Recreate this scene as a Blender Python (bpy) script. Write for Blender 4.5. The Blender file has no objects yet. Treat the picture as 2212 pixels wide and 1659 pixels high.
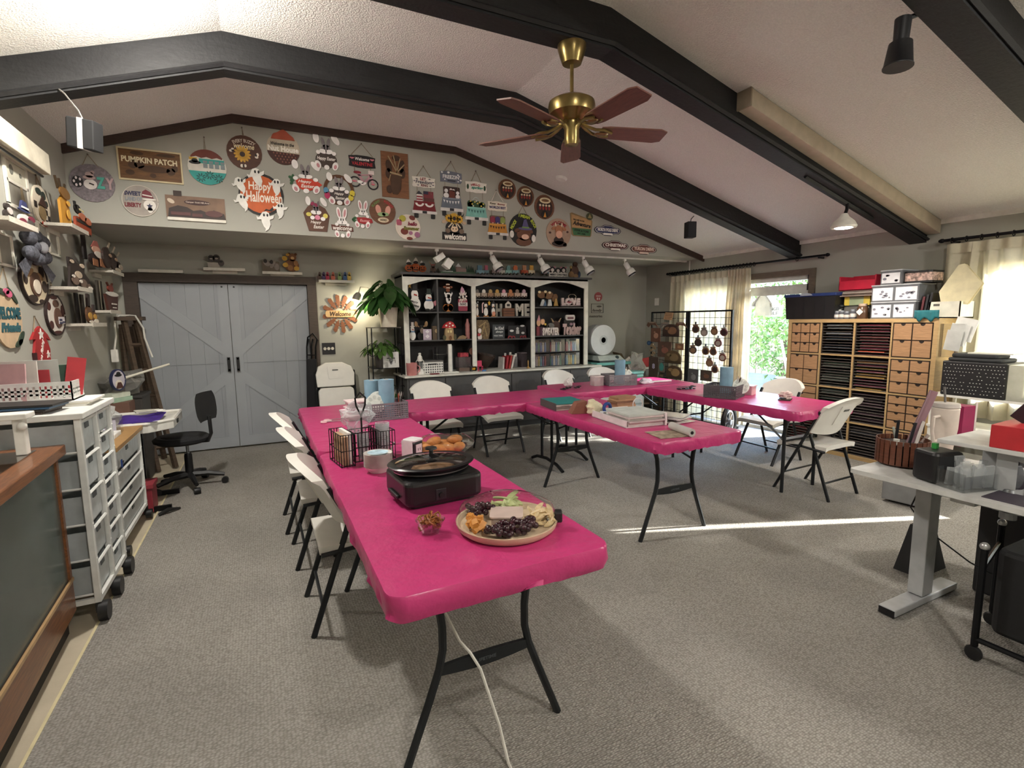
import bpy, math, random
from mathutils import Vector, Matrix, noise
PI = math.pi
R = random.Random(11)
SC = bpy.context.scene
COL = SC.collection

# ------------------------------------------------------------------ camera
F, YAW, PIT, ROL, CH = 1099.44, .4578, -.1241, -.0117, 1.4944
_f = Vector((math.sin(YAW), math.cos(YAW), 0)); _r = Vector((math.cos(YAW), -math.sin(YAW), 0)); _u = Vector((0, 0, 1))
FW = _f * math.cos(PIT) + _u * math.sin(PIT); _u2 = _u * math.cos(PIT) - _f * math.sin(PIT)
RT = _r * math.cos(ROL) + _u2 * math.sin(ROL); UP = _u2 * math.cos(ROL) - _r * math.sin(ROL)
CAM = Vector((0, 0, CH))
cd = bpy.data.cameras.new('camera'); cd.sensor_width = 36; cd.lens = F * 36 / 2212; cd.clip_start = .05; cd.clip_end = 200
cam = bpy.data.objects.new('camera', cd); COL.objects.link(cam); SC.camera = cam
mw = Matrix.Identity(4)
for i in range(3):
    mw[i][0] = RT[i]; mw[i][1] = UP[i]; mw[i][2] = -FW[i]; mw[i][3] = CAM[i]
cam.matrix_world = mw

def at(px, py, x=None, y=None, z=None):
    """survey: the point of the plane x=, y= or z= that photo pixel (px, py) shows"""
    d = FW + RT * ((px - 1106) / F) - UP * ((py - 829.5) / F)
    t = x / d.x if x is not None else y / d.y if y is not None else (z - CH) / d.z
    return CAM + d * t

# ------------------------------------------------------------------ sky, sun, exposure
SC.view_settings.view_transform = 'Standard'; SC.view_settings.look = 'None'
SC.view_settings.exposure = 0.48; SC.view_settings.gamma = 1; SC.view_settings.use_curve_mapping = False
wd = bpy.data.worlds.new('sky'); SC.world = wd; wd.use_nodes = True
wn = wd.node_tree.nodes; wl = wd.node_tree.links
bg = wn['Background']; sk = wn.new('ShaderNodeTexSky'); sk.sky_type = 'NISHITA'; sk.sun_disc = False
sk.sun_elevation = math.radians(27); sk.sun_rotation = math.radians(112); sk.air_density = 1; sk.dust_density = .4
wl.new(sk.outputs[0], bg.inputs[0]); bg.inputs[1].default_value = 2.8
sl = bpy.data.lights.new('sun', 'SUN'); sl.energy = 30; sl.angle = math.radians(.6); sl.color = (1, .95, .86)
so = bpy.data.objects.new('sun', sl); COL.objects.link(so)
so.rotation_euler = Vector((-.93 * .906, .367 * .906, -.423)).to_track_quat('-Z', 'Y').to_euler(); so.location = (12, -2, 8)

# ------------------------------------------------------------------ materials
_M = {}
def hx(s):
    if isinstance(s, (tuple, list)): return tuple(s)
    s = s.lstrip('#'); out = []
    for i in (0, 2, 4):
        c = int(s[i:i + 2], 16) / 255
        out.append(c / 12.92 if c <= .04045 else ((c + .055) / 1.055) ** 2.4)
    return tuple(out)
def M(col, rough=.55, metal=0, var=.10, scale=14, bump=0, bscale=60, kind=None, emit=0, trans=0, coat=0):
    key = (col if isinstance(col, str) else tuple(col), rough, metal, var, scale, bump, bscale, kind, emit, trans, coat)
    if key in _M: return _M[key]
    c = hx(col); m = bpy.data.materials.new(str(kind or 'paint') + '_' + (col if isinstance(col, str) else 'rgb')); m.use_nodes = True
    N = m.node_tree.nodes; L = m.node_tree.links; b = N['Principled BSDF']; out = N['Material Output']
    b.inputs['Roughness'].default_value = rough; b.inputs['Metallic'].default_value = metal
    if coat: b.inputs['Coat Weight'].default_value = coat; b.inputs['Coat Roughness'].default_value = .1
    tc = N.new('ShaderNodeTexCoord'); no = N.new('ShaderNodeTexNoise')
    no.inputs['Scale'].default_value = scale; no.inputs['Detail'].default_value = 3
    L.new(tc.outputs['Object'], no.inputs['Vector'])
    rp = N.new('ShaderNodeValToRGB'); L.new(no.outputs[0], rp.inputs[0])
    lo = tuple(v * (1 - var) for v in c) + (1,); hi = tuple(min(1, v * (1 + var)) for v in c) + (1,)
    rp.color_ramp.elements[0].position = .3; rp.color_ramp.elements[1].position = .7
    rp.color_ramp.elements[0].color = lo; rp.color_ramp.elements[1].color = hi
    colout = rp.outputs[0]
    if kind == 'wood':
        mp = N.new('ShaderNodeMapping'); mp.inputs['Scale'].default_value = (1, 1, 9) if scale < 30 else (9, 9, 1)
        L.new(tc.outputs['Object'], mp.inputs[0]); L.new(mp.outputs[0], no.inputs['Vector']); no.inputs['Distortion'].default_value = 1.2
    if kind == 'woodx':
        mp = N.new('ShaderNodeMapping'); mp.inputs['Scale'].default_value = (1, 12, 12)
        L.new(tc.outputs['Object'], mp.inputs[0]); L.new(mp.outputs[0], no.inputs['Vector']); no.inputs['Distortion'].default_value = 1.5
    L.new(colout, b.inputs['Base Color'])
    if emit:
        L.new(colout, b.inputs['Emission Color']); b.inputs['Emission Strength'].default_value = emit
    if bump:
        n2 = N.new('ShaderNodeTexNoise'); n2.inputs['Scale'].default_value = bscale; n2.inputs['Detail'].default_value = 4
        L.new(tc.outputs['Object'], n2.inputs['Vector'])
        bp = N.new('ShaderNodeBump'); bp.inputs['Strength'].default_value = bump; bp.inputs['Distance'].default_value = .01
        L.new(n2.outputs[0], bp.inputs['Height']); L.new(bp.outputs[0], b.inputs['Normal'])
    if kind == 'cloth':          # lets daylight through
        tr = N.new('ShaderNodeBsdfTranslucent'); L.new(colout, tr.inputs[0])
        mx = N.new('ShaderNodeMixShader'); mx.inputs[0].default_value = trans
        L.new(b.outputs[0], mx.inputs[1]); L.new(tr.outputs[0], mx.inputs[2]); L.new(mx.outputs[0], out.inputs[0])
    if kind == 'clear':          # thin clear plastic or glass: see-through plus a gloss
        tp = N.new('ShaderNodeBsdfTransparent'); tp.inputs[0].default_value = tuple(.7 + .3 * v for v in c) + (1,)
        mx = N.new('ShaderNodeMixShader'); fr = N.new('ShaderNodeMath'); fr.operation = 'POWER'; fr.inputs[1].default_value = 4; lw = N.new('ShaderNodeLayerWeight'); L.new(lw.outputs['Facing'], fr.inputs[0])
        ad = N.new('ShaderNodeMath'); ad.operation = 'ADD'; ad.use_clamp = True; ad.inputs[1].default_value = trans
        L.new(fr.outputs[0], ad.inputs[0]); L.new(ad.outputs[0], mx.inputs[0])
        gl = N.new('ShaderNodeBsdfGlossy'); gl.inputs['Roughness'].default_value = max(.04, rough)
        L.new(tp.outputs[0], mx.inputs[1]); L.new((gl if trans <= .2 else b).outputs[0], mx.inputs[2]); L.new(mx.outputs[0], out.inputs[0])
    _M[key] = m
    return m
CLEAR = M('e8eeee', .05, kind='clear', trans=.03)
PLAST = M('e9edee', .2, kind='clear', trans=.16)

# ------------------------------------------------------------------ mesh building
class B:
    def __init__(s): s.v = []; s.f = []
    def add(s, vs, fs):
        o = len(s.v); s.v += [tuple(v) for v in vs]; s.f += [tuple(i + o for i in f) for f in fs]; return s
    def box(s, x0, y0, z0, x1, y1, z1, m=None):
        vs = [Vector((x, y, z)) for x in (x0, x1) for y in (y0, y1) for z in (z0, z1)]
        if m: vs = [m @ v for v in vs]
        return s.add(vs, [(0, 1, 3, 2), (4, 6, 7, 5), (0, 4, 5, 1), (2, 3, 7, 6), (0, 2, 6, 4), (1, 5, 7, 3)])
    def rbox(s, x0, y0, z0, x1, y1, z1, r=.01, n=3, m=None):
        """box with rounded vertical corners"""
        return s.prism(rrect(x0, y0, x1, y1, r, n), z0, z1, m)
    def prism(s, pts, z0, z1, m=None):
        n = len(pts); vs = [Vector((p[0], p[1], z)) for z in (z0, z1) for p in pts]
        if m: vs = [m @ v for v in vs]
        return s.add(vs, [tuple(range(n - 1, -1, -1)), tuple(range(n, 2 * n))] + [(i, (i + 1) % n, n + (i + 1) % n, n + i) for i in range(n)])
    def tube(s, path, r, n=8, closed=False, flat=1.0, cap=True):
        path = [Vector(p) for p in path]; k = len(path); rs = r if isinstance(r, (list, tuple)) else [r] * k
        prev = None; rings = []
        for i, p in enumerate(path):
            a = path[(i - 1) % k] if (i or closed) else p; b_ = path[(i + 1) % k] if (i < k - 1 or closed) else p
            t = (b_ - a).normalized() if (b_ - a).length > 1e-9 else Vector((0, 0, 1))
            if prev is None:
                h = Vector((0, 0, 1)) if abs(t.z) < .9 else Vector((1, 0, 0)); u = t.cross(h).normalized()
            else:
                u = (prev - t * prev.dot(t)); u = u.normalized() if u.length > 1e-6 else t.orthogonal().normalized()
            prev = u; w = t.cross(u)
            rings.append([p + (u * math.cos(2 * PI * j / n) + w * flat * math.sin(2 * PI * j / n)) * rs[i] for j in range(n)])
        vs = [q for rg in rings for q in rg]; fs = []
        for i in range(k if closed else k - 1):
            a = i * n; b_ = ((i + 1) % k) * n
            for j in range(n): fs.append((a + j, a + (j + 1) % n, b_ + (j + 1) % n, b_ + j))
        if cap and not closed: fs += [tuple(range(n - 1, -1, -1)), tuple((k - 1) * n + j for j in range(n))]
        return s.add(vs, fs)
    def lathe(s, prof, n=20, c=(0, 0, 0), m=None, sx=1, sy=1, cap=True):
        """prof: (radius, z) from bottom to top"""
        c = Vector(c); vs = []; fs = []; k = len(prof)
        for r, z in prof:
            for j in range(n):
                v = Vector((r * sx * math.cos(2 * PI * j / n), r * sy * math.sin(2 * PI * j / n), z))
                vs.append((m @ v if m else v) + c)
        for i in range(k - 1):
            for j in range(n): fs.append((i * n + j, i * n + (j + 1) % n, (i + 1) * n + (j + 1) % n, (i + 1) * n + j))
        if cap and prof[0][0] > 1e-6: fs.append(tuple(range(n - 1, -1, -1)))
        if cap and prof[-1][0] > 1e-6: fs.append(tuple((k - 1) * n + j for j in range(n)))
        return s.add(vs, fs)
    def ball(s, c, rx, ry=None, rz=None, n=10, k=6, m=None):
        ry = ry or rx; rz = rz or rx
        pr = [(max(1e-7, math.sin(PI * i / k)), -math.cos(PI * i / k)) for i in range(k + 1)]; vs = []
        mm = Matrix.Diagonal((rx, ry, rz, 1))
        return s.lathe(pr, n, c, (m @ mm) if m else mm)
    def grid(s, fn, nu, nv):
        vs = [fn(i / nu, j / nv) for i in range(nu + 1) for j in range(nv + 1)]
        return s.add(vs, [(i * (nv + 1) + j, (i + 1) * (nv + 1) + j, (i + 1) * (nv + 1) + j + 1, i * (nv + 1) + j + 1) for i in range(nu) for j in range(nv)])
    def lay(s, pts, d0, d1):
        """flat shape in the wall plane (u, v), from depth d0 to d1 out of the wall (-y)"""
        ar = sum(pts[i][0] * pts[(i + 1) % len(pts)][1] - pts[(i + 1) % len(pts)][0] * pts[i][1] for i in range(len(pts)))
        if ar < 0: pts = pts[::-1]
        n = len(pts); vs = [(p[0], -d, p[1]) for d in (d0, d1) for p in pts]
        return s.add(vs, [tuple(range(n - 1, -1, -1)), tuple(range(n, 2 * n))] + [(i, (i + 1) % n, n + (i + 1) % n, n + i) for i in range(n)])
    def mesh(s, name, smooth=False):
        me = bpy.data.meshes.new(name); me.from_pydata(s.v, [], s.f); me.validate(); me.update()
        if smooth:
            me.polygons.foreach_set('use_smooth', [True] * len(me.polygons)); me.set_sharp_from_angle(angle=math.radians(38))
        return me
    def obj(s, name, mat, parent=None, smooth=False, bevel=0, seg=2, kind=None, label=None, mod=None):
        o = bpy.data.objects.new(name, s.mesh(name, smooth)); COL.objects.link(o)
        o.data.materials.append(mat)
        if parent: o.parent = parent
        if bevel:
            b = o.modifiers.new('bevel', 'BEVEL'); b.width = bevel; b.segments = seg; b.limit_method = 'ANGLE'; b.angle_limit = math.radians(50)
        if kind: o['kind'] = kind
        if label: o['label'] = label
        return o
def rrect(x0, y0, x1, y1, r, n=3):
    out = []
    for cx, cy, a in ((x1 - r, y1 - r, 0), (x0 + r, y1 - r, 90), (x0 + r, y0 + r, 180), (x1 - r, y0 + r, 270)):
        for i in range(n + 1):
            t = math.radians(a + 90 * i / n); out.append((cx + r * math.cos(t), cy + r * math.sin(t)))
    return out
def E(cx, cy, rx, ry=None, rot=0, n=22, a0=0, a1=360):
    ry = rx if ry is None else ry; c, s = math.cos(math.radians(rot)), math.sin(math.radians(rot)); out = []
    full = a1 - a0 >= 360
    for i in range(n if full else n + 1):
        t = math.radians(a0 + (a1 - a0) * i / n); x, y = rx * math.cos(t), ry * math.sin(t); out.append((cx + c * x - s * y, cy + s * x + c * y))
    return out
def Q(x0, y0, x1, y1): return [(x0, y0), (x1, y0), (x1, y1), (x0, y1)]
def BAR(x0, y0, x1, y1, w):
    d = Vector((x1 - x0, y1 - y0)); d = d.normalized() * w / 2; n = (-d.y, d.x)
    return [(x0 + n[0], y0 + n[1]), (x0 - n[0], y0 - n[1]), (x1 - n[0], y1 - n[1]), (x1 + n[0], y1 + n[1])]
def STAR(cx, cy, r, k=5, q=.45, rot=90):
    return [(cx + (r if i % 2 == 0 else r * q) * math.cos(math.radians(rot + 180 * i / k)), cy + (r if i % 2 == 0 else r * q) * math.sin(math.radians(rot + 180 * i / k))) for i in range(2 * k)]
def HEART(cx, cy, r):
    return [(cx + r * .0625 * 16 * math.sin(t) ** 3, cy + r * .0625 * (13 * math.cos(t) - 5 * math.cos(2 * t) - 2 * math.cos(3 * t) - math.cos(4 * t))) for t in [2 * PI * i / 20 for i in range(20)]]
def rz(a): return Matrix.Rotation(math.radians(a), 4, 'Z')
def rx(a): return Matrix.Rotation(math.radians(a), 4, 'X')
def ry(a): return Matrix.Rotation(math.radians(a), 4, 'Y')
def tl(x, y, z): return Matrix.Translation((x, y, z))

def thing(name, label, cat, loc=(0, 0, 0), rot=0, group=None):
    o = bpy.data.objects.new(name, None); COL.objects.link(o); o.empty_display_size = .05
    o.location = loc; o.rotation_euler = (0, 0, math.radians(rot)) if not isinstance(rot, (tuple, list)) else rot
    o['label'] = label; o['category'] = cat
    if group: o['group'] = group
    return o
def tag(o, label, cat, group=None):
    o['label'] = label; o['category'] = cat
    if group: o['group'] = group
    return o
def struct(o): o['kind'] = 'structure'; return o
def dup(root, loc, rot=None, label=None, group=None):
    r = root.copy(); COL.objects.link(r); r.location = loc
    if rot is not None: r.rotation_euler = (0, 0, math.radians(rot))
    if label: r['label'] = label
    if group: r['group'] = group
    for ch in list(root.children):
        c = ch.copy(); COL.objects.link(c); c.parent = r
        for g in list(ch.children):
            d = g.copy(); COL.objects.link(d); d.parent = c
    return r
def textmesh(body, w=None, h=None, shear=0, bold=.0):
    cu = bpy.data.curves.new('lettering', 'FONT'); cu.body = body; cu.size = 1; cu.extrude = .5; cu.resolution_u = 2; cu.shear = shear; cu.offset = bold
    cu.align_x = 'CENTER'; ob = bpy.data.objects.new('lettering', cu)
    me = bpy.data.meshes.new_from_object(ob); bpy.data.objects.remove(ob); bpy.data.curves.remove(cu)
    co = [v.co.copy() for v in me.vertices]
    if not co: return me
    x0, x1 = min(c.x for c in co), max(c.x for c in co); y0, y1 = min(c.y for c in co), max(c.y for c in co)
    sx = w / (x1 - x0) if w else None; sy = h / (y1 - y0) if h else None
    sx = sx or sy; sy = sy or sx
    for v, c in zip(me.vertices, co): v.co = ((c.x - (x0 + x1) / 2) * sx, -c.z, (c.y - (y0 + y1) / 2) * sy)
    return me
def text(body, mat, parent, u, v, d, w=None, h=None, t=.003, shear=0, bold=.02, name='lettering', rot=0, arc=None):
    """lettering standing t proud at depth d on the wall plane of its thing"""
    me = textmesh(body, w, h, shear, bold)
    for q in me.vertices:
        q.co.y = -d - (t if q.co.y < 0 else 0)
        if arc:
            a = q.co.x / arc; rr = arc + q.co.z; q.co.x = rr * math.sin(a); q.co.z = rr * math.cos(a) - arc
        if rot:
            c, s = math.cos(math.radians(rot)), math.sin(math.radians(rot)); q.co.x, q.co.z = c * q.co.x - s * q.co.z, s * q.co.x + c * q.co.z
        q.co.x += u; q.co.z += v
    o = bpy.data.objects.new(name, me); COL.objects.link(o); me.materials.append(mat); o.parent = parent
    return o
def lamp(kind, loc, energy, color, size=.1, rot=None, parent=None, **kw):
    l = bpy.data.lights.new('bulb', kind); l.energy = energy; l.color = color
    if kind == 'AREA': l.size = size; l.shape = 'DISK'
    elif kind in ('POINT', 'SPOT'): l.shadow_soft_size = size
    for k, v in kw.items(): setattr(l, k, v)
    o = bpy.data.objects.new('bulb', l); COL.objects.link(o); o.location = loc
    if rot: o.rotation_euler = rot
    if parent: o.parent = parent
    return o

# ================================================================== THE ROOM
XL, XR, YB, YG, YR = -1.38, 5.99, 6.91, 5.68, -2.2
X1, X2, ZT, ZL, ZR, ZS = -.098, 2.114, 3.439, 3.0, 2.404, 2.376
WALL = M('a5a49a', .85, var=.03, scale=3, bump=.05, bscale=220)
CEIL = M('e4e1db', .95, var=.06, scale=90, bump=1.0, bscale=95)
BEAM = M('18181a', .65, var=.35, scale=6, bump=.25, bscale=40, kind='woodx')
BROWN = M('3a2a22', .5, var=.3, scale=8, kind='woodx')
WHITE = M('e6e4dd', .5); BLACK = M('121214', .45); BLACKM = M('17181b', .35, .6)
def ceilz(x): return ZL + (x - XL) * (ZT - ZL) / (X1 - XL) if x < X1 else ZT if x < X2 else ZT + (x - X2) * (ZR - ZT) / (XR - X2)

# floor with the carpet laid on it
CONC = M('b9ae98', .7, var=.12, scale=5, bump=.1, bscale=80)
fl = struct(B().box(XL - .2, YR - .2, -.2, XR + .2, YB + .2, -.012).obj('floor', CONC))
cm = M('a79d8f', .95, var=.14, scale=2.2)
cn = bpy.data.materials.new('berber_carpet'); cn.use_nodes = True
N = cn.node_tree.nodes; L = cn.node_tree.links; b = N['Principled BSDF']; b.inputs['Roughness'].default_value = .97
tc = N.new('ShaderNodeTexCoord'); mp = N.new('ShaderNodeMapping'); mp.inputs['Scale'].default_value = (1, 1.7, 1); L.new(tc.outputs['Object'], mp.inputs[0])
vo = N.new('ShaderNodeTexVoronoi'); vo.inputs['Scale'].default_value = 78; vo.inputs['Randomness'].default_value = .55; L.new(mp.outputs[0], vo.inputs['Vector'])
n1 = N.new('ShaderNodeTexNoise'); n1.inputs['Scale'].default_value = 1.4; n1.inputs['Detail'].default_value = 5; L.new(tc.outputs['Object'], n1.inputs['Vector'])
r1 = N.new('ShaderNodeValToRGB'); r1.color_ramp.elements[0].position = .1; r1.color_ramp.elements[1].position = .75
r1.color_ramp.elements[0].color = hx('aeaaa3') + (1,); r1.color_ramp.elements[1].color = hx('7d7972') + (1,)
L.new(vo.outputs['Distance'], r1.inputs[0])
r2 = N.new('ShaderNodeValToRGB'); r2.color_ramp.elements[0].color = (.78, .78, .78, 1); r2.color_ramp.elements[1].color = (1, 1, 1, 1); r2.color_ramp.elements[0].position = .3; r2.color_ramp.elements[1].position = .65
L.new(n1.outputs[0], r2.inputs[0])
mx = N.new('ShaderNodeMix'); mx.data_type = 'RGBA'; mx.blend_type = 'MULTIPLY'; mx.inputs[0].default_value = 1
L.new(r1.outputs[0], mx.inputs[6]); L.new(r2.outputs[0], mx.inputs[7]); L.new(mx.outputs[2], b.inputs['Base Color'])
bp = N.new('ShaderNodeBump'); bp.inputs['Strength'].default_value = .8; bp.inputs['Distance'].default_value = .006; bp.invert = True
L.new(vo.outputs['Distance'], bp.inputs['Height']); L.new(bp.outputs[0], b.inputs['Normal'])
CX = -.82
B().box(CX, YR, -.012, XR, YB, 0).obj('carpet', cn, fl)
B().box(CX - .012, YR, -.012, CX, YB, .002).obj('carpet_binding', M('cfc39c', .9), fl)

struct(B().box(XL - .15, YR, -.1, XL, YB + .1, 3.6).obj('wall_left', WALL))
# back wall: the opening of the double door is filled by the doors; an added panel behind them keeps light out
struct(B().box(XL - .1, YB, -.1, -1.17, YB + .15, ZS).box(-1.17, YB, 1.97, .575, YB + .15, ZS).box(.575, YB, -.1, XR + .1, YB + .15, ZS)
       .box(-1.17, YB + .08, -.1, .575, YB + .15, 1.97).obj('wall_back', WALL))
g = [(XL, ZS), (XR, ZS), (XR, ZR + .1), (X2, ZT + .1), (X1, ZT + .1), (XL, ZL + .1)]
struct(B().prism(g, -YB - .15, -YG, Matrix(((1, 0, 0, 0), (0, 0, -1, 0), (0, 1, 0, 0), (0, 0, 0, 1)))).obj('wall_gable', WALL))
struct(B().box(XL - .1, YR - .15, -.1, XR + .1, YR, 3.6).obj('wall_rear', WALL))
# right wall with the glass door and the window left open
DY0, DY1, DZ = 4.0, 5.95, 2.0
WY0, WY1, WZ0, WZ1 = .35, 2.28, .72, 2.0
struct(B().box(XR, YR, -.1, XR + .15, WY0, 3.6).box(XR, WY0, -.1, XR + .15, WY1, WZ0).box(XR, WY0, WZ1, XR + .15, WY1, 3.6)
       .box(XR, WY1, -.1, XR + .15, DY0, 3.6).box(XR, DY0, DZ, XR + .15, DY1, 3.6).box(XR, DY1, -.1, XR + .15, YB + .1, 3.6).obj('wall_right', WALL))
# ceiling: sloped, flat, sloped
struct(B().add([(XL - .1, YR, ceilz(XL) - .034), (X1, YR, ZT), (X2, YR, ZT), (XR + .1, YR, ZR - .027), (XL - .1, YG, ceilz(XL) - .034), (X1, YG, ZT), (X2, YG, ZT), (XR + .1, YG, ZR - .027),
         (XL - .1, YR, 3.7), (XR + .1, YR, 3.7), (XL - .1, YG, 3.7), (XR + .1, YG, 3.7)],
        [(0, 4, 5, 1), (1, 5, 6, 2), (2, 6, 7, 3), (8, 9, 11, 10), (0, 8, 10, 4), (3, 7, 11, 9)]).obj('ceiling', CEIL))
# beams that follow the ceiling
BY = [(1.38, 1.55), (2.82, 2.97), (4.14, 4.27), (-.06, .09)]
def profile(dl, df, dr, lift=.03):
    up = [(XL, ZL), (X1, ZT), (X2, ZT), (XR, ZR)]
    return [(x, z + lift) for x, z in up] + [(XR, ZR - dr), (X2 + .02, ZT - df), (X1, ZT - df), (XL, ZL - dl)]
XZ = Matrix(((1, 0, 0, 0), (0, 0, -1, 0), (0, 1, 0, 0), (0, 0, 0, 1)))
BN = ['dark stained ceiling beam at the top right corner, nearest in view', 'dark stained ceiling beam that carries the brass ceiling fan', 'dark stained ceiling beam farthest from the viewer, next to the gable wall', 'dark stained ceiling beam overhead behind the viewer']
for (y0, y1), lb in zip(BY, BN):
    p = profile(.235, .24, .19); n = 4
    mb = B(); P8 = p
    # four-sided strip in three runs so that the faces stay flat
    for k in range(3):
        a, c_ = P8[k], P8[k + 1]; d_, e_ = P8[7 - k], P8[6 - k]
        vs = [(a[0], y0, a[1]), (c_[0], y0, c_[1]), (e_[0], y0, e_[1]), (d_[0], y0, d_[1]), (a[0], y1, a[1]), (c_[0], y1, c_[1]), (e_[0], y1, e_[1]), (d_[0], y1, d_[1])]
        mb.add(vs, [(0, 1, 2, 3), (7, 6, 5, 4), (3, 2, 6, 7), (0, 4, 5, 1), (0, 3, 7, 4), (1, 5, 6, 2)])
    t = thing('ceiling_beam', lb, 'beam', (0, 0, 0)); mb.obj('timber', BEAM, t)
    for k in range(3):      # dark laths along the lower edges
        d_, e_ = P8[7 - k], P8[6 - k]
        B().tube([(d_[0], y0 - .012, d_[1] + .03), (e_[0], y0 - .012, e_[1] + .03)], .017, 4).obj('edge_lath', BEAM, t)
# brown trim under the ceiling on the gable wall
t = thing('gable_trim', 'dark brown trim board along the top of the gable wall', 'trim')
for k, (a, c_) in enumerate(zip([(XL, ZL), (X1, ZT), (X2, ZT)], [(X1, ZT), (X2, ZT), (XR, ZR)])):
    B().add([(a[0], YG - .03, a[1] - .075), (c_[0], YG - .03, c_[1] - .075), (c_[0], YG - .03, c_[1] + .01), (a[0], YG - .03, a[1] + .01),
             (a[0], YG, a[1] - .075), (c_[0], YG, c_[1] - .075), (c_[0], YG, c_[1] + .01), (a[0], YG, a[1] + .01)],
            [(0, 1, 2, 3), (0, 4, 5, 1), (3, 2, 6, 7), (0, 3, 7, 4), (1, 5, 6, 2)]).obj('board', BROWN, t)
# white cove where ceiling and right wall meet
struct(B().box(XR - .03, YR, ZR - .035, XR, YG, ZR + .01).obj('trim_1', M('d9d6cd', .7)))
struct(B().box(.67, YB - .015, 0, 1.62, YB, .09).obj('baseboard_back', M('8f8b80', .6)))
struct(B().box(XL, YR, 0, XL + .015, YB, .08).obj('baseboard_left', M('8f8b80', .6)))
struct(B().box(XR - .015, 6.0, 0, XR, YB, .09).box(XR - .015, YR, 0, XR, DY0, .09).obj('baseboard_right', M('8f8b80', .6)))

# double barn-style door
FR = M('43372e', .55, var=.25, scale=10, kind='wood')
tr = B().box(-1.29, YB - .03, 0, -1.165, YB + .15, 1.97).box(.57, YB - .03, 0, .675, YB + .15, 1.97).box(-1.29, YB - .04, 1.965, .675, YB + .15, 2.06)
struct(tr.obj('trim_2', FR))
DG = M('94989c', .5, var=.04, scale=4); DGL = M('999da1', .5, var=.04, scale=4)
xm = -.298
for i, (x0, x1, sg) in enumerate(((-1.162, xm - .003, 1), (xm + .003, .566, -1))):
    t = struct(thing('door_%d' % (i + 1), 'grey barn-style door leaf on the %s of the pair' % ('left' if i == 0 else 'right'), 'door', (0, 0, 0)))
    del t['category']; del t['label']
    yf = YB + .03
    nb = 6; zlo, zhi = .012, 1.955
    for k in range(nb):
        a = x0 + (x1 - x0) * k / nb; c_ = x0 + (x1 - x0) * (k + 1) / nb
        B().box(a + .0006, yf, zlo, c_ - .0006, yf + .03, zhi).obj('plank', DG, t)
    xi = x1 if i == 0 else x0; xo = x0 if i == 0 else x1; s = sg
    w = .105
    mb = B().box(min(xi, xi - s * w), yf - .012, zlo, max(xi, xi - s * w), yf, zhi)
    mb.obj('stile', DGL, t)
    B().box(min(x0, x1), yf - .0135, zlo + .001, max(x0, x1), yf - .0005, zlo + .13).obj('rail', DGL, t)
    zc = 1.03
    # the K brace: two diagonals meeting at the middle of the stile
    for z_o, dz in ((zhi, -1), (zlo + .13, 1)):
        xb = xi - s * w; z_i = zc + (.1 if dz < 0 else -.1)
        pts = [(xo, z_o), (xo, z_o + dz * .16), (xb, z_i - dz * -.0), (xb, z_i - dz * .16)]
        vs = [(p[0], yy, p[1]) for yy in (yf - .0105, yf - .0005) for p in pts]
        B().add(vs, [(0, 1, 2, 3), (7, 6, 5, 4), (0, 4, 5, 1), (1, 5, 6, 2), (2, 6, 7, 3), (3, 7, 4, 0)]).obj('brace', DGL, t)
    B().box(min(xo, xi - s * w), yf - .008, zc - .003, max(xo, xi - s * w), yf, zc + .0).obj('middle_rail', DGL, t)
    hxp = xi - s * .045
    h = B().box(hxp - .016, yf - .05, .93, hxp + .016, yf - .035, 1.1).box(hxp - .01, yf - .05, .94, hxp + .01, yf, .96).box(hxp - .01, yf - .05, 1.07, hxp + .01, yf, 1.09)
    h.obj('handle', BLACK, t)
    B().lathe([(.011, 0), (.011, .012)], 10, (xi - s * .06, yf - .002, 1.925), rx(90)).obj('bolt_head', BLACK, t)

# sliding glass door in the right wall
FRD = M('6b5f52', .6, var=.2, scale=10, kind='wood'); ALU = M('dcdcd6', .4)
struct(B().box(XR - .025, DY0 - .075, 0, XR + .02, DY0, DZ + .075).box(XR - .025, DY0, DZ, XR + .02, DY1 + .07, DZ + .075).box(XR - .025, DY1, 0, XR + .02, DY1 + .07, DZ).obj('trim_3', FRD))
t = struct(thing('door_3', 'x', 'x')); del t['label']; del t['category']
fx = XR + .06
ym = 4.93
B().box(fx - .03, DY0, 0, fx + .06, DY0 + .05, DZ).box(fx - .03, DY1 - .05, 0, fx + .06, DY1, DZ).box(fx - .03, DY0, DZ - .05, fx + .06, DY1, DZ).box(fx - .03, DY0, -.01, fx + .06, DY1, .04).box(fx, ym - .04, .04, fx + .05, ym + .04, DZ - .05).obj('frame', ALU, t)
B().box(fx + .012, DY0 + .05, .04, fx + .016, ym - .04, DZ - .05).obj('pane', CLEAR, t)
B().box(fx + .032, ym + .04, .04, fx + .036, DY1 - .05, DZ - .05).obj('pane', CLEAR, t)
B().box(fx - .02, DY0 + .05, 1.78, fx + .01, ym, 1.9).obj('raised_blind', M('d5d8d2', .6), t)
B().box(fx - .045, DY0 + .01, 1.82, fx - .02, DY0 + .045, 1.9).obj('latch', BLACK, t)
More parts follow.
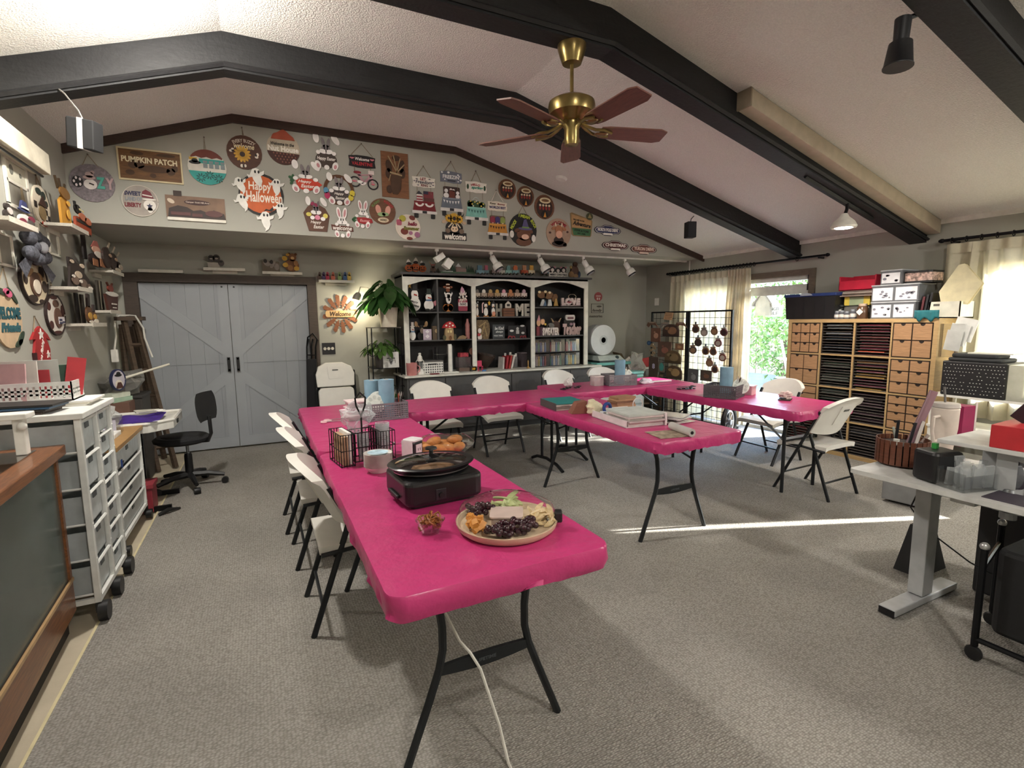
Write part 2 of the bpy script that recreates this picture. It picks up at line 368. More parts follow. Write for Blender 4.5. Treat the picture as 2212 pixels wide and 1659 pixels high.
# window
struct(B().box(XR - .02, WY0 - .06, WZ0 - .06, XR + .02, WY0, WZ1 + .06).box(XR - .02, WY1, WZ0 - .06, XR + .02, WY1 + .06, WZ1 + .06).box(XR - .02, WY0, WZ1, XR + .02, WY1, WZ1 + .06).box(XR - .05, WY0, WZ0 - .06, XR + .02, WY1, WZ0).obj('trim_4', FRD))
t = struct(thing('window_1', 'x', 'x')); del t['label']; del t['category']
B().box(fx - .03, WY0, WZ0, fx + .03, WY0 + .04, WZ1).box(fx - .03, WY1 - .04, WZ0, fx + .03, WY1, WZ1).box(fx - .03, WY0, WZ1 - .04, fx + .03, WY1, WZ1).box(fx - .03, WY0, WZ0, fx + .03, WY1, WZ0 + .04).box(fx - .02, 1.6, WZ0, fx + .02, 1.64, WZ1).obj('frame', ALU, t)
B().box(fx, WY0 + .04, WZ0 + .04, fx + .004, 1.6, WZ1 - .04).obj('pane', CLEAR, t)
B().box(fx, 1.64, WZ0 + .04, fx + .004, WY1 - .04, WZ1 - .04).obj('pane', CLEAR, t)

# outdoors: patio, fence, hedge
struct(B().box(XR + .15, -14, -.3, 30, 22, -.06).obj('patio', M('8a867c', .9, var=.1, scale=2)))
FEN = M('8d7a66', .8, var=.25, scale=8, kind='wood')
t = thing('garden_fence', 'weathered board fence beyond the glass door', 'fence', (12.5, 0, 0))
fb = B().box(0, 0, -.06, .03, .19, 1.9).mesh('board')
for i in range(80):
    o = bpy.data.objects.new('board', fb); COL.objects.link(o); o.parent = t; o.location = (R.uniform(-.01, .01), -3 + i * .2, 0)
    if i == 0: fb.materials.append(FEN)
LEAF = [M('5f7d3d', .6, var=.3), M('7d9a55', .6, var=.3), M('43612d', .6, var=.3)]
def leafcloud(name, label, c, rad, n, size, mat, trunk=True, group=None):
    t = thing(name, label, 'tree', (c[0], c[1], -.06), 0, group)
    mb = B()
    for i in range(n):
        while True:
            p = Vector((R.uniform(-1, 1), R.uniform(-1, 1), R.uniform(-1, 1)))
            if .3 < p.length < 1: break
        p = Vector((p.x * rad[0], p.y * rad[1], p.z * rad[2] + c[2]))
        m = Matrix.Translation(p) @ Matrix.Rotation(R.uniform(0, 6.3), 4, 'Z') @ Matrix.Rotation(R.uniform(-1.2, 1.2), 4, 'X')
        s = size * R.uniform(.6, 1.3)
        mb.add([m @ Vector(q) for q in ((0, 0, 0), (s * .3, s * .4, .02), (0, s, 0), (-s * .3, s * .4, .02))], [(0, 1, 2, 3)])
    mb.obj('foliage', mat, t, kind='stuff')
    if trunk: B().tube([(0, 0, 0), (.05, .02, c[2] * .5), (-.03, .05, c[2])], [.09, .07, .04], 7).obj('trunk', M('5b4a3a', .9), t)
leafcloud('garden_tree', 'leafy green tree behind the fence seen through the glass door', (14.6, 9.6, 2.3), (1.6, 2.4, 1.9), 3600, .17, LEAF[0])
leafcloud('garden_tree', 'pale leafy shrub in front of the fence beyond the glass door', (10.7, 7.6, 1.1), (.7, 1.3, 1.0), 1900, .13, LEAF[1])
leafcloud('garden_tree', 'dark leafy tree high over the fence at the patio', (11.5, 3.3, 3.6), (1.5, 1.3, 1.3), 1500, .16, LEAF[2])
leafcloud('garden_tree', 'spreading tree outside the curtained window', (14.4, -2.6, 2.3), (1.6, 2.3, 1.6), 1500, .18, LEAF[1])

# curtains and rods
CUR = M('d9d2bc', .9, kind='cloth', trans=.34, var=.04, scale=30)
def rod(name, y0, y1, label, rings, z=2.2):
    t = thing(name, label, 'curtain rod', (XR - .09, (y0 + y1) / 2, z)); h = (y1 - y0) / 2
    B().tube([(0, -h, 0), (0, h, 0)], .014, 10).obj('pole', BLACKM, t, True)
    for s in (-1, 1):
        B().lathe([(.001, -.03), (.02, -.015), (.022, .0), (.012, .02)], 10, (0, s * (h + .015), 0), rx(-90 * s)).obj('finial', BLACKM, t, True)
        B().tube([(.09, s * (h - .09), -.02), (0, s * (h - .09), -.02), (0, s * (h - .09), .0)], .011, 6).obj('bracket', BLACKM, t)
    rg = B().tube([(.024 * math.cos(a), 0, .024 * math.sin(a) - .006) for a in [2 * PI * k / 12 for k in range(12)]], .0045, 5, True).mesh('ring', True); rg.materials.append(BLACKM)
    for yy in rings:
        o = bpy.data.objects.new('ring', rg); COL.objects.link(o); o.parent = t; o.location = (0, yy - (y0 + y1) / 2, 0)
    return t
def curtain(label, y0, y1, z0, z1, folds, amp, mat, spread=1.0, seed=0):
    rr = random.Random(seed); ph = [rr.uniform(-.5, .5) for _ in range(folds + 2)]
    t = thing('curtain', label, 'curtain', (XR - .09, (y0 + y1) / 2, z0)); yc = (y0 + y1) / 2
    def fn(i, j):
        y = y0 + (y1 - y0) * i; zz = z1 + (z0 - z1) * j
        k = i * folds; a = amp * (.35 + .65 * min(1, j * 4)) * (1 + .3 * ph[int(k)])
        w = math.sin(2 * PI * k + .6 * math.sin(3 * j + k)) * a
        sp = 1 + (spread - 1) * j
        return ((w + .008 * math.sin(9 * k + 4 * j)), (y - yc) * sp + .15 * a * math.cos(4 * PI * k), zz - z0)
    B().grid(fn, folds * 14, 14).obj('drape', mat, t, True)
    B().grid(lambda i, j: (-.012 + math.sin(2 * PI * i * folds) * amp * .36, y0 + (y1 - y0) * i - yc, z1 - z0 - .09 * j), folds * 14, 1).obj('heading_tape', mat, t, True)
    return t
rod('curtain_rod', 3.76, 6.3, 'black curtain rod with rings above the sliding glass door', [4.72 + .055 * k for k in range(29)] + [4.12])
curtain('cream pleated curtain drawn across the left half of the glass door', 5.14, 6.22, .03, 2.15, 11, .035, CUR, seed=1)
curtain('cream curtain bunched into tight folds beside the open glass door', 4.78, 5.12, .03, 2.15, 7, .05, M('d6cbb4', .9, kind='cloth', trans=.2, var=.05, scale=30), spread=1.05, seed=2)
rod('curtain_rod', .2, 2.64, 'black curtain rod with rings above the window at the right edge', [1.36 + .11 * k for k in range(12)] + [.3 + .1 * k for k in range(10)], 2.2)
curtain('cream pinch-pleated curtain with daylight behind it at the right edge', 1.33, 2.6, .55, 2.16, 9, .045, CUR, seed=3)
curtain('cream pleated curtain panel nearest the viewer on the right wall', .22, 1.265, .55, 2.16, 8, .045, CUR, seed=4)

# ------------------------------------------------------------------ room lamps and added fill lamps
t = thing('ceiling_lamp', 'round white ceiling lamp just above the top edge on the left', 'lamp', (-.43, 3.5, ceilz(-.43)))
B().lathe([(.13, 0), (.14, -.02), (.12, -.03)], 24).obj('base', WHITE, t, True)
B().lathe([(.001, -.13), (.06, -.12), (.1, -.08), (.115, -.03)], 24).obj('globe', M('fff3df', .4, emit=9), t, True)
lamp('SPOT', (0, 0, -.17), 110, (1, .95, .87), .07, (0, 0, 0), t, spot_size=2.95, spot_blend=.35); lamp('POINT', (0, 0, -.22), 45, (1, .95, .87), .07, parent=t)
for lx, ly, e in ((.9, -.7, 100), (4.4, -.6, 130)):  # unseen lamps, added to brighten the near part of the room
    t = thing('ceiling_lamp', 'added round fill lamp, unseen behind the viewer on the %s' % ('left' if lx < 2 else 'right'), 'lamp', (lx, ly, ceilz(lx)))
    B().lathe([(.13, 0), (.14, -.02), (.12, -.03)], 24).obj('base', WHITE, t, True)
    B().lathe([(.001, -.13), (.06, -.12), (.1, -.08), (.115, -.03)], 24).obj('globe', M('fff3df', .4, emit=9), t, True)
    lamp('POINT', (0, 0, -.2), e, (1, .95, .88), .1, parent=t)

# ================================================================== TABLES, CLOTHS, CHAIRS
STEEL = M('1d2023', .4, .3); CWHITE = M('dedbd4', .45, var=.03); PINK = M('b93670', .33, var=.05, scale=6, bump=.9, bscale=10)
TH = .745
def table(label, cx, cy, rot, legs=('wish', 'wish'), ln=1.76, wd_=.74):
    """length along local y"""
    t = thing('folding_table', label, 'table', (cx, cy, 0), rot)
    B().prism(rrect(-wd_ / 2 + .025, -ln / 2 + .025, wd_ / 2 - .025, ln / 2 - .025, .05), TH - .05, TH - .008).obj('tabletop', CWHITE, t)
    for kind, s in zip(legs, (-1, 1)):
        y0 = s * (ln / 2 - .235)
        if kind == 'wish':
            for sx in (-1, 1):
                B().tube([(sx * .21, y0, .70), (sx * .2, y0, .66), (sx * .165, y0, .56), (sx * .155, y0, .48), (sx * .155, y0, .40), (sx * .17, y0, .33), (sx * .21, y0, .22), (sx * .295, y0, 0)], .0145, 8).obj('leg', STEEL, t, True)
            cb = B().grid(lambda i, j: (-.165 + .33 * i, y0 + (j - .5) * .012, .325 + .014 * math.sin(PI * i)), 8, 1)
            B().prism([(-.17, -.012)] + [(-.17 + .34 * i / 8, -.016 - .012 * math.sin(PI * i / 8)) for i in range(9)] + [(.17 - .34 * i / 8, .016 + .006 * math.sin(PI * i / 8)) for i in range(9)], -.007, .007, tl(0, y0, .325) @ rx(90)).obj('crossbar', STEEL, t)
            text('LIFETIME', M('4a4d50', .5), t, 0, .322, -y0 + .0075, w=.075, h=.012, t=.001)
            yh = y0 - s * .30
            for sx in (-1, 1): B().tube([(0, yh, .685), (sx * .155, y0, .52)], .008, 6).obj('brace', STEEL, t)
            B().tube([(0, yh - s * .02, .695), (0, yh + s * .02, .675)], .014, 6).obj('hinge', STEEL, t)
        elif kind == 'straight':
            for sx in (-1, 1): B().tube([(sx * .21, y0, .70), (sx * .21, y0, 0)], .0145, 8).obj('leg', STEEL, t, True); B().tube([(sx * .21, y0 - s * .33, .69), (sx * .21, y0, .45)], .008, 6).obj('brace', STEEL, t)
            B().tube([(-.21, y0, .45), (.21, y0, .45)], .009, 6).obj('brace', STEEL, t)
        else:
            for sx in (-1, 1):
                B().tube([(sx * .1, y0, .70), (sx * .1, y0, .08)], .0145, 8).obj('leg', STEEL, t, True)
            B().tube([(-.31, y0, .012), (-.2, y0, .055), (0, y0, .075), (.2, y0, .055), (.31, y0, .012)], .017, 8).obj('foot_bar', STEEL, t, True)
            yh = y0 - s * .42
            B().tube([(0, yh, .685), (0, yh + s * .1, .66), (0, y0, .45)], .01, 6).obj('brace', STEEL, t)
            B().tube([(-.1, y0, .45), (.1, y0, .45)], .009, 6).obj('brace', STEEL, t)
    return t
def cloth(label, x0, y0, x1, y1, z=TH, drop=.078, seed=1, flare=None):
    rr = random.Random(seed); o3 = Vector((seed * 7.1, 3, 1))
    ring = []
    base = rrect(x0, y0, x1, y1, .055, 6); k = len(base)
    pts = []
    for i in range(k):                                   # resample long sides
        a = Vector(base[i]); b_ = Vector(base[(i + 1) % k]); n = max(1, int((b_ - a).length / .035))
        pts += [a.lerp(b_, j / n) for j in range(n)]
    n = len(pts); cx, cy = (x0 + x1) / 2, (y0 + y1) / 2; rows = []
    def row(off, zz, amp, freq):
        out = []
        for i, p in enumerate(pts):
            a = pts[i - 1]; b_ = pts[(i + 1) % n]; tn = (b_ - a).normalized(); nr = Vector((tn.y, -tn.x))
            w = noise.noise(Vector((p.x * freq, p.y * freq, zz * 6)) + o3) * amp
            q = p + nr * (off + w); out.append((q.x, q.y, zz + w * .8))
        rows.append(out)
    for f in (.35, .6, .8, .93):
        out = []
        for p in pts:
            q = Vector((cx + (p.x - cx) * (1 - (1 - f) * min(1, .38 / max(.01, abs((x1 - x0) / 2)))), cy + (p.y - cy) * f)) if False else Vector((cx + (p.x - cx) * f, cy + (p.y - cy) * (1 - (1 - f) * (x1 - x0) / max(x1 - x0, y1 - y0)) if (y1 - y0) > (x1 - x0) else cy + (p.y - cy) * f))
            if (x1 - x0) > (y1 - y0): q.x = cx + (p.x - cx) * (1 - (1 - f) * (y1 - y0) / (x1 - x0))
            out.append((q.x, q.y, z + .0012 * noise.noise(Vector((q.x * 9, q.y * 9, 0)) + o3)))
        rows.append(out)
    row(-.002, z, .001, 10); row(.0015, z - .0055, .003, 20); row(.004, z - drop * .35, .010, 22); row(.002, z - drop * .7, .018, 26); row(-.004, z - drop, .026, 24); row(-.05, z - drop + .012, .004, 10)
    mb = B(); vs = [q for r_ in rows for q in r_]; fs = [tuple(range(n))]
    for r_ in range(len(rows) - 1):
        for i in range(n): fs.append((r_ * n + i, (r_ + 1) * n + i, (r_ + 1) * n + (i + 1) % n, r_ * n + (i + 1) % n))
    mb.add([(v[0] - cx, v[1] - cy, v[2] - z) for v in vs], fs)
    o = mb.obj('tablecloth', PINK, None, True); o.location = (cx, cy, z)
    for p_ in o.data.polygons: p_.flip() if hasattr(p_, 'flip') else None
    return tag(o, label, 'tablecloth')
LX0, LX1 = .265, 1.015
table('folding table under pink cloth nearest the viewer, with the roaster on it', (LX0 + LX1) / 2, 2.18, 0)
cloth('bright pink plastic cloth on the nearest table under the fruit tray', LX0, 1.31, LX1, 3.06, seed=1)
table('folding table under pink cloth beside the door, behind the nearest one', (LX0 + LX1) / 2, 3.95, 0)
cloth('bright pink plastic cloth on the table with the blue paper towel rolls', LX0, 3.075, LX1, 4.81, z=TH + .004, seed=2)
table('folding table under pink cloth in the back row, left part', 1.94, 4.45, 90, ('post', 'post'))
cloth('bright pink plastic cloth on the left part of the back row', 1.045, 4.085, 2.82, 4.82, seed=3)
table('folding table under pink cloth in the back row, right part', 3.66, 4.70, 90, ('post', 'post'), 1.7)
cloth('bright pink plastic cloth on the back row in front of the paint shelves', 2.80, 4.33, 4.52, 5.07, z=TH + .006, seed=4)
table('folding table under pink cloth along the right side of the ring', 4.15, 3.42, 0, ('straight', 'straight'))
cloth('bright pink plastic cloth on the right table with the wire basket', 3.775, 2.55, 4.53, 4.35, z=TH + .002, seed=5)
table('folding table under red-pink cloth in the middle of the ring', 2.51, 3.21, 0)
cloth('red-pink plastic cloth on the middle table with papers and binders', 2.14, 2.32, 2.88, 4.10, z=TH - .003, seed=6)

def chair_proto():
    t = thing('folding_chair', '', 'chair', (0, 0, 0), 0, 'white folding chairs')
    # seat: contoured slab
    def top(i, j):
        x = -.22 + .44 * i; y = -.2 + .42 * j; e = abs(2 * i - 1)
        w = 1 - .06 * (1 - j); zz = .452 - .018 * (1 - e * e) * (1 - (2 * j - 1) ** 2) - .02 * max(0, j - .85) / .15 - .012 * max(0, e - .8) / .2
        return (x * w, y, zz)
    n = 12; mb = B().grid(top, n, n); m0 = len(mb.v)
    per = [i * (n + 1) for i in range(n + 1)] + [n * (n + 1) + j for j in range(1, n + 1)] + [i * (n + 1) + n for i in range(n - 1, -1, -1)] + [j for j in range(n - 1, 0, -1)]
    k = len(per); low = [(mb.v[p][0] * .985, mb.v[p][1] * .985, mb.v[p][2] - .038) for p in per]
    mb.v += low; mb.f += [(per[i], m0 + i, m0 + (i + 1) % k, per[(i + 1) % k]) for i in range(k)]; mb.f.append(tuple(m0 + i for i in range(k)))
    mb.obj('seat', CWHITE, t, True)
    # backrest: curved shell with rounded top
    def bk(i, j, d=0):
        e = 2 * i - 1; z0_, z1_ = .515 + .03 * e * e, .845 - .075 * abs(e) ** 2.6
        zz = z0_ + (z1_ - z0_) * j; y = .22 - .5 * zz - .055 * (1 - e * e) - d
        roll = .028 * max(0, (j - .8) / .2) ** 2 
        return (e * .228, y - roll * (0 if d == 0 else 1), zz)
    nu, nv = 18, 9; mb = B().grid(lambda i, j: bk(i, j), nu, nv); m0 = len(mb.v); bb = B().grid(lambda i, j: bk(i, j, .022), nu, nv)
    mb.v += bb.v; mb.f += [tuple(m0 + q for q in f[::-1]) for f in bb.f]
    per = [i * (nv + 1) for i in range(nu + 1)] + [nu * (nv + 1) + j for j in range(1, nv + 1)] + [i * (nv + 1) + nv for i in range(nu - 1, -1, -1)] + [j for j in range(nv - 1, 0, -1)]
    mb.f += [(per[i], per[(i + 1) % len(per)], m0 + per[(i + 1) % len(per)], m0 + per[i]) for i in range(len(per))]
    bo = mb.obj('backrest', CWHITE, t, True)
    gm = lambda x, z, d: (x, .22 - .5 * z - .055 - .022 - d + .03 * (x / .228) ** 2, z)
    pn = B(); q4 = [(-.075, .61), (.075, .61), (.085, .775), (-.085, .775)]
    pn.add([gm(x, z, -.004) for x, z in q4] + [gm(x, z, .004) for x, z in q4], [(0, 1, 2, 3), (7, 6, 5, 4), (0, 4, 5, 1), (1, 5, 6, 2), (2, 6, 7, 3), (3, 7, 4, 0)]).obj('back_panel', CWHITE, bo)
    q4 = [(-.035, .725), (.035, .725), (.035, .742), (-.035, .742)]
    B().add([gm(x, z, .0) for x, z in q4] + [gm(x, z, .0055) for x, z in q4], [(0, 1, 2, 3), (7, 6, 5, 4), (0, 4, 5, 1), (1, 5, 6, 2), (2, 6, 7, 3), (3, 7, 4, 0)]).obj('grip_slot', M('53534f', .6), bo)
    for s in (-1, 1):
        B().tube([(s * .228, .22, 0), (s * .226, .22 - .5 * .4, .4), (s * .222, .22 - .5 * .73, .73)], .0155, 8, flat=.75).obj('front_leg', STEEL, t, True)
        B().tube([(s * .205, -.245, 0), (s * .205, -.06, .53)], .0145, 8, flat=.75).obj('rear_leg', STEEL, t, True)
        B().tube([(s * .21, -.19, .40), (s * .21, .0, .415), (s * .2, .2, .405)], .011, 6).obj('seat_rail', STEEL, t, True)
    B().tube([(-.228, .22 - .5 * .16, .16), (.228, .22 - .5 * .16, .16)], .008, 6).obj('stretcher', STEEL, t)
    B().tube([(-.205, -.245 + .185 * .27, .14), (.205, -.245 + .185 * .27, .14)], .008, 6).obj('stretcher', STEEL, t)
    return t
ch0 = chair_proto()
CHRS = [((.385, 2.665), -90, 'white folding chair nearest the viewer on the left of the front table'),
      ((.36, 3.42), -90, 'middle white folding chair of the three along the left tables'),
      ((.33, 4.03), -90, 'farthest white folding chair of the three along the left tables'),
      ((1.64, 5.16), 180, 'white folding chair behind the back row nearest the plant stand'),
      ((2.40, 5.25), 180, 'white folding chair behind the back row, second from the plants'),
      ((3.48, 5.50), 183, 'white folding chair in front of the paint organizer shelf'),
      ((4.17, 5.50), 178, 'white folding chair behind the grey basket on the back row'),
      ((4.78, 3.55), 88, 'white folding chair between the right table and the glass door'),
      ((4.25, 2.69), 2, 'white folding chair at the near end of the right table')]
for i, (p, a, lb) in enumerate(CHRS):
    if i == 0: ch0.location = (*p, 0); ch0.rotation_euler = (0, 0, math.radians(a)); ch0['label'] = lb
    else: dup(ch0, (*p, 0), a, lb)

# ================================================================== ON THE CEILING
BRASS = M('8f7c4e', .28, .9, var=.15); BLADE = M('6a4438', .45, var=.3, scale=9, kind='woodx')
t = thing('ceiling_fan', 'brass ceiling fan with five wooden blades under the dark beam', 'ceiling fan', (1.872, 2.895, 3.2))
B().lathe([(.035, -.115), (.06, -.11), (.075, -.07), (.09, -.02), (.09, 0)], 24).obj('canopy', BRASS, t, True)
B().tube([(0, 0, -.1), (0, 0, -.32)], .012, 10).obj('downrod', BRASS, t, True)
B().lathe([(.06, -.46), (.09, -.44), (.1, -.43), (.14, -.41), (.15, -.37), (.145, -.34), (.11, -.32), (.02, -.31)], 28).obj('motor_housing', BRASS, t, True)
B().lathe([(.001, -.6), (.04, -.595), (.047, -.57), (.047, -.5), (.06, -.48), (.06, -.46)], 20).obj('switch_housing', BRASS, t, True)
bl = B().prism([(.0, -.055), (.05, -.066), (.40, -.076), (.45, -.055), (.45, .055), (.40, .076), (.05, .066), (.0, .055)], -.004, .004, tl(.19, 0, 0) @ rx(-11)).mesh('blade'); bl.materials.append(BLADE)
ir = B().tube([(.05, 0, .05), (.10, .02, .02), (.15, .035, .0), (.2, .05, -.004), (.26, .03, -.012)], .010, 6).tube([(.05, 0, .05), (.10, -.02, .02), (.15, -.035, .0), (.2, -.05, -.004), (.26, -.03, -.012)], .010, 6).ball((.2, 0, -.012), .05, .03, .008).mesh('blade_iron', True); ir.materials.append(BRASS)
for k in range(5):
    for nm, me in (('blade', bl), ('blade_iron', ir)):
        o = bpy.data.objects.new(nm, me); COL.objects.link(o); o.parent = t; o.location = (0, 0, -.505); o.rotation_euler = (0, 0, math.radians(58 + 72 * k))
# long beige light box on the near side of the fan beam
t = thing('valance_box', 'long beige box light fixed along the near side of the fan beam', 'light box', (0, 0, 0))
sl_ = (ZR - ZT) / (XR - X2); xa, xb = 3.27, 5.97
def bxs(x0, x1, o0, o1, y0, y1):
    return [(x, y, ceilz(x) + o) for x in (x0, x1) for y in (y0, y1) for o in (o0, o1)]
B().add(bxs(xa, xb, -.125, -.005, 2.70, 2.815), [(0, 1, 3, 2), (4, 6, 7, 5), (0, 4, 5, 1), (2, 3, 7, 6), (0, 2, 6, 4), (1, 5, 7, 3)]).obj('housing', M('b8ab98', .7, var=.08), t, bevel=.004)
B().add(bxs(xa - .012, xa, -.128, -.003, 2.695, 2.818), [(0, 1, 3, 2), (4, 6, 7, 5), (0, 4, 5, 1), (2, 3, 7, 6), (0, 2, 6, 4), (1, 5, 7, 3)]).obj('end_cap', M('8f8270', .7), t)
# black track under the fan beam with the lit white spot
def track(label, x0, x1, y, mat):
    t = thing('light_track', label, 'light track', ((x0 + x1) / 2, y, ceilz((x0 + x1) / 2) - .2)); h = (x1 - x0) / 2
    zz = lambda x: ceilz(x + (x0 + x1) / 2) - ceilz((x0 + x1) / 2) + (0 if x0 > X2 else -.04)
    B().tube([(-h, 0, zz(-h) - .016), (h, 0, zz(h) - .016)], .017, 4).obj('rail', mat, t)
    return t
track('thin black light track under the fan beam', 4.2, 5.2, 2.9, BLACKM)
t = thing('spot_lamp', 'lit white bell-shaped spot lamp hanging under the fan beam', 'lamp', (4.77, 2.9, 2.5))
B().tube([(.03, 0, .02), (.03, 0, -.05), (0, 0, -.11)], .014, 8).obj('stem', BLACKM, t, True)
B().lathe([(.1, -.215), (.105, -.2), (.085, -.16), (.04, -.12), (.025, -.09)], 24).obj('shade', M('d9d6cc', .4), t, True)
B().lathe([(.001, -.222), (.06, -.22), (.096, -.205)], 24).obj('bulb_face', M('fff6e6', .4, emit=30), t, True)
lamp('SPOT', (0, 0, -.23), 90, (1, .92, .8), .08, (0, 0, 0), t, spot_size=2.6, spot_blend=.6)
# black spots and speakers
t = thing('spot_lamp', 'black can-shaped spot lamp hanging from the beam at the top right', 'lamp', (2.95, 1.57, 2.94))
B().tube([(.13, -.02, .06), (.06, 0, .03), (.02, 0, .0)], .012, 8).obj('arm', BLACK, t, True)
B().lathe([(.033, -.12), (.036, 0)], 18, (0, 0, .01), ry(4)).obj('neck', BLACK, t, True)
B().lathe([(.001, -.115), (.05, -.115), (.062, -.22), (.066, -.225), (.066, -.23), (.001, -.228)][::-1], 20, (0, 0, .01), ry(4)).obj('can', BLACK, t, True)
def speaker(label, p, m, w, h, d, band, cord):
    t = thing('speaker_box', label, 'speaker', p)
    B().box(-w / 2, -d / 2, -h / 2, w / 2, d / 2, h / 2, m).obj('cabinet', M('09090b', .8), t, bevel=.006)
    B().box(-w / 2 + .008, -d / 2 - .004, -h / 2 + .008, w / 2 - .008, -d / 2, h / 2 - .008, m).obj('grille', M('222226', .9), t)
    if band: B().box(-w / 2 - .002, -d * .1, -h / 2 - .002, w / 2 + .002, d * .1, h / 2 + .002, m).obj('pale_band', M('a9a6a2', .5), t)
    B().tube(cord, .005, 6).obj('cord', M('5d5a56', .6) if band else BLACK, t, True)
speaker('small black speaker with a pale band hanging from a cord at the upper left', at(184, 292, y=4.1), rz(-26) @ ry(28) @ rz(-75) @ rx(20), .12, .17, .14, True, [(0.0, 0, .08), (-.02, 0, .14), (-.08, .01, .23), (-.12, .04, .27)])
speaker('small black speaker hanging below the far beam near the right slope', at(1491, 497, y=4.3), rz(-20), .10, .17, .1, False, [(0, 0, .08), (0.01, 0, .12), (.03, -.02, .15)])
# smoke detector, hook
def onslope(px, py):
    m = (ZR - ZT) / (XR - X2); d = FW + RT * ((px - 1106) / F) - UP * ((py - 829.5) / F)
    return CAM + d * ((ZT - m * X2 - CH) / (d.z - m * d.x))
SLP = math.atan((ZT - ZR) / (XR - X2))
o = B().lathe([(.03, -.032), (.055, -.028), (.068, -.008), (.068, 0)], 24).obj('smoke_detector', WHITE, None, True)
o.location = onslope(1213, 384); o.rotation_euler = (0, SLP, 0); tag(o, 'round white smoke detector on the sloped ceiling', 'smoke detector')
o = B().tube([(0, 0, 0), (0, 0, -.03), (.015, 0, -.05), (.03, 0, -.04)], .005, 6).lathe([(.014, -.008), (.014, 0)], 10).obj('ceiling_hook', WHITE, None, True)
o.location = onslope(1296, 425); o.rotation_euler = (0, SLP, 0); tag(o, 'tiny white hook on the sloped ceiling below the smoke detector', 'hook')
# white track with spots in front of the hutch
t = thing('light_track', 'long white light track under the soffit above the hutch', 'light track', (3.77, 6.0, ZS))
B().box(-2.17, -.018, -.02, 2.17, .018, 0).obj('rail', WHITE, t)
B().box(-2.2, -.022, -.022, -2.15, .022, 0).obj('end_cap', WHITE, t); B().box(2.12, -.022, -.022, 2.2, .022, 0).obj('feed_box', WHITE, t)
t2 = thing('cable_duct', 'thin white cable duct running down the right wall corner', 'cable duct', (XR - .01, 5.93, 1.9))
B().box(-.006, -.008, 0, .006, .008, .47).obj('duct', WHITE, t2)
HD = [(940, 'angled white square-bodied spot on the white track above the orange pumpkins', 1), (1052, 'white bell-shaped spot on the white track, second from the left', 0), (1155, 'white bell-shaped spot on the white track, third from the left', 0), (1256, 'white bell-shaped spot on the white track above the hutch corner', 0), (1345, 'white bell-shaped spot on the white track nearest the corner by the curtain', 0)]
for px, lb, sq in HD:
    x = {940: 1.97, 1052: 2.68, 1155: 3.37, 1256: 4.07, 1345: 4.79}[px]
    t = thing('track_spot', lb, 'spot light', (x, 6.0, ZS - .02), 0, 'spots on the white track')
    B().box(-.02, -.016, -.03, .02, .016, 0).obj('adapter', WHITE, t); B().tube([(0, 0, -.03), (0, 0, -.075)], .009, 8).obj('stem', WHITE, t)
    if sq:
        m = tl(.03, 0, -.10) @ ry(-35)
        B().box(-.06, -.045, -.035, .06, .045, .035, m).obj('can', WHITE, t, bevel=.004)
        B().box(.0, -.05, -.06, .09, .05, .05, tl(.1, 0, -.14) @ ry(35)).obj('barn_door', WHITE, t, bevel=.004)
    else:
        m = tl(.02, 0, -.07) @ ry(-24) @ rx(-22)
        B().lathe([(.062, -.17), (.062, -.12), (.055, -.1), (.036, -.085), (.036, .01), (.02, .02)], 20, (0, 0, 0), m).obj('can', WHITE, t, True)
        B().lathe([(.055, -.185), (.06, -.185), (.06, -.17)][::1], 20, (0, 0, 0), m).obj('black_rim', BLACK, t)
        B().lathe([(.0001, -.187), (.05, -.187)], 20, (0, 0, 0), m).obj('lens', M('d8d4d6', .3), t)

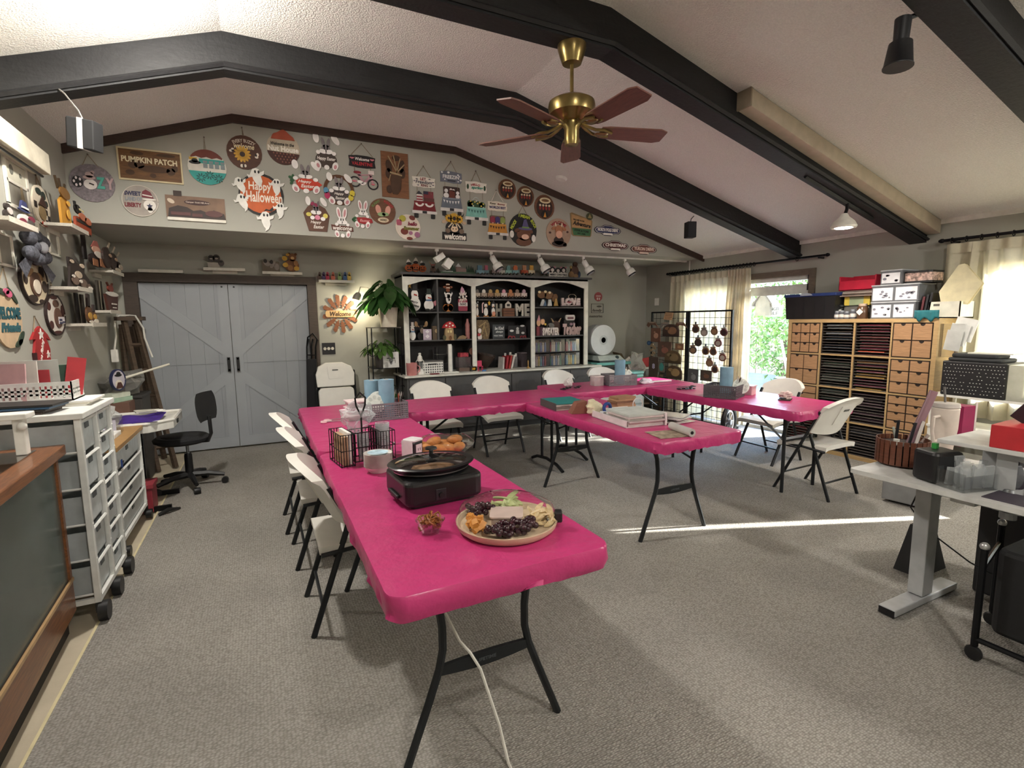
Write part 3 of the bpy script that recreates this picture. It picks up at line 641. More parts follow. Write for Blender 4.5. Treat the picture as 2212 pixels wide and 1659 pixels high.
# ================================================================== WALL SIGNS
def pj(p):
    d = Vector(p) - CAM; k = d.dot(FW)
    return 1106 + F * d.dot(RT) / k, 829.5 - F * d.dot(UP) / k
PLUR = {'leaves': 'leaf', 'daisies': 'petal', 'snowmen': 'snowman', 'hooves': 'hoof', 'bunting_inner': 'bunting_inner', 'flies': 'fly', 'bees': 'bee', 'bee_bodies': 'bee_body', 'hat': 'hat_piece', 'bus': 'bus_piece', 'cow': 'cow_piece', 'head': 'head_piece'}
class S:
    """a layered sign: centre and size surveyed on its plane, shapes in half-widths / half-heights"""
    def __init__(s, px, py, w, h, label, plane='g', name='wall_sign', cat='sign', group=None, out=0, stand=False):
        kw, rot = {'g': (dict(y=YG), 0), 'l': (dict(x=XL), 90), 'b': (dict(y=YB), 0)}.get(plane, (plane, 0)) if isinstance(plane, str) else plane
        P = at(px, py, **kw); du = Vector((1, 0, 0)) if rot == 0 else Vector((0, 1, 0)) if rot == 90 else Vector((0, -1, 0))
        if isinstance(rot, (int, float)) and rot not in (0, 90, -90): du = rz(rot) @ Vector((1, 0, 0))
        e = .01; p0 = pj(P); pu = pj(P + du * e); pv = pj(P + Vector((0, 0, e)))
        s.a = w / 2 / (abs(pu[0] - p0[0]) / e); s.b = h / 2 / (abs(pv[1] - p0[1]) / e)
        nrm = rz(rot) @ Vector((0, -1, 0))
        s.o = s.b if stand else 0; s.ppm = F / (P - CAM).dot(FW)
        s.root = thing(name, label, cat, P + nrm * (.002 + out) - Vector((0, 0, s.o)), rot, group); s.d = 0; s.P = P
    def L(s, name, col, shapes, t=.004, d=None, rough=.6):
        """one layer: pieces big enough to tell apart are parts of their own, tiny ones are joined"""
        d0 = s.d if d is None else d; mt = M(col, rough) if isinstance(col, (str, tuple)) else col
        big, small = [], []
        for sh in shapes:
            q = [(x * s.a, y * s.b + s.o) for x, y in sh]
            ext = max(max(p[i] for p in q) - min(p[i] for p in q) for i in (0, 1)) * s.ppm
            (big if ext >= 7.5 or len(shapes) == 1 else small).append(q)
        o = None; one = PLUR.get(name, name[:-1] if name.endswith('s') and not name.endswith('ss') else name) if len(shapes) > 1 else name
        for q in big: o = B().lay(q, d0, d0 + t).obj(one, mt, s.root)
        if small:
            mb = B()
            for q in small: mb.lay(q, d0, d0 + t)
            o = mb.obj(name, mt, s.root, kind='stuff' if len(small) > 1 else None)
        if d is None: s.d += t
        return o
    def T(s, body, u, v, w, h, col, shear=0, arc=None, rot=0, bold=.02, t=.003, d=None):
        return text(body, M(col, .6), s.root, u * s.a, v * s.b + s.o, s.d if d is None else d, w=w * s.a if w else None, h=h * s.b if h else None, t=t, shear=shear, arc=arc * s.b if arc else None, rot=rot, bold=bold)
    def hang(s, u0, v0, u1, v1, ax, ay, col='8a7a63', r=.003, nail=True):
        B().tube([(u0 * s.a, -.006, v0 * s.b + s.o), (ax * s.a, -.004, ay * s.b + s.o), (u1 * s.a, -.006, v1 * s.b + s.o)], r, 5).obj('rope', M(col, .9), s.root)
        if nail: B().lathe([(.006, 0), (.006, .008)], 8, (ax * s.a, 0, ay * s.b + s.o), rx(90)).obj('nail', M('6b6459', .5, .5), s.root)
def petals(cx, cy, r, k, w, r0=.3): return [E(cx + r * .65 * math.cos(2 * PI * i / k), cy + r * .65 * math.sin(2 * PI * i / k), r * .38, w, 360 * i / k, 8) for i in range(k)]
WD = M('6b4630', .6, var=.3, scale=12, kind='woodx'); WDL = M('a97e54', .6, var=.2, scale=12, kind='woodx'); WDD = M('432a1d', .6, var=.3, scale=12, kind='woodx')

s = S(200, 396, 100, 82, 'grey glittery round sign with snowman lettering at the left end', cat='sign'); s.L('disc', M('7d7478', .6, var=.3, scale=60, bump=.3, bscale=200), [E(0, 0, 1)], .007)
s.L('letter', '1f1b1c', [E(-.62, .02, .24, .3)], .005, rough=.5); s.L('dots', 'e8dcdc', [E(-.62 + .15 * math.cos(a), .02 + .2 * math.sin(a), .05, .08, n=8) for a in (.7, 1.9, 3.1, 4.3, 5.5)], .003)
s.d = .007; s.L('snowman', 'ddd5cf', [E(-.08, -.08, .29, .27)], .005, rough=.5); s.L('hat', 'b59c98', [E(-.1, .27, .28, .11), E(-.08, .42, .19, .16), E(.06, .56, .09, .09)], .004); s.L('nose', '2a2224', [BAR(-.12, -.03, .08, -.1, .06)], .003)
s.d = .007; s.T('Z', .38, .03, .38, .62, '4fa595', bold=.05, t=.007); s.T('Y', .78, .02, .38, .62, 'b59a9c', bold=.05, t=.007); s.hang(-.35, .9, .35, .86, -.08, 1.5)
s = S(326, 359, 140, 70, 'brown engraved wooden PUMPKIN PATCH sign in a pale frame'); s.L('panel', M('6d4b28', .6, var=.35, scale=9, kind='woodx'), [Q(-.97, -.94, .97, .94)], .006)
s.L('frame', 'cbbd97', [Q(-1, .9, 1, 1), Q(-1, -1, 1, -.9), Q(-1, -.9, -.95, .9), Q(.95, -.9, 1, .9)], .012, 0)
s.L('engraving', '4a3018', [E(-.55, -.05, .14, .2), E(-.35, .0, .16, .22), E(.1, -.2, .5, .22), E(.62, -.25, .14, .24), E(.75, -.05, .1, .2), E(-.65, -.5, .14, .16), E(.05, -.6, .1, .14), E(-.4, .7, .2, .12), E(.5, .72, .3, .1)], .0015)
s.d = .006; s.T('PUMPKIN PATCH', -.02, .3, 1.72, .36, 'e3d7b4', bold=.03)
s = S(448, 362, 84, 76, 'round sign with a turquoise bus and daisies below a brown top'); s.L('disc', 'd5d0c4', [E(0, 0, 1)], .006)
s.L('top_band', '6b2f22', [[(1 * math.cos(math.radians(a)), 1 * math.sin(math.radians(a))) for a in range(35, 146, 10)] + [(-.82 + .27 * i, .5 + (.08 if i % 2 else 0)) for i in range(7)]], .004)
s.d = .006; s.L('bus', '2f9a92', [Q(-.4, .2, .9, .46), [(math.cos(math.radians(a)), math.sin(math.radians(a))) for a in range(195, 346, 10)]], .004); s.L('windows', '7e8a8c', [Q(-.2 + .3 * i, -.05, .02 + .3 * i, .18) for i in range(4)] + [Q(-.2 + .3 * i, .22, .02 + .3 * i, .36) for i in range(4)], .003)
s.d = .010; s.L('daisies', '124c49', [q for c in ((-.35, -.62), (.1, -.45), (.55, -.6)) for q in petals(c[0], c[1], .26, 9, .03)], .003); s.L('hat', '17191a', [E(-.62, .22, .3, .1), E(-.62, .32, .16, .12)], .004, .006); s.L('yellow_plate', 'c29a3c', [Q(-.9, .35, -.5, .5)], .003, .006); s.hang(-.1, .95, .0, .95, -.05, 1.7)
s = S(528, 330, 77, 74, 'round brown sunflower sign reading EVERY BUZZY welcome'); s.L('disc', M('4e2d1c', .6, var=.3, scale=12, kind='woodx'), [E(0, 0, 1)], .007)
s.L('petals', 'c99a35', petals(-.12, -.12, .48, 14, .08), .004); s.L('flower_heart', '2d1a10', [E(-.12, -.12, .15)], .006, .007); s.L('bees', 'ddd2c2', [E(-.75, .02, .1, .07), E(-.65, .14, .08, .05), E(.68, -.2, .1, .08), E(.74, -.05, .07, .1), E(-.2, -.8, .08, .1), E(0, -.78, .07, .09)], .003, .007); s.L('bee_bodies', '1c1512', [E(-.65, .03, .07, .05), E(.65, -.1, .06, .08), E(-.1, -.8, .05, .07)], .004, .007)
s.d = .007; s.T('EVERY BUZZY', 0, .68, 1.3, .2, 'cbbfae', arc=1.15); s.T('welcome', .0, .36, 1.15, .32, 'd9cba6', shear=.25); s.hang(-.03, .97, .03, .97, -.05, 1.45)
s = S(612, 322, 72, 70, 'round acorn-shaped sign reading Welcome to the Nut House'); s.L('disc', 'b9ad98', [E(0, 0, 1)], .006)
s.L('acorn_cap', '45231a', [[(math.cos(math.radians(a)), math.sin(math.radians(a))) for a in range(192, 349, 9)]], .005); s.L('moss', M('a4513a', .8, bump=.6, bscale=40), [[(.75 * math.cos(math.radians(a)), .25 + .85 * math.sin(math.radians(a)) * (1 + .08 * math.sin(a))) for a in range(20, 161, 7)]], .012, .006); s.L('spots', '8a5848', [E(-.6 + .2 * i + .1 * (j % 2), -.32 - .17 * j, .04, .05, n=8) for j in range(4) for i in range(7) if abs(-.6 + .2 * i) < .85 - .2 * j], .003, .011)
s.d = .006; s.T('Welcome to the', -.05, .28, 1.4, .2, '1e1512', shear=.2); s.T('Nut House', 0, -.02, 1.85, .34, 'ece6da', bold=.04, t=.006)
def bunny(s, fur='7f7779', ear='f0ece8', flop=True, hy=.2, k=1.0, body=True, cx=0):
    d = s.d
    s.L('head', fur, [E(cx, hy, .3 * k, .27 * k), E(cx - .17 * k, hy + .38 * k, .1 * k, .3 * k, 14), E(cx + .17 * k, hy + .38 * k, .1 * k, .3 * k, -14)], .005, d)
    if flop: s.L('ears', ear, [E(cx - .62 * k, hy + .62 * k, .2 * k, .3 * k, 10), E(cx + .66 * k, hy + .62 * k, .19 * k, .36 * k, 42)], .006, d)
    else: s.L('ears', ear, [E(cx - .25 * k, hy + .52 * k, .19 * k, .42 * k, 12), E(cx + .25 * k, hy + .52 * k, .19 * k, .42 * k, -12)], .006, d); s.L('ear_lining', 'c98f92', [E(cx - .25 * k, hy + .52 * k, .09 * k, .28 * k, 12), E(cx + .25 * k, hy + .52 * k, .09 * k, .28 * k, -12)], .008, d)
    s.L('cheeks', 'f2eeea', [E(cx - .2 * k, hy - .14 * k, .24 * k, .13 * k, -8), E(cx + .2 * k, hy - .14 * k, .24 * k, .13 * k, 8)], .008, d)
    s.L('eyes', '17140f', [E(cx - .1 * k, hy + .05 * k, .045 * k, .085 * k, n=8), E(cx + .1 * k, hy + .05 * k, .045 * k, .085 * k, n=8), E(cx, hy - .09 * k, .04 * k, .03 * k, n=8)], .0085, d)
def paws(s, y0, y1, x0=.55, x1=.6, pad='c88d92'):
    s.L('paws', 'f2eeea', [E(-x0, y0, .15, .12), E(x0, y0, .15, .12), E(-x1, y1, .2, .27, 25), E(x1, y1, .2, .27, -25), E(0, y1 - .12, .18, .15)], .006)
    s.L('pads', pad, [E(-x1, y1 - .05, .1, .14, 25), E(x1, y1 - .05, .1, .14, -25)], .003)
s = S(704, 331, 62, 70, 'grey bunny sign holding a dark oval Happy Easter board at the top'); s.L('board', '453832', [E(0, -.42, .75, .5)], .006); bunny(s, hy=.22, k=1.05); s.T('Happy Easter', 0, -.38, 1.3, .27, 'f1ece4', shear=.25, d=.007); s.d = .007; paws(s, .0, -.78)
s = S(660, 388, 72, 68, 'grey bunny sign holding a red carrot that reads Happy Easter'); s.L('carrot', 'c13a22', [[(-.62, -.05), (-.5, -.55), (0, -.75), (.55, -.6), (1.0, -.25), (.6, .02), (0, .1)]], .006); s.L('carrot_top', '2f5a35', [E(-.8, -.12, .14, .1, 20), E(-.9, .05, .12, .09, -20), E(-.85, -.3, .12, .08, 50), E(-.74, .12, .08, .14)], .006, 0); bunny(s, hy=.3, k=.95); s.T('Happy', -.05, -.16, .8, .22, 'f5efe6', shear=.25, d=.007); s.T('Easter', .1, -.42, .8, .22, 'f5efe6', shear=.25, d=.007); s.d = .007; paws(s, .02, -.62, .6, .62)
s = S(565, 421, 98, 92, 'big orange round Happy Halloween sign ringed by white ghosts'); s.L('backing', '17120f', [E(0, 0, 1)], .006); s.L('moon', 'c25a22', [E(-.02, .0, .9, .88)], .004)
s.L('bats', '17120f', [[(.05, -.78), (.15, -.66), (.3, -.7), (.45, -.55), (.5, -.68), (.38, -.78), (.2, -.74)]], .003)
s.d = .010; s.T('Happy', -.05, .33, 1.0, .5, 'efe6d6', shear=.05); s.T('Halloween', .12, -.12, 1.6, .5, 'efe6d6', shear=.05)
def ghost(cx, cy, k, r):
    pts = [(-.2, .3), (-.12, .42), (.05, .46), (.18, .38), (.2, .22), (.42, .3), (.36, .12), (.2, .05), (.22, -.2), (.12, -.42), (-.05, -.55), (-.02, -.4), (-.1, -.3), (-.18, -.1), (-.2, .05), (-.38, .02), (-.42, .2), (-.3, .14)]
    c, s_ = math.cos(math.radians(r)), math.sin(math.radians(r))
    return [(cx + k * (c * x - s_ * y), cy + k * (s_ * x + c * y)) for x, y in pts]
GH = [(-.16, .78, .95, 10), (.68, .42, .85, -6), (-.9, .35, .8, 18), (-.85, -.42, .85, 15), (.78, -.68, .8, -8), (.1, -1.22, .95, 0)]
s.L('ghosts', 'e9e7df', [ghost(*g_) for g_ in GH], .006); s.L('ghost_eyes', '151312', [E(g_[0] + dx * g_[2], g_[1] + .27 * g_[2], .045, .075, n=8) for g_ in GH for dx in (-.06, .1)], .002)
s = S(782, 350, 58, 27, 'black Welcome VALENTINE plaque with a pink bicycle hanging below'); s.L('plaque', '1a1416', [rrect(-1, -.75, 1, .75, .15) and [(-1, -.8), (-.35, -1), (.35, -1), (1, -.8), (.94, 0), (1, .8), (.4, 1), (-.4, 1), (-1, .8), (-.94, 0)]], .006); s.T('Welcome', 0, .4, 1.05, .5, 'efe8e2', shear=.2); s.T('VALENTINE', 0, -.35, 1.55, .55, 'b52a34'); s.L('hearts', 'd07b86', [HEART(-.75, .45, .17), HEART(.75, .45, .17)], .004); s.hang(-.8, .95, .8, .95, .0, 2.9)
def RING(cx, cy, rx_, ry_, q, n=26): return E(cx, cy, rx_, ry_, 0, n, 2, 358) + E(cx, cy, rx_ * q, ry_ * q, 0, n, 2, 358)[::-1]
def ring(cx, cy, r, w): return [RING(cx, cy, r, 2.1 * r, 1 - w / r)]
s.L('wheels', '241c1f', ring(-.6, -3.3, .42, .1) + ring(.75, -3.5, .42, .1), .006, 0); s.L('bike_frame', 'b98a93', [BAR(-.6, -3.2, .1, -3.4, .25), BAR(-.35, -1.9, .1, -3.4, .2), BAR(-.4, -2.2, .55, -2.0, .2), BAR(.55, -1.7, .75, -3.4, .18), BAR(.1, -3.4, .6, -2.1, .2)], .006, 0); s.L('saddle', '7e1c2a', [E(-.4, -1.75, .28, .22)], .008, 0); s.L('basket', 'e3d3cf', [Q(.42, -1.9, .85, -1.3)], .009, 0); s.L('bow', 'efeae4', [E(-.2, -3.3, .2, .3, 30), E(.05, -3.5, .15, .3, -30)], .011, 0); s.L('hub_hearts', 'cf6a78', [HEART(-.65, -3.2, .16), HEART(.75, -3.5, .16)], .008, 0); s.hang(-.6, -.9, -.6, -2, -.6, -1.5, nail=False); s.hang(.6, -.9, .6, -1.6, .6, -1.3, nail=False)
s = S(732, 411, 66, 66, 'grey bunny in a round woven wreath with Easter eggs'); s.L('wreath', M('5d3d29', .8, bump=.5, bscale=60), [RING(0, 0, 1, 1, .8)], .009); s.L('board', '4a4140', [E(0, -.35, .62, .5)], .006, 0); s.L('egg', '5b94b5', [E(-.85, -.1, .16, .2)], .008); s.d -= .008; s.L('egg', 'b5305e', [E(-.78, -.42, .18, .22)], .008); s.d -= .008; s.L('eggs', 'd8c640', [E(.86, -.15, .17, .2), E(.76, -.45, .17, .2)], .008); s.d = .007; bunny(s, hy=.22, k=.95); s.T('Happy', 0, -.26, .62, .2, 'f5efe6', shear=.25); s.T('Easter', .05, -.52, .62, .2, 'f5efe6', shear=.25); paws(s, -.08, -.72, .5, .5)
s = S(683, 465, 58, 70, 'grey bunny peeking from a brown Easter basket with eggs'); s.L('basket', '5a3a2a', [[(-.95, .1), (-.6, .5), (0, .75), (.7, .45), (1, .0), (.75, -1), (-.6, -1)]], .006); s.L('bow', '8e2449', [E(-.25, .68, .14, .1, 30), E(.0, .62, .14, .1, -30)], .008, .006); bunny(s, hy=.28, k=.9, fur='6f6568'); s.L('eggs', 'd6c860', [E(-.55, .02, .2, .12), E(.68, -.02, .18, .15)], .006); s.d -= .006; s.L('egg', 'd989a0', [E(.08, -.15, .2, .15)], .007); s.L('paws', 'f2eeea', [E(-.3, -.18, .16, .12), E(.48, -.22, .18, .12)], .004); s.T('Happy', -.05, -.46, .8, .22, 'f1e9df', shear=.25, d=.007); s.T('Easter', .15, -.72, .8, .22, 'f1e9df', shear=.25, d=.007)
s = S(739, 485, 48, 58, 'small white bunny sign with a brown welcome banner'); s.L('banner', '5d2e22', [[(-1, -.05), (.95, -.15), (1, -.5), (-.9, -.45)]], .006); bunny(s, 'efebe7', flop=False, hy=.28, k=1.05); s.T('welcome', .0, -.28, 1.7, .34, 'f5efe6', shear=.25, d=.007, t=.006); s.d = .007; paws(s, -.02, -.72, .5, .5)
s = S(782, 468, 46, 54, 'small white bunny sign with a red carrot'); s.L('carrot', '9c2027', [[(-.5, -.1), (-.4, -.5), (.2, -.6), (1, -.45), (.9, -.15), (.2, -.05)]], .006); s.L('carrot_top', '2d5a33', [E(-.75, -.2, .25, .1, 30), E(-.7, -.4, .25, .1, -20)], .005, 0); bunny(s, 'efebe7', flop=False, hy=.35, k=1.0, cx=.1); s.T('Easter', .25, -.32, .95, .2, 'e8a9a9', shear=.2, d=.007); s.d = .007; paws(s, .02, -.66, .5, .5)
s = S(826, 457, 57, 56, 'round brown BUNNY KISSES sign with pink ears'); s.L('disc', WD, [E(0, 0, 1)], .006); s.T('BUNNY', -.5, .6, .75, .2, '6d8a4f', arc=1.4, rot=38); s.T('KISSES', .5, .62, .8, .2, 'b5343a', arc=1.4, rot=-35); s.L('ears', 'd9a08f', [E(-.32, .12, .2, .36, 10), E(.4, .1, .2, .36, -12)], .006); s.L('bow', '8fa878', [E(-.1, -.25, .3, .16), E(.2, -.22, .26, .14)], .004); s.L('feet_board', 'd6c4a6', [E(.02, -.68, .42, .2)], .004); s.T('XOXO', .02, -.68, .5, .16, '3a2618')
s = S(881, 491, 54, 55, 'round cream hello Summer sign with coloured dots and ice pops'); s.L('disc', 'd6cabb', [E(0, 0, 1)], .006); s.L('ice_pops', 'a85266', [rrect(-.9, .1, -.5, .55, .1)], .004); s.d -= .004; s.L('lemon', 'a8a13a', [E(-.42, .65, .26, .25)], .004); s.d -= .004; s.L('brown_dots', '6b2b20', [E(.35, .75, .24, .18, -20), E(.1, -.88, .24, .12), E(-.3, -.35, .3, .26)], .004); s.d -= .004; s.L('mauve_dots', '97627f', [E(.72, -.55, .22, .22), E(.2, -.45, .16, .15)], .004); s.T('hello', .35, .28, .75, .32, '7a1a35', shear=.25, bold=.04); s.T('Summer', .28, -.08, 1.25, .3, '6d6a24', bold=.05)
s = S(853, 379, 58, 98, 'tall carved wooden plaque with a relief of flowers in a vase'); s.L('plank', M('7a5134', .6, var=.25, scale=10, kind='woodx'), [Q(-1, -1, 1, 1)], .01)
s.L('vase', M('4d3626', .7), [[(-.35, .0), (.45, .0), (.4, -.6), (.15, -.85), (-.2, -.85), (-.35, -.6)]], .008); s.d -= .008; s.L('leaves', '3f2818', [E(-.45, .35, .2, .3, 25), E(.5, .4, .2, .3, -25), E(-.5, .05, .2, .22), E(.55, .1, .2, .22), E(-.45, -.65, .22, .18), E(.1, .75, .3, .12)], .006); s.L('stems', 'a08a68', [BAR(-.5, .8, .2, .05, .06), BAR(-.1, .85, .15, .1, .06), BAR(.4, .75, .1, .1, .06), BAR(-.4, .1, .5, .0, .07), BAR(.7, .5, .1, .1, .06), BAR(-.35, .0, -.5, -.3, .05)], .004)
def truck(s, body, rail, cargo, banner='flags', cy=0):
    """a pick-up seen from behind, hanging below its plaque; cy, units: plaque half-sizes"""
    c = -4.9; d = .0; hb = s.b; s.b = hb * .8
    cargo(c)
    s.L('tailgate', body, [[(-.85, c + .3), (.85, c + .3), (1.0, c - 1.6), (-1.0, c - 1.6)]], .007, d); s.L('rail', rail, [Q(-.88, c + .25, .88, c + .55)], .010, d)
    if banner == 'fans': s.L('bunting', 'e6e2dc', [E(x, c + .1, .38, .8, 0, 10, 180, 360) for x in (-.42, .42)], .010, d); s.L('bunting_inner', '7e1a22', [E(x, c + .1, .2, .42, 0, 10, 180, 360) for x in (-.42, .42)], .012, d)
    else: s.L('bunting', banner, [[(-.8 + .27 * i, c + .1 - .25 * math.sin(PI * i / 6)), (-.62 + .27 * i, c + .1 - .25 * math.sin(PI * (i + .7) / 6)), (-.7 + .27 * i, c - .55 - .2 * math.sin(PI * i / 6))] for i in range(6)], .010, d)
    s.L('bumper', 'd4d0cb', [Q(-1.08, c - 2.25, 1.08, c - 1.6)], .010, d); s.L('number_plate', '1c1c20', [Q(-.2, c - 2.2, .18, c - 1.65)], .013, d); s.L('tyre', '191716', [rrect(-.9, c - 3.3, -.55, c - 2.25, .1)], .008, d); s.L('tyre', '191716', [rrect(.55, c - 3.3, .9, c - 2.25, .1)], .008, d)
    s.b = hb
    for sx in (-.6, .6): s.hang(sx, -.85, sx, -2.2, sx, -1.4, nail=False, r=.002)
PLQ = [(-1, -.75), (-.9, -.95), (-.3, -.9), (0, -1), (.4, -.92), (.95, -.85), (1, -.1), (.93, .2), (1, .8), (.5, .85), (0, 1), (-.5, .9), (-1, .85), (-.94, 0)]
s = S(915, 394, 50, 24, 'white starry LET FREEDOM RING plaque with a red truck hanging below'); s.L('plaque', 'ddd8cc', [PLQ], .006); s.T('LET', -.05, .55, .5, .5, '8d1d28'); s.T('Freedom', 0, .0, 1.4, .62, '4d4a55', shear=.2); s.T('RING', .05, -.58, .6, .45, '6b2029'); s.L('stars', '4c4a58', [STAR(x, y, .13) for x, y in ((-.8, .1), (.8, .1), (.5, .6), (-.6, .5), (-.5, -.6), (.55, -.6), (.8, -.4))], .003, .006); s.hang(-.6, .95, .6, .95, .0, 2.9)
def cg(c):
    s.L('cargo_flag', '7a3038', [Q(-.05, c + 1.4, .8, c + 2.9)], .005, 0); s.L('flag_canton', '2e2b40', [Q(-.05, c + 2.2, .35, c + 2.9)], .007, 0); s.L('rocket', 'd9cfc9', [Q(-.65, c + .4, -.15, c + 2.1)], .006, 0); s.L('rocket_stripes', '8d2530', [Q(-.65, c + .8, -.15, c + 1.1), Q(-.65, c + 1.4, -.15, c + 1.7)], .008, 0); s.L('rocket_nose', '35333c', [[(-.7, c + 2.1), (-.1, c + 2.1), (-.45, c + 2.9)]], .006, 0); s.L('crates', '5c2f2c', [Q(-.05, c + .4, .85, c + 1.4)], .006, 0)
truck(s, '6d1018', '7a1620', cg, 'fans', -3.2)
s = S(974, 383, 46, 26, 'grey FREEZIN plaque with snowflakes and a grey truck hanging below'); s.L('plaque', '6a6f7b', [[(-1, .8), (-.3, 1), (.4, .9), (1, .75), (1, -.7), (.9, -.95), (.2, -1), (-.6, -.85), (-1, -.9)]], .006); s.T("FREEZIN'", .02, .02, 1.6, .62, 'e7e6e4', bold=.02); s.L('snow', 'e2e2e2', [E(-.85, .65, .1, .15, n=8), E(-.25, .72, .12, .18, n=8), E(.65, .45, .09, .13, n=8), E(.9, -.4, .1, .14, n=8), E(-.6, -.5, .07, .1, n=8), E(.65, -.65, .07, .1, n=8)], .003, .006); s.L('small_panel', '3c3d47', [Q(-.35, -.75, .4, -.5)], .003, .006); s.hang(-.6, .95, .5, .9, .0, 2.6)
def cg(c):
    s.L('cargo_board', '3a2623', [rrect(-.75, c + .4, .8, c + 2.9, .2)], .004, 0); s.L('cocoa_cup', '6a3227', [Q(-.2, c + .5, .3, c + 2.2)], .007, 0); s.L('snowmen', 'e4e2e0', [E(-.5, c + 1.0, .24, .55), E(-.5, c + 2.0, .17, .4), E(.58, c + .9, .2, .45), E(.58, c + 1.7, .15, .35)], .007, 0); s.L('marshmallows', 'e8e2da', [E(-.05, c + 2.3, .12, .25), E(.2, c + 2.2, .12, .25)], .007, 0)
truck(s, '646c78', '7b838e', cg, 'e3e4e4', -3.3)
s = S(1028, 405, 46, 25, 'white HELLO spring plaque with a mint truck full of plants below'); s.L('plaque', 'dfdad0', [PLQ], .006); s.T('HELLO', -.05, .45, .85, .38, 'a83038', arc=2.5); s.T('spring', .1, -.15, 1.1, .6, '3f8a76', shear=.25, bold=.04); s.L('ferns', '2f4a33', [E(-.78, 0, .1, .45), E(.8, -.05, .1, .45)], .003, .006); s.hang(-.45, .95, .45, .95, .0, 2.8)
def cg(c):
    s.L('greenery', '2b4a2d', [E(-.1, c + 1.0, .75, 1.0), E(.55, c + 1.1, .3, .7), E(-.6, c + 1.3, .25, .7)], .005, 0); s.L('flowers', 'd9c25c', [E(x, y + c, .08, .17, n=8) for x, y in ((-.4, 1.2), (-.15, 1.7), (.1, 1.4), (.3, 1.7), (.45, .9), (-.55, 1.8), (.65, 1.4))], .008, 0); s.L('white_flowers', 'dcdcd2', [E(x, y + c, .07, .15, n=8) for x, y in ((0, 1.9), (-.3, .8), (.65, .6))], .008, 0); s.L('basket_handle', 'b7c2c0', [[(-.5 + .95 * i / 8, c + 1.6 + 1.2 * math.sin(PI * i / 8)) for i in range(9)] + [(.45 - .95 * i / 8, c + 1.45 + 1.2 * math.sin(PI * (8 - i) / 8)) for i in range(9)]], .004, 0)
truck(s, '79b5aa', '8cc7bb', cg, '3e6b68', -3.3)
s = S(1074, 446, 42, 22, 'cream HAPPY BIRTHDAY style plaque on white ribbon with an orange gnome truck below'); s.L('plaque', 'd9d0bf', [PLQ], .006); s.T('Easy', -.45, .45, .6, .4, '5d5340'); s.T('Bunny', .4, .4, .75, .4, '8e3236'); s.T('WORLDS BEST', 0, -.25, 1.7, .5, '34336b'); s.hang(-.6, .95, .6, .95, -.1, 3.1, 'e5e0d6', .004)
def cg(c):
    s.L('cargo_board', '6e5a49', [rrect(-.8, c + .4, .8, c + 2.6, .25)], .003, 0)
    for x, h_ in ((-.5, '8e2d45'), (.0, '3f3570'), (.52, '8b9a4b')): s.L('gnome_hat', h_, [E(x, c + 1.5, .27, .9)], .006, 0)
    s.L('noses', 'd8b7a0', [E(x, c + .75, .07, .15, n=8) for x in (-.5, .0, .52)], .009, 0)
truck(s, 'c1842f', 'd39a3e', cg, '3c2a1a', -3.3)
s = S(981, 489, 52, 60, 'black cow head sign with a sunflower crown above the word welcome'); s.L('word_board', '1b1513', [Q(-1, -1, 1, -.45)], .006); s.L('head', '1d1614', [E(0, -.1, .72, .5), [(-.85, 1), (-.7, .55), (-.5, .6), (-.72, .85)], [(.85, 1), (.7, .55), (.5, .6), (.72, .85)]], .006, 0); s.L('ears', 'b9a28a', [E(-.82, .3, .2, .12, 20), E(.82, .3, .2, .12, -20)], .006, 0); s.L('petals', 'd0a02e', petals(.0, .55, .42, 14, .07) + petals(-.45, .55, .3, 10, .06) + petals(.45, .52, .3, 10, .06), .004, .006); s.L('flower_hearts', '2b1a10', [E(0, .55, .14), E(-.45, .55, .09), E(.45, .52, .09)], .006, .006); s.L('fringe', 'd8c6ae', [BAR(-.1, .3, -.5, -.1, .09), BAR(0, .3, -.2, -.1, .08), BAR(.1, .3, .22, -.1, .08), BAR(.15, .3, .5, -.1, .09)], .004, .006); s.L('muzzle', 'dcc0a0', [E(.0, -.22, .3, .2)], .005, .006); s.L('nostrils', '33221a', [E(-.12, -.2, .05, .05, n=8), E(.12, -.2, .05, .05, n=8)], .007, .006); s.L('hooves', '6d5a4a', [E(-.55, -.35, .2, .17), E(.58, -.35, .2, .17)], .006, .006); s.d = .006; s.T('welcome', .05, -.74, 1.75, .46, 'eee6da', shear=.25, bold=.03)
for px, py, w, h, lb in ((1095, 409, 38, 44, 'small round fireplace plaque, uppermost of the three'), (1134.5, 424.5, 37, 45, 'small round fireplace plaque between the two others'), (1175.5, 447.5, 43, 53, 'small round fireplace plaque, lowest and largest of the three')):
    s = S(px, py, w, h, lb, group='round fireplace plaques'); s.L('disc', WD, [E(0, 0, 1)], .006); s.L('chimney_board', '35211a', [E(0, -.08, .8, .82)], .003); s.L('banner', 'ddcfaa', [E(.05, .52, .55, .24)], .004); s.L('banner_inner', '7a5b3c', [E(.05, .52, .38, .11)], .002); s.d = .009; s.L('stockings', '8e2a26', [E(-.45 + .3 * i, -.1, .09, .16) for i in range(4)], .003); s.L('cuffs', 'd9c8a8', [E(-.45 + .3 * i, .12, .1, .09) for i in range(4)], .004, .009); s.L('fire_opening', '15100e', [E(0, -.62, .32, .32)], .003); s.L('flame', 'd08c35', [[(-.14, -.85), (.14, -.85), (.02, -.42)]], .003)
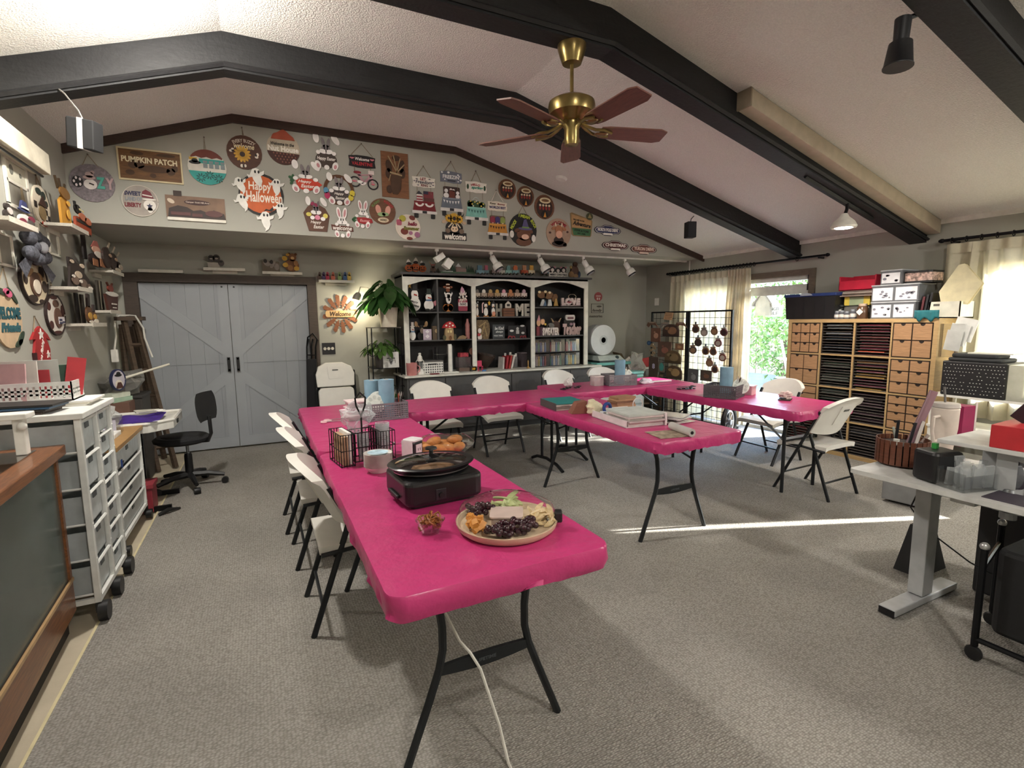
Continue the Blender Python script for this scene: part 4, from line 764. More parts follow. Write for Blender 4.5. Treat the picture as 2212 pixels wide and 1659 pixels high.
s = S(1129, 497, 60, 71, 'round black sign with a brown cow in a witch hat reading MOO I MEAN BOO'); s.L('disc', '14110f', [E(0, 0, 1)], .007); s.T('MOO?', -.68, .28, .62, .22, 'b3c23a', rot=58, bold=.04); s.T('I MEAN', .1, .82, .8, .2, 'b3c23a', rot=-8, bold=.04); s.T('BOO!', .76, .42, .55, .2, 'b3c23a', rot=-55, bold=.04); s.L('cow', '65402b', [E(.05, -.3, .5, .35), E(.05, -.72, .55, .26), E(-.42, -.05, .2, .12, 20), E(.52, -.05, .2, .12, -20)], .005); s.L('hat', '554d78', [[(-.1, .1), (.42, .1), (.22, .66), (.05, .62)], E(.15, .08, .5, .09)], .005); s.L('hat_band', '6d8a45', [Q(-.1, .1, .42, .19)], .002); s.d = .012; s.L('muzzle', 'd9b29c', [E(.14, -.42, .26, .16)], .004); s.L('ghosts', 'dedbd4', [E(-.8, -.3, .14, .22), E(.76, -.48, .14, .22)], .006, .007); s.hang(-.3, .95, .3, .95, .0, 1.45)
s = S(1206, 504, 53, 64, 'round tan WELCOME sign with a seated brown cow'); s.L('disc', 'a58a76', [E(0, 0, 1)], .007); s.T('WELCOME', 0, .72, 1.3, .2, '9a2330', arc=.8, bold=.04); s.L('seat', '33221d', [E(.05, -.72, .6, .2), E(0, -.5, .4, .3), E(.5, -.78, .16, .12)], .005); s.L('cow_head', 'a86f4d', [E(0, .22, .3, .3), E(-.42, .3, .18, .11, 20), E(.42, .3, .18, .11, -20)], .005); s.L('muzzle', 'd3a088', [E(.0, -.1, .26, .26)], .004); s.L('horns', 'd9c8ae', [E(-.25, .56, .05, .14, 15), E(.25, .56, .05, .14, -15)], .004, .007); s.L('flies', '4a2e24', [E(-.7, .0, .09, .07), E(.72, .12, .09, .07), E(.1, .62, .08, .06)], .003, .007)
s = S(1255, 487, 48, 48, 'tan and green Adventure sign with a round badge at its corner'); s.L('board', '8a7550', [[(-1, 1), (-.85, 1.08), (.95, .55), (1, .4), (.9, -.9), (.8, -1), (-.7, -1), (-.85, -.85)]], .007); s.L('face', 'b08a5c', [[(-.9, .92), (.9, .5), (.84, -.25), (-.82, -.25)]], .003); s.d -= .003; s.L('green_band', '3d6b45', [[(-.82, -.3), (.86, -.3), (.8, -.92), (-.7, -.92)]], .003); s.T('WELCOME TO OUR', -.25, .42, 1.0, .13, '17140f', rot=-6); s.T('Adventure', .02, .08, 1.6, .38, '17140f', shear=.25, rot=-6, bold=.03); s.T('STEVE & TONI', .0, -.5, 1.25, .2, '10201a', rot=-4); s.T('EST 1985', .0, -.76, .7, .12, '10201a', rot=-4); s.L('badge', '4c5036', [E(.72, .85, .3, .32)], .006, .008); s.L('badge_tree', '9a8c5d', [[(.55, .7), (.9, .7), (.72, 1.1)]], .003, .014)
OVL = [(-1, 0), (-.92, .35), (-.8, .55), (-.5, .6), (-.25, .95), (.25, .95), (.5, .6), (.8, .55), (.92, .35), (1, 0), (.92, -.35), (.8, -.55), (.5, -.6), (.25, -.95), (-.25, -.95), (-.5, -.6), (-.8, -.55), (-.92, -.35)]
def oval(px, py, w, h, lb, edge, face, tx, tc, sub):
    s = S(px, py, w, h, lb); s.L('board', edge, [OVL], .006); s.L('pale_line', 'd9d3cc', [[(x * .93, y * .88) for x, y in OVL]], .002); s.L('face', face, [[(x * .89, y * .8) for x, y in OVL]], .002)
    s.T(tx, 0, .08, 1.5, .62, tc, bold=.04); s.L('scroll', sub, [[(-.35, -.85), (.35, -.85), (.32, -.5), (-.32, -.5)]], .005)
    return s
oval(1312, 498, 58, 24, 'navy oval NORTH POLE DRIVE street sign', '1b2036', '27305a', 'NORTH POLE DRIVE', 'e5e2dc', 'e2dfd8')
oval(1328.5, 531, 58, 23, 'dark red oval CHRISTMAS street sign with a white banner', '2a1412', '4b1d1b', 'CHRISTMAS', 'e8dfd6', 'e8e2d8')
oval(1390, 539, 57, 23, 'brown oval YUKON DRIVE street sign nearest the right slope', '301b17', '6a4036', 'YUKON DRIVE', 'd9c3b2', 'd9c3b2')
s = S(303.5, 434.5, 80, 68, 'round grey SWEET LAND OF LIBERTY sign with a patriotic gnome'); s.L('disc', '9d958c', [E(0, 0, 1)], .006); s.L('rim', 'c3bcb0', [RING(0, 0, 1, 1, .95, 36)], .010, 0); s.T('SWEET', -.38, .45, .9, .28, '2f2d4c', bold=.05); s.T('LAND OF', -.35, .1, .9, .26, '84898f', bold=.05); s.T('LIBERTY', -.4, -.28, .9, .28, '6d1f27', bold=.05); s.L('hat', '6d2630', [[(.1, .25), (.75, .2), (.6, .6), (.35, .75), (.15, .6)]], .006); s.L('hat_stripes', 'ddd5cd', [BAR(.15, .4, .68, .32, .07), E(.5, .12, .38, .06)], .003); s.L('beard', 'ddd8cf', [E(.5, -.25, .34, .34), E(.5, -.55, .14, .2)], .005, .006); s.L('star', '33344f', [STAR(.5, -.3, .18)], .004, .012)
s = S(424, 451, 128, 56, 'brown engraved camping plaque with a white lower ledge'); s.L('board', M('7c6350', .65, var=.2, scale=8), [Q(-1, -.8, 1, .9)], .008); s.L('name_board', '3a1a16', [E(.05, .45, .44, .2)], .004); s.T('Camper Gold Hill Area', .07, .44, .8, .15, 'd6c4b4'); s.d = .008; s.L('hills', '2f1f19', [[(-.95, -.75), (-.9, -.1), (-.6, .15), (-.3, .05), (-.1, -.2), (.15, -.1), (.4, -.3), (.6, -.05), (.95, -.3), (1, -.75)]], .003); s.L('train', '56302c', [Q(-.85, -.6, -.2, -.35), Q(-.15, -.65, .2, -.4), E(.6, -.35, .3, .25)], .004); s.L('moon', 'c9b9a4', [E(-.82, .45, .1, .2, 20)], .003, .008); s.L('ledge', 'dcd8cb', [Q(-.97, -1, 1, -.78)], .02, 0); s.L('hook_block', '33231a', [Q(-.72, .85, -.45, 1.25)], .012, 0)

# ================================================================== THE HUTCH
CHAR = M('4c4b4b', .55, var=.12, scale=5); CHARD = M('2b2a2b', .6, var=.12); CREAM = M('dddcd2', .5)
HY, HX0, HX1 = 6.44, 1.66, 4.46
t = thing('hutch', 'long charcoal hutch with white arched frames along the back wall', 'hutch', (3.06, 6.6, 0))
def hb(name, x0, y0, z0, x1, y1, z1, mat, par=None, bevel=0): return B().box(x0 - 3.06, y0 - 6.6, z0, x1 - 3.06, y1 - 6.6, z1).obj(name, mat, par or t, bevel=bevel)
hb('base', 1.64, 6.34, .08, 4.58, 6.9, .785, CHAR); hb('plinth', 1.67, 6.37, 0, 4.55, 6.9, .08, CHARD)
hb('counter', 1.60, 6.29, .785, 4.62, 6.9, .812, CREAM, bevel=.005)
hb('back_panel', 1.68, 6.87, .812, 4.44, 6.9, 2.08, CHARD)
for x0, x1 in ((1.66, 1.69), (2.6, 2.63), (3.505, 3.535), (4.43, 4.46)): hb('upright', x0, HY + .02, .812, x1, 6.87, 2.08, CHARD)
hb('top', 1.66, HY, 2.06, 4.46, 6.9, 2.085, CHAR)
hb('crown', 1.62, HY - .05, 2.085, 4.50, 6.9, 2.112, CHAR)
PIL = [(1.655, 1.72), (2.585, 2.645), (3.49, 3.55), (4.40, 4.465)]
for x0, x1 in PIL: hb('face_stile', x0, HY, .812, x1, HY + .022, 2.085, CREAM)
for (a, b_) in ((1.72, 2.585), (2.645, 3.49), (3.55, 4.40)):
    n = 14; w = b_ - a
    pts = [(a - 3.06, 2.085), (a - 3.06, 1.955)] + [(a + w * (.05 + .9 * i / n) - 3.06, 1.965 + .075 * math.sin(PI * i / n)) for i in range(n + 1)] + [(b_ - 3.06, 1.955), (b_ - 3.06, 2.085)]
    vs = [(p[0], y - 6.6, p[1]) for y in (HY, HY + .02) for p in pts]; k = len(pts)
    B().add(vs, [tuple(range(k)), tuple(range(2 * k - 1, k - 1, -1))] + [(i, k + i, k + (i + 1) % k, (i + 1) % k) for i in range(k)]).obj('arched_valance', CREAM, t)
for x0, x1, z in ((1.69, 2.6, 1.62), (1.69, 2.6, 1.255), (2.63, 3.505, 1.79), (2.63, 3.505, 1.552), (2.63, 3.505, 1.243), (3.535, 4.43, 1.682), (3.535, 4.43, 1.27)):
    hb('shelf', x0, HY + .015, z - .018, x1, 6.87, z, CHAR)
hb('divider', 2.105, HY + .02, 1.255, 2.125, 6.87, 2.06, CHAR)
for i in range(6):
    x0 = 1.67 + i * .483; x1 = x0 + .465
    d = hb('door', x0, 6.322, .12, x1, 6.34, .755, CHAR)
    n = 10; xm_ = (x0 + x1) / 2
    pts = [(x0 + .06, .18), (x1 - .06, .18), (x1 - .06, .62), (x1 - .1, .62), (x1 - .12, .66), (x0 + .12, .66), (x0 + .1, .62), (x0 + .06, .62)]
    vs = [(p[0] - 3.06, y - 6.6, p[1]) for y in (6.316, 6.323) for p in pts]; k = 8
    B().add(vs, [tuple(range(k))] + [(i_, k + i_, k + (i_ + 1) % k, (i_ + 1) % k) for i_ in range(k)]).obj('raised_panel', M('454445', .5, var=.12), d)
    B().box((x1 - .03 if i % 2 == 0 else x0 + .018) - 3.06, 6.305 - 6.6, .43, (x1 - .018 if i % 2 == 0 else x0 + .03) - 3.06, 6.322 - 6.6, .5).obj('hinge', BLACK, d)

def H(px, py0, py1, w, label, name, cat, y=6.53, group=None, rot=0):
    """a cut-out figure standing on a hutch shelf, seen between rows py0 (top) and py1 (foot)"""
    return S(px, (py0 + py1) / 2, w, py1 - py0, label, (dict(y=y), rot), name, cat, group, stand=True)
TK = .012
def snowman(s, hat='1a1716', scarf='4a6a8a', cx=0, k=1):
    s.L('body', 'e9e6df', [E(cx, -.5, .8 * k, .5)], TK); s.d -= TK * .99; s.L('head', 'eae7e0', [E(cx, .2, .5 * k, .35)], TK); s.d -= TK * .5
    s.L('hat', hat, [Q(cx - .55 * k, .48, cx + .55 * k, .58), Q(cx - .32 * k, .58, cx + .32 * k, 1)], TK); s.L('scarf', scarf, [Q(cx - .5 * k, -.12, cx + .5 * k, .02)], .003); s.L('nose', 'a83a30', [BAR(cx - .15, .2, cx + .3, .12, .1)], .003)
s = H(895.5, 612, 672, 30, 'tall white snowman board with dark script on the top left hutch shelf', 'snowman_figure', 'figure'); snowman(s, scarf='e9e6df'); s.d = TK; s.T('Merry', -.1, -.35, 1.1, .18, '1f1c1b', shear=.2, rot=-12); s.T('Christmas', 0, -.6, 1.2, .18, '1f1c1b', shear=.2, rot=-12); s.L('star', 'c79c3a', [STAR(-.7, .86, .3)], .006)
s = H(929, 624, 671, 34, 'snowman cut-out with blue scarf holding a pink sign on the hutch', 'snowman_figure', 'figure'); snowman(s, '1d2a22', '51708f', -.2, .75); s.L('sign', 'b9787f', [[(.3, -.2), (.9, .05), (1, -.3), (.5, -.6)]], .004); s.L('feet', '17130f', [E(-.45, -.92, .3, .1), E(.2, -.92, .3, .1)], .006)
s = H(967, 613, 673, 27, 'white cow cut-out standing on a pumpkin below a gingerbread man', 'stacked_figure', 'figure'); s.L('pumpkin', 'b06a2c', [E(0, -.75, .8, .27), E(-.4, -.72, .4, .25), E(.4, -.72, .4, .25)], TK); s.L('cow', 'e8e4de', [E(.05, -.1, .4, .35), E(0, .15, .5, .2)], TK); s.L('arms', 'e8e4de', [BAR(-.2, .05, -.6, .35, .15), BAR(.3, .05, .65, .35, .15)], .006); s.L('spots', '1b1716', [E(.1, -.15, .14, .1), E(-.12, .18, .12, .06)], .003); s.L('gingerbread', '7a4428', [E(0, .72, .42, .16), E(0, .9, .28, .12), E(-.5, .75, .25, .08), E(.5, .75, .25, .08), E(0, .5, .3, .1)], .008, TK); s.L('icing', 'ece4da', [Q(-.3, .92, .3, .97), Q(-.3, .68, .3, .72)], .002, TK + .008)
s = H(999, 619, 672, 23, 'pink gnome with daisies on a red jar on the hutch', 'gnome_figure', 'figure'); s.L('jar', '9a3b50', [rrect(-.85, -1, .85, .0, .15)], TK); s.L('label_band', 'ddd3cf', [Q(-.85, -.6, .85, -.3)], .003); s.T('PAWS', 0, -.45, 1.2, .2, '2a2023'); s.L('daisies', 'e6dfd4', petals(-.3, .12, .5, 8, .07) + petals(.35, .2, .45, 8, .07), .006, TK); s.L('gnome_hat', 'c393a6', [[(-.55, .3), (.5, .3), (.25, .8), (-.1, 1.0), (-.3, .85)]], TK, 0); s.L('nose', 'd9a994', [E(0, .32, .15, .06)], .004, TK)
s = H(890.5, 696, 735, 15, 'slim white snowman cut-out at the left end of the middle shelf', 'snowman_figure', 'figure'); snowman(s, 'e9e6df', '6d8aa8', 0, 1.1)
s = H(909, 694, 735, 27, 'black moose cut-out with tan antlers on the hutch', 'moose_figure', 'figure', 6.58); s.L('body', '1d1917', [E(.1, -.55, .7, .48), E(.1, .25, .4, .35)], TK); s.L('antlers', 'b08d63', [E(-.75, .7, .25, .3, 25), E(.85, .7, .25, .3, -25), BAR(-.6, .55, -.1, .35, .12), BAR(.7, .55, .2, .35, .12)], TK, 0); s.L('muzzle', '8d7b6d', [E(.15, .0, .3, .3)], .004)
s = H(923, 711, 735, 18, 'small lilac card with white diamonds leaning on the hutch shelf', 'greeting_card', 'card', 6.5); s.L('card', 'b9a9b9', [Q(-1, -1, 1, 1)], .006); s.L('diamonds', 'e8e2e6', [[(0, .9), (.5, .55), (0, .2), (-.5, .55)], [(0, .1), (.5, -.3), (0, -.7), (-.5, -.3)]], .002)
s = H(939, 704, 735, 14, 'kraft brown box with a round label on the hutch shelf', 'kraft_box', 'box', 6.56); s.L('carton', '5d4e3c', [Q(-1, -1, 1, 1)], .06); s.L('round_label', 'b39a72', [E(.1, .3, .45, .28)], .002)
s = H(968, 694, 735, 28, 'wooden mushroom house with a red spotted cap on the hutch', 'mushroom_house', 'figure', 6.5); s.L('house', 'a58a63', [[(-.7, -1), (.75, -1), (.6, .4), (-.55, .4)]], .05); s.L('side_bushes', '4d4a30', [E(-.8, -.7, .25, .28), E(.85, -.65, .2, .32)], .01); s.L('door', '6d4526', [E(.1, -.75, .2, .24)], .004); s.d = .05; s.L('windows', 'e0cf94', [Q(-.3, -.2, -.05, .05), Q(.1, -.2, .35, .05), Q(-.1, .2, .3, .35)], .003); s.L('cap', 'b1252a', [[(-1, .3), (-.75, .6), (-.3, .9), (.15, 1), (.6, .85), (.95, .45), (1, .3)]], .06, 0); s.L('cap_spots', 'efe6da', [E(-.5, .55, .14, .09), E(.05, .78, .14, .09), E(.5, .55, .14, .09), E(0, .45, .1, .06)], .003, .06)
s = H(996, 724, 734, 22, 'small driftwood fish lying on the hutch shelf', 'driftwood', 'ornament', 6.5); s.L('wood', '8d7454', [[(-1, -.7), (-.4, .6), (.3, 1), (1, .2), (.6, -1), (-.6, -1)]], .03)
o = B().lathe([(.028, 0), (.03, .01), (.03, .05), (.034, .07), (.03, .09), (.034, .13), (.03, .15), (.034, .19), (.018, .23), (.014, .27)], 14).obj('pink_bottle', M('a9706c', .5), None, True); o.location = at(1010.5, 731, y=6.52); o.location.z = 1.255; tag(o, 'dusty pink ribbed bottle on the middle shelf of the hutch', 'bottle')
# counter of the left bay
o = thing('pink_mug', 'glossy pink watering mug on the left end of the hutch counter', 'mug', (at(890, 809, y=6.4).x, 6.4, .812)); B().lathe([(.062, 0), (.066, .01), (.07, .16), (.064, .16), (.06, .02)], 18).obj('body', M('c98684', .25, .3), o, True); B().tube([(.066, 0, .03), (.1, 0, .05), (.105, 0, .1), (.068, 0, .13)], .007, 6).obj('handle', M('c98684', .25, .3), o, True)
o = thing('white_lantern', 'white hurricane lantern on the hutch counter', 'lantern', (at(908, 808, y=6.45).x, 6.45, .812)); B().lathe([(.06, 0), (.06, .015), (.05, .05), (.03, .07), (.02, .08)], 16).obj('base', WHITE, o, True); B().lathe([(.03, .08), (.042, .12), (.03, .17)], 14).obj('glass', CLEAR, o, True); B().lathe([(.03, .17), (.035, .19), (.03, .23), (.015, .25), (.02, .27), (.01, .28)], 14).obj('cap', WHITE, o, True)
for k in (-1, 1): B().tube([(k * .03, 0, .05), (k * .055, 0, .09), (k * .05, 0, .17), (k * .02, 0, .21)], .004, 5).obj('wire_guard', WHITE, o)
o = thing('patterned_basket', 'grey and white lattice patterned storage box on the hutch counter', 'box', (at(934, 806, y=6.5).x, 6.55, .812)); B().box(-.14, -.09, 0, .14, .09, .15).obj('body', M('e2e1dc', .6), o); lt = B()
for i in range(9):
    for j in range(4):
        x = -.125 + i * .0312; z = .02 + j * .033; lt.add([(x + a * .012, -.0915, z + b_ * .013) for a, b_ in ((-1, 0), (0, -1), (1, 0), (0, 1))], [(0, 1, 2, 3)])
lt.obj('lattice', M('4a4a4c', .6), o, kind='stuff'); B().box(-.07, -.093, .115, .05, -.09, .132).obj('slot', BLACK, o); B().box(-.145, -.095, .15, .145, .095, .17).obj('lid', M('5c5a58', .6), o, bevel=.004)
o = B().box(-.06, -.03, 0, .06, .03, .012).obj('red_cloth', M('6d1524', .8), None, bevel=.005); o.location = (at(938, 808, y=6.38).x, 6.36, .812); tag(o, 'folded dark red cloth in front of the lattice patterned box', 'cloth')
o = thing('acrylic_stand', 'clear acrylic organizer on the hutch counter', 'organizer', (at(956, 803, y=6.6).x, 6.6, .812))
for z in (0, .12, .24): B().box(-.1, -.08, z, .1, .08, z + .006).obj('tier', PLAST, o)
for sx in (-.1, .094): B().box(sx, -.08, 0, sx + .006, .08, .34).obj('side', PLAST, o)
o = thing('white_post_stand', 'white upright post on a flat base on the hutch counter', 'stand', (at(974, 806, y=6.42).x, 6.44, .812)); B().box(-.1, -.06, 0, .1, .06, .015).obj('foot', WHITE, o, bevel=.003); B().box(-.022, -.02, .015, .022, .02, .38).obj('post', WHITE, o, bevel=.003); B().box(.028, -.01, .02, .034, .01, .36).obj('scale', M('9a9a9a', .5), o)
o = thing('clear_case', 'clear case with a red patterned lid on the hutch counter', 'case', (at(1002, 804, y=6.5).x, 6.52, .812)); B().box(-.085, -.07, 0, .085, .07, .2).obj('case', PLAST, o); B().box(-.08, -.065, .005, .08, .065, .05).obj('drawer', M('5a4030', .6), o); B().box(-.06, -.06, .2, .06, .06, .255).obj('lid', M('a33240', .6, var=.4, scale=40), o, bevel=.006)
o = thing('wooden_trophy', 'dark wooden trophy stand with a round top on the hutch counter', 'trophy', (at(1020, 803, y=6.5).x, 6.48, .812)); B().box(-.05, -.04, 0, .05, .04, .07).obj('block', BLACK, o, bevel=.004); B().lathe([(.03, .07), (.018, .1), (.022, .2), (.012, .24)], 12).obj('stem', M('2a1712', .4), o, True); B().lathe([(.05, -.012), (.05, .012)], 18, (0, 0, .27), rx(90)).obj('medallion', M('5d3320', .4), o); B().box(-.025, -.042, .02, .025, -.04, .05).obj('gold_plate', M('b58a2c', .4, .6), o)
# bay 2
TC = ['b7aa98', '9d8f80', '8f6c50', 'a88d66', 'd3c3bd', 'a7714c', 'b59a84', 'c9b7b1']; TP = ['6b6460', 'd8d2c8', 'b5975f', 'c89a4d', 'd79aa8', 'c07a4a', '8a7768', 'c4a3b0']; TN = ['lantern', 'marshmallow', 'bell', 'honey pot', 'pink pig', 'orange fox', 'grey wolf', 'rabbit']
for i in range(8):
    px = 1029.5 + i * 14.4
    s = H(px, 625, 643.5, 12.5, 'tiny wooden train wagon with a %s on the upper hutch shelf' % TN[i], 'train_wagon', 'toy train', 6.49, 'wagons of the wooden toy train'); s.L('wagon', TC[i], [Q(-.95, -.75, .95, .15)], .03); s.L('load', TP[i], [E(0, .45, .55, .52)], .02, .005); s.L('wheels', '4d4038', [E(-.5, -.75, .26, .25), E(.5, -.75, .26, .25)], .036, 0)
def penguin(s, extra):
    s.L('body', '17151a', [E(0, -.25, .75, .75), E(0, .5, .55, .42)], TK); s.L('belly', 'e6e1da', [E(0, -.35, .5, .55), E(-.17, .5, .2, .24), E(.17, .5, .2, .24)], .004); s.L('feet', 'c77a35', [E(-.35, -.95, .3, .08), E(.35, -.95, .3, .08), E(0, .35, .14, .08)], .006); extra(s)
pg = [(1030, 10, lambda s: s.L('snow_dots', 'e6e6e6', [E(.2, .95, .2, .08), E(-.5, .8, .15, .06)], .004), 'penguin cut-out at the left edge of the hutch shelf below the toy train'), (1048.5, 17, lambda s: (s.L('candy_cane', 'dcb8b4', [BAR(-.95, -.5, -.95, .7, .22), BAR(-.95, .7, -.6, .85, .2)], .006), s.L('star', 'd3a53c', [STAR(.75, .8, .4)], .006)), 'penguin cut-out with a candy cane and a yellow star'), (1064.5, 15, lambda s: (s.L('hat', '221f24', [[(-.5, .75), (.5, .75), (0, 1.2)]], .006), s.L('gift', 'd08e72', [E(0, -.6, .45, .3)], .006)), 'penguin cut-out hugging an orange ball next to the letter H')]
for px, w, fn, lb in pg: penguin(H(px, 652, 684, w, lb, 'penguin_figure', 'figure', 6.5), fn)
def letter(ch, px, py0, py1, w, lb, col='b9b4a8', y=6.55, bold=.05, cat='letter'):
    s = H(px, py0, py1, w, lb, 'letter_block', cat, y); s.T(ch, 0, 0, 2, 2, col, bold=bold, t=.03); return s
letter('H', 1076, 656, 684, 14, 'pale wooden letter H on the hutch shelf', 'a9a598', 6.58); letter('M', 1120.5, 656, 683, 17, 'pale wooden letter M on the hutch shelf'); letter('E', 1137, 656, 683, 12, 'pale wooden letter E at the end of the hutch shelf word')
s = H(1096, 650, 684, 25, 'wooden crate with a tiny house sign between the letters H and M', 'crate_sign', 'ornament', 6.52); s.L('crate', '6b4128', [Q(-.95, -1, .95, .05)], .05); s.L('slat_gaps', '2e1a10', [Q(-.95, -.68, .95, -.62), Q(-.95, -.35, .95, -.29)], .002); s.L('tag_house', 'c9c0b4', [[(-.5, .1), (.5, .1), (.5, .6), (0, 1), (-.5, .6)]], .01, .02); s.L('tag_window', '2a2522', [Q(-.25, .3, .25, .6)], .003, .03)
s = H(1041, 691, 733, 30, 'carved brown wooden vase with leaf pattern on the hutch', 'carved_vase', 'vase', 6.55); s.L('vase', M('6d5a3e', .6, var=.5, scale=40, bump=.6, bscale=60), [[(-.8, -1), (.7, -1), (.95, -.2), (.9, .5), (.6, 1), (-.9, 1), (-1, .2)]], .05); s.L('carving', 'a08a60', [BAR(-.4, -.8, .2, .7, .12), BAR(.5, -.7, .1, .4, .1), BAR(-.6, .3, .4, .8, .1)], .006); s.L('small_figure', 'd9d0ca', [E(-.6, -.1, .25, .25), E(-.6, -.75, .3, .3)], .01, .06); s.L('red_ball', '9c2a34', [E(-.75, -.5, .22, .16)], .01, .07)
s = H(1076.5, 701, 733, 26, 'dark grey board with white script on the hutch shelf', 'script_board', 'sign', 6.56); s.L('board', '3c4145', [Q(-1, -1, 1, 1)], .012); s.T('be Kind', .1, .5, 1.5, .45, 'cfd2d2', shear=.2); s.T('always', .1, .0, 1.2, .35, 'cfd2d2', shear=.2); s.T('YOUR THING', -.1, -.5, 1.5, .2, 'cfd2d2')
s = H(1116, 699, 733, 42, 'black scene board with a skeleton and red glasses on the hutch', 'scene_board', 'ornament', 6.56); s.L('board', '1a181b', [rrect(-.9, -1, .95, .75, .2)], .01); s.L('figure', 'b5b2b0', [E(.05, .35, .13, .2), Q(-.1, -.3, .2, .15)], .006); s.d -= .006; s.L('white_birds', 'd6d4d2', [E(-.55, .1, .2, .14), E(.55, .7, .22, .12), E(.6, -.2, .16, .14)], .006); s.L('red_glasses', '9d2a33', [RING(-.75, -.75, .22, .25, .6, 12), RING(-.4, -.75, .18, .22, .6, 12), RING(.45, -.75, .18, .2, .6, 12), RING(.75, -.75, .18, .22, .6, 12)], .006)
o = B().lathe([(.05, 0), (.07, .02), (.12, .12), (.14, .2), (.13, .2), (.1, .12), (.06, .03)], 18, sy=.5).obj('brown_bowl', M('42332b', .5), None, True); o.location = (at(1044, 780, y=6.7).x, 6.72, .9); o.rotation_euler = (.3, .2, 0); tag(o, 'tilted dark brown woven bowl at the back of the hutch counter', 'bowl')
o.location.z = .83
o = thing('tiny_pink_chair', 'tiny pink doll chair on the hutch counter', 'doll chair', (at(1037, 795, y=6.45).x, 6.45, .812)); PK = M('c5365c', .5)
for xx in (-.03, .03):
    for yy in (-.02, .02): B().box(xx - .004, yy - .004, 0, xx + .004, yy + .004, .06).obj('leg', PK, o)
B().box(-.035, -.025, .06, .035, .025, .068).obj('seat', PK, o); B().box(-.035, .02, .068, .035, .026, .14).obj('back', PK, o)
for i, (px, c, r_) in enumerate(((1083, 'b8b2ae', -12), (1090, '9c2530', -16), (1096, 'a8322f', -20), (1101, 'd0c9c2', -22))):
    o = B().box(-.012, -.08, 0, .012, .08, .17 + .01 * i).obj('leaning_book', M(c, .6)); o.location = (at(px, 802, y=6.55).x, 6.56, .814); o.rotation_euler = (0, math.radians(-r_ - 8), 0); tag(o, ('grey', 'dark red', 'bright red', 'pale')[i] + ' thin book leaning on the hutch counter', 'book', 'leaning books on the hutch')
for i, (px, h_) in enumerate(((1093, .21), (1104, .22), (1110, .17), (1116, .2))):
    o = thing('craft_bottle', ('first', 'second', 'third, shortest', 'fourth')[i] + ' white-capped clear craft bottle beside the leaning books', 'bottle', (at(px, 800, y=6.7).x, 6.72, .812), 0, 'craft bottles'); B().lathe([(.028, 0), (.03, .01), (.03, h_ * .7), (.014, h_ * .8)], 12).obj('body', M('8b8789', .3), o, True); B().lathe([(.018, h_ * .78), (.018, h_)], 12).obj('cap', M('d8d4cf', .4), o, True)
o = thing('clear_tub', 'smoky clear plastic tub at the right of the hutch middle bay', 'tub', (at(1133, 800, y=6.65).x, 6.68, .812)); B().box(-.07, -.07, 0, .07, .07, .2).obj('tub', M('6d6165', .3, kind='clear', trans=.5), o); B().box(-.075, -.075, .2, .075, .075, .215).obj('lid', M('7a6d72', .4), o, bevel=.003)
o = B().lathe([(.025, 0), (.018, .02), (.008, .03), (.01, .1), (.001, .12)], 10).obj('gold_statuette', M('b58d55', .4, .4), None, True); o.location = (at(1141, 803, y=6.42).x, 6.42, .812); tag(o, 'small pale gold statuette at the front of the hutch counter', 'statuette')
o = B().box(-.03, -.012, 0, .03, .012, .02).obj('blue_marker', M('3f78b5', .4), None, bevel=.006); o.location = (at(1045, 800, y=6.38).x, 6.37, .812); tag(o, 'bright blue marker cap on the hutch counter', 'marker')
# bay 3
s = H(1181, 626, 661, 46, 'row of bronze winged figurines on the upper right hutch shelf', 'winged_figurine', 'figurine', 6.52); s.L('wings', '6d4c2c', [E(-.5, .35, .42, .4, 20), E(.15, .3, .42, .45, -15), E(.7, .0, .26, .5, -10)], .02); s.L('lights', 'dcc9a0', [E(-.75, .7, .13, .15), E(-.2, .75, .13, .15), E(.2, .65, .12, .14)], .006); s.L('robes', 'c9cbc9', [[(-.7, -1), (-.2, -1), (-.35, -.2), (-.5, -.2)], [(.0, -1), (.4, -1), (.3, -.2), (.1, -.2)]], .02, .012); s.L('blue_robe', '55708a', [[(-.45, -1), (-.15, -1), (-.25, -.3)]], .01, .033); s.L('gold_lady', 'b08a4c', [[(.6, -1), (.98, -1), (.85, -.1), (.7, -.1)]], .02, .012)
s = H(1231.5, 643, 661, 41, 'pale speckled LOVE letters standing on the upper right hutch shelf', 'love_letters', 'letters', 6.52); s.L('plinth', 'cdbdb9', [Q(-1, -1, 1, -.88)], .03); s.d = 0; s.T('LOVE', 0, .05, 1.95, 1.75, 'c9b7b5', bold=.09, t=.03); s.L('heart', '8f3a48', [HEART(-.22, -.1, .24)], .005, .03); s.L('wire_ring', 'b5a48c', [RING(.2, 1.25, .42, .6, .9, 18)], .006)
s = H(1168, 680, 726, 21, 'pair of gnomes with tall hats at the left of the right hutch bay', 'gnome_figure', 'figure', 6.5); s.L('robe', '7a2a34', [Q(-.95, -1, -.3, -.1)], TK); s.d -= TK; s.L('robe', '4a2a3a', [Q(-.2, -1, .5, -.15)], TK); s.L('face', 'd8a982', [E(-.55, .25, .4, .32), E(.3, .35, .42, .3)], .006); s.L('hat', 'c78d94', [[(-.9, .45), (-.2, .45), (-.5, 1)]], .006); s.d -= .006; s.L('hat', '22191a', [[(-.1, .6), (.75, .6), (.3, 1)]], .006); s.L('bow', 'd0b050', [E(.75, .1, .2, .1)], .006)
